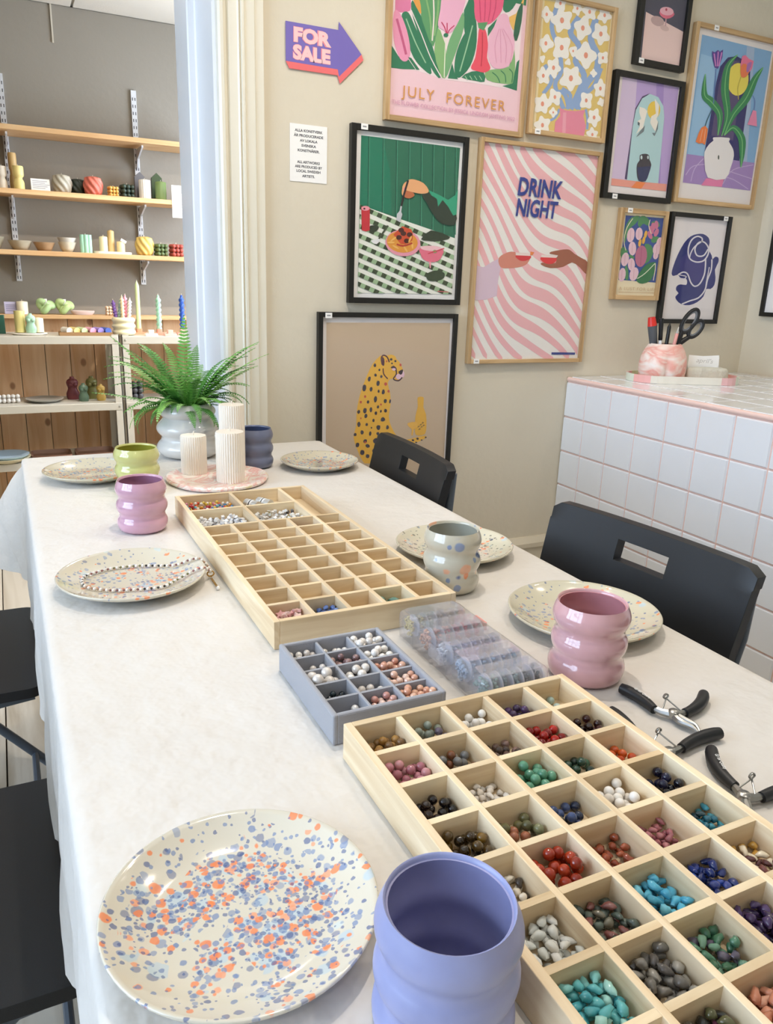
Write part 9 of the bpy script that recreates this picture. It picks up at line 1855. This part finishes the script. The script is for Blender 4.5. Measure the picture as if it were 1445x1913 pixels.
# ledge
LY = 4.322
t = thing('price_card', 'lavender card on the pine ledge', 'card', (.052, LY - .01, LG), 0); b = MB().box(-.028, .028, -.001, .001, 0, .058).xf(Matrix.Rotation(-.2, 4, 'X')); b.build('sheet', mat('lavender_card', 'c2bedc', .6), t, smooth=False)
b = MB()
for k in range(4): b.box(-.022, .018, -.0018, -.0012, .014 + k * .009, .0165 + k * .009)
b.xf(Matrix.Rotation(-.2, 4, 'X')).build('print', mat('violet_ink', '7c78a8', .7), t, smooth=False)
cand('pillar_candle', 'cream candle on the pine ledge behind the yellow pillar', pillar(.026, .064), 'efe6cc', .103, LY - .012, LG, .062)
def knot(R):
    b = MB(); P = []
    for k in range(60): a = 2 * pi * k / 60; P.append(((sin(a) + 2 * sin(2 * a)) * R * .27, (cos(a) - 2 * cos(2 * a)) * R * .20 * .9, R + R * .62 * -sin(3 * a) * .8 * .6 + 0))
    b.tube([(x, y * .7, z + .55 * R * cos(2 * pi * i / 60) * .6) for i, (x, y, z) in enumerate(P)], R * .40, 10, closed=True)
    zmin = min(v[2] for v in b.v); b.v = [(x, y, z - zmin) for x, y, z in b.v]; return b
for x, lb, c in ((.211, 'mint green knot candle, left of the pair on the ledge', 'b6d49a'), (.298, 'pale green knot candle, right of the pair on the ledge', 'c0d896')):
    k = cand('knot_candle', lb, knot(.040), c, x, LY - .012, LG, None); MB().box(-.006, .006, -.012, -.010, .045, .075).build('tag', M_card, k, smooth=False)
tag(MB().lathe([(0, 0), (.045, 0), (.056, .012), (.057, .020), (.052, .02), (.04, .008), (0, .008)], 36, sy=.55).build('soap_dish', mat('pinkish_dish', 'eccfc8', .4), None, (.380, LY - .012, LG)), 'pale pink dish on the pine ledge', 'dish')
cand('bubble_candle', 'small peach waffle candle on the pine ledge', bubble(.046), 'f0d2b4', .512, LY - .012, LG, None)
# top of the steel shelving
UY = 4.10
tag(MB().prism(rrect(-.02, .02, -.02, .02, .006), 0, .085).build('dark_bottle', mat('bottle_green', '2c5c4c', .3), None, (-.002, UY + .08, UZ)), 'dark green bottle at the left edge on the steel shelf', 'bottle')
tag(MB().lathe([(0, 0), (.07, 0), (.078, .006), (.074, .010), (.06, .007), (0, .007)], 40, sy=.75, fn=lambda t, z, r: 1 + .03 * sin(4 * t)).build('candle_dish', mat('cream_ceramic', 'efe9dc', .4), None, (.120, UY, UZ)), 'white wavy dish under the yellow pillar and mint bust', 'dish')
cand('pillar_candle', 'pale yellow hexagonal pillar candle on the white dish', MB().prism([(.023 * cos(pi / 3 * k), .023 * sin(pi / 3 * k)) for k in range(6)], 0, .098), 'e6dc94', .082, UY + .01, UZ + .0105)
def torso(h):
    b = MB(); r = h * .24
    b.lathe([(0, 0), (r * .95, 0), (r * 1.12, h * .12), (r * 1.15, h * .26), (r * .82, h * .45), (r * .80, h * .52), (r * 1.02, h * .68), (r * 1.05, h * .76), (r * .85, h * .86), (r * .42, h * .92), (r * .36, h), (0, h)], 26, sy=.72, fn=lambda t, z, rr: 1 - (.10 * math.exp(-((t - 1.5 * pi) / .25) ** 2) if z < h * .25 else 0))
    for s in (-1, 1): b.ball((s * r * .45, -r * .55, h * .66), r * .42, 12, 8)
    return b
cand('bust_candle', 'mint green torso candle on the white dish', torso(.088), 'a9d0b4', .127, UY - .015, UZ + .0105)
cand('pillar_candle', 'short cream candle on the white dish behind the mint torso', pillar(.021, .07), 'f1e6cc', .163, UY + .02, UZ + .0105)
t = thing('wooden_tray', 'brown tray with a row of pastel candle rolls', 'tray', (.366, UY - .02, UZ))
M_tr = mat('brown_tray', 'a07c54', .5)
b = MB().prism(rrect(-.12, .12, -.045, .045, .008), 0, .006); b.build('base_board', M_tr, t)
for a in ((-.12, .12, -.046, -.042), (-.12, .12, .042, .046)): MB().box(a[0], a[1], a[2], a[3], 0, .016).build('rim', M_tr, t, smooth=False)
for x, c, nm in ((-.085, 'f0e6da', 'ivory'), (-.052, 'ecd98c', 'yellow'), (-.018, 'cfe0ac', 'pale green'), (.020, 'eba4c0', 'pink'), (.056, '9c86cc', 'violet'), (.090, '4a64b8', 'blue')):
    o = MB().tube([(0, -.034, 0), (0, .034, 0)], .0155, 14).build('roll_candle', wax(c), None, (.366 + x, UY - .02, UZ + .0062 + .0155)); o.rotation_euler = (0, 0, .35)
    tag(o, nm + ' candle roll lying on the brown tray', 'candle', 'candle rolls on the brown tray')
b = MB(); pf = [(0, 0), (.04, 0)]
for k in range(3):
    for i in range(1, 8): a = pi * i / 8; pf.append((.046 + .010 * sin(a), .029 * k + .029 * i / 8))
b.lathe(pf + [(.040, .086), (.038, .05), (0, .05)], 40); tag(b.build('ring_pot', mat('cream_ring_pot', 'ece2bc', .3, coat=.3), None, (.546, UY - .01, UZ), angle=80), 'cream pot of three stacked rings holding twisted candles', 'pot')
def twist(r, h, k=3.0, lob=2):
    pr_ = [(0, 0)] + [(r * (1 - .75 * max(0, (s - .88) / .12)), h * s) for s in [i / 34 for i in range(35)]] + [(0, h)]
    return MB().lathe(pr_, 20, fn=lambda t, z, rr: 1 + .26 * cos(lob * (t - 2 * pi * k * z / h)))
for dx, dy, h, c, nm, tl in ((-.030, .005, .115, '7c5aa8', 'purple', .12), (-.022, .018, .13, 'bfe0c8', 'mint', -.16), (-.004, -.012, .135, 'f0dcae', 'cream yellow', .0), (.010, .008, .14, 'ea9ab0', 'pink', .03), (.022, -.008, .125, 'f0e6dc', 'white', .10)):
    k = cand('twisted_candle', nm + ' twisted candle standing in the cream ring pot', twist(.0085, h, 4), c, .546 + dx, UY - .01 + dy, UZ + .051, h, 'twisted candles in the ring pot'); k.rotation_euler = (0, tl * (-1 if dx < 0 else 1), 0)
def block_holder(label, x, y, c, w=.03):
    t = thing('block_holder', label, 'candle holder', (x, y, UZ), 0, 'small block candle holders')
    MB().prism(rrect(-w, w, -w * .7, w * .7, .004), 0, .010).build('foot', mat('block_' + c, c, .5), t)
    MB().prism(rrect(-w * .45, w * .45, -w * .45, w * .45, .004), .010, .028).build('socket', mat('block_' + c, c, .5), t)
for i, (x, y, c, nm) in enumerate(((.626, UY + .04, 'e89a78', 'orange block holder under the pale green taper'), (.668, UY - .05, 'eee6de', 'white block holder in front of the taper'), (.722, UY + .02, 'ea9c84', 'coral block holder under the mint spiral candle'), (.762, UY - .045, 'efc0b0', 'pale pink block holder in front of the mint spiral candle'), (.838, UY + .02, 'ecb4a4', 'pink block holder under the blue spiral candle'), (.850, UY - .05, 'eee4dc', 'white block holder beside the doorway post'))): block_holder(nm, x, y, c)
cand('taper_candle', 'tall pale green taper candle', MB().lathe([(0, 0), (.0115, 0), (.0105, .20), (.009, .212), (.002, .228), (0, .230)], 20), 'cfe0a8', .626, UY + .04, UZ + .0283, .228)
cand('spiral_candle', 'mint green spiral candle', twist(.0115, .165, 3.5), 'a6d6bc', .722, UY + .02, UZ + .0283, .165)
cand('spiral_candle', 'royal blue spiral candle beside the doorway post', twist(.0115, .168, 3.5), '2c56b0', .838, UY + .02, UZ + .0283, .168)
# middle and low steel shelves
MY = 4.12
b = MB()
for i in range(6):
    for j in range(3): b.ball((i * .02 - .05, j * .02 - .02, .0110 + .018 * (1 if j == 1 else 0)), .0105, 10, 7)
    b.ball((i * .02 - .05, 0, .0110), .0105, 10, 7)
cand('bubble_tray', 'silvery white bubble candle bar on the middle steel shelf', b, 'dcdad6', -.010, MY, MZ)
tag(MB().lathe([(0, 0), (.06, 0), (.084, .012), (.087, .016), (.083, .017), (.06, .008), (0, .007)], 44).build('plate', mat('grey_plate', 'a9a8a2', .3, coat=.3), None, (.158, MY, MZ)), 'pale grey plate on the middle steel shelf', 'plate')
for x, y, h, c, nm in ((.292, MY + .045, .112, '6e3136', 'maroon torso candle on the middle steel shelf'), (.336, MY - .03, .088, '566f5c', 'grey green torso candle on the middle steel shelf'), (.382, MY + .045, .112, '6f6a34', 'olive torso candle on the middle steel shelf'), (.417, MY - .028, .082, 'b8984a', 'golden torso candle on the middle steel shelf')):
    cand('bust_candle', nm, torso(h), c, x, y, MZ, group='torso candles')
cand('bubble_candle', 'dark grey bubble candle behind the fern', bubble(.085), '55555a', .585, MY + .02, MZ, None)
t = thing('stacked_plate', 'pale blue plate on a cream plate at the left edge, low steel shelf', 'plates', (-.035, MY - .05, LZ))
MB().lathe([(0, 0), (.07, 0), (.105, .018), (.108, .024), (.10, .024), (.07, .010), (0, .008)], 44).build('lower_plate', mat('cream_plate', 'd9cfae', .3), t); MB().lathe([(0, .012), (.066, .012), (.098, .030), (.102, .036), (.095, .036), (.066, .020), (0, .018)], 44).build('upper_plate', mat('sky_plate', 'b4cfe4', .3), t)
for x, lb in ((.165, 'brown oblong tray, left of the pair on the low steel shelf'), (.368, 'brown oblong tray, right of the pair on the low steel shelf')):
    t = thing('oblong_tray', lb, 'tray', (x, MY - .03, LZ), .0, 'brown oblong trays'); MTB = mat('tray_brown', '8f6a58', .5, var=.15, vscale=15)
    MB().prism(rrect(-.088, .088, -.075, .075, .03), 0, .008).build('base_plate', MTB, t)
    o_, i_ = rrect(-.092, .092, -.079, .079, .032), rrect(-.080, .080, -.067, .067, .024); b = MB(); n = len(o_)
    vs = [(x_, y_, .004) for x_, y_ in i_] + [(x_, y_, .026) for x_, y_ in o_] + [(x_ * 1.01, y_ * 1.01, .002) for x_, y_ in o_]
    b.add(vs, [(i, (i + 1) % n, n + (i + 1) % n, n + i) for i in range(n)] + [(n + i, n + (i + 1) % n, 2 * n + (i + 1) % n, 2 * n + i) for i in range(n)]); b.build('rim', MTB, t, angle=60)
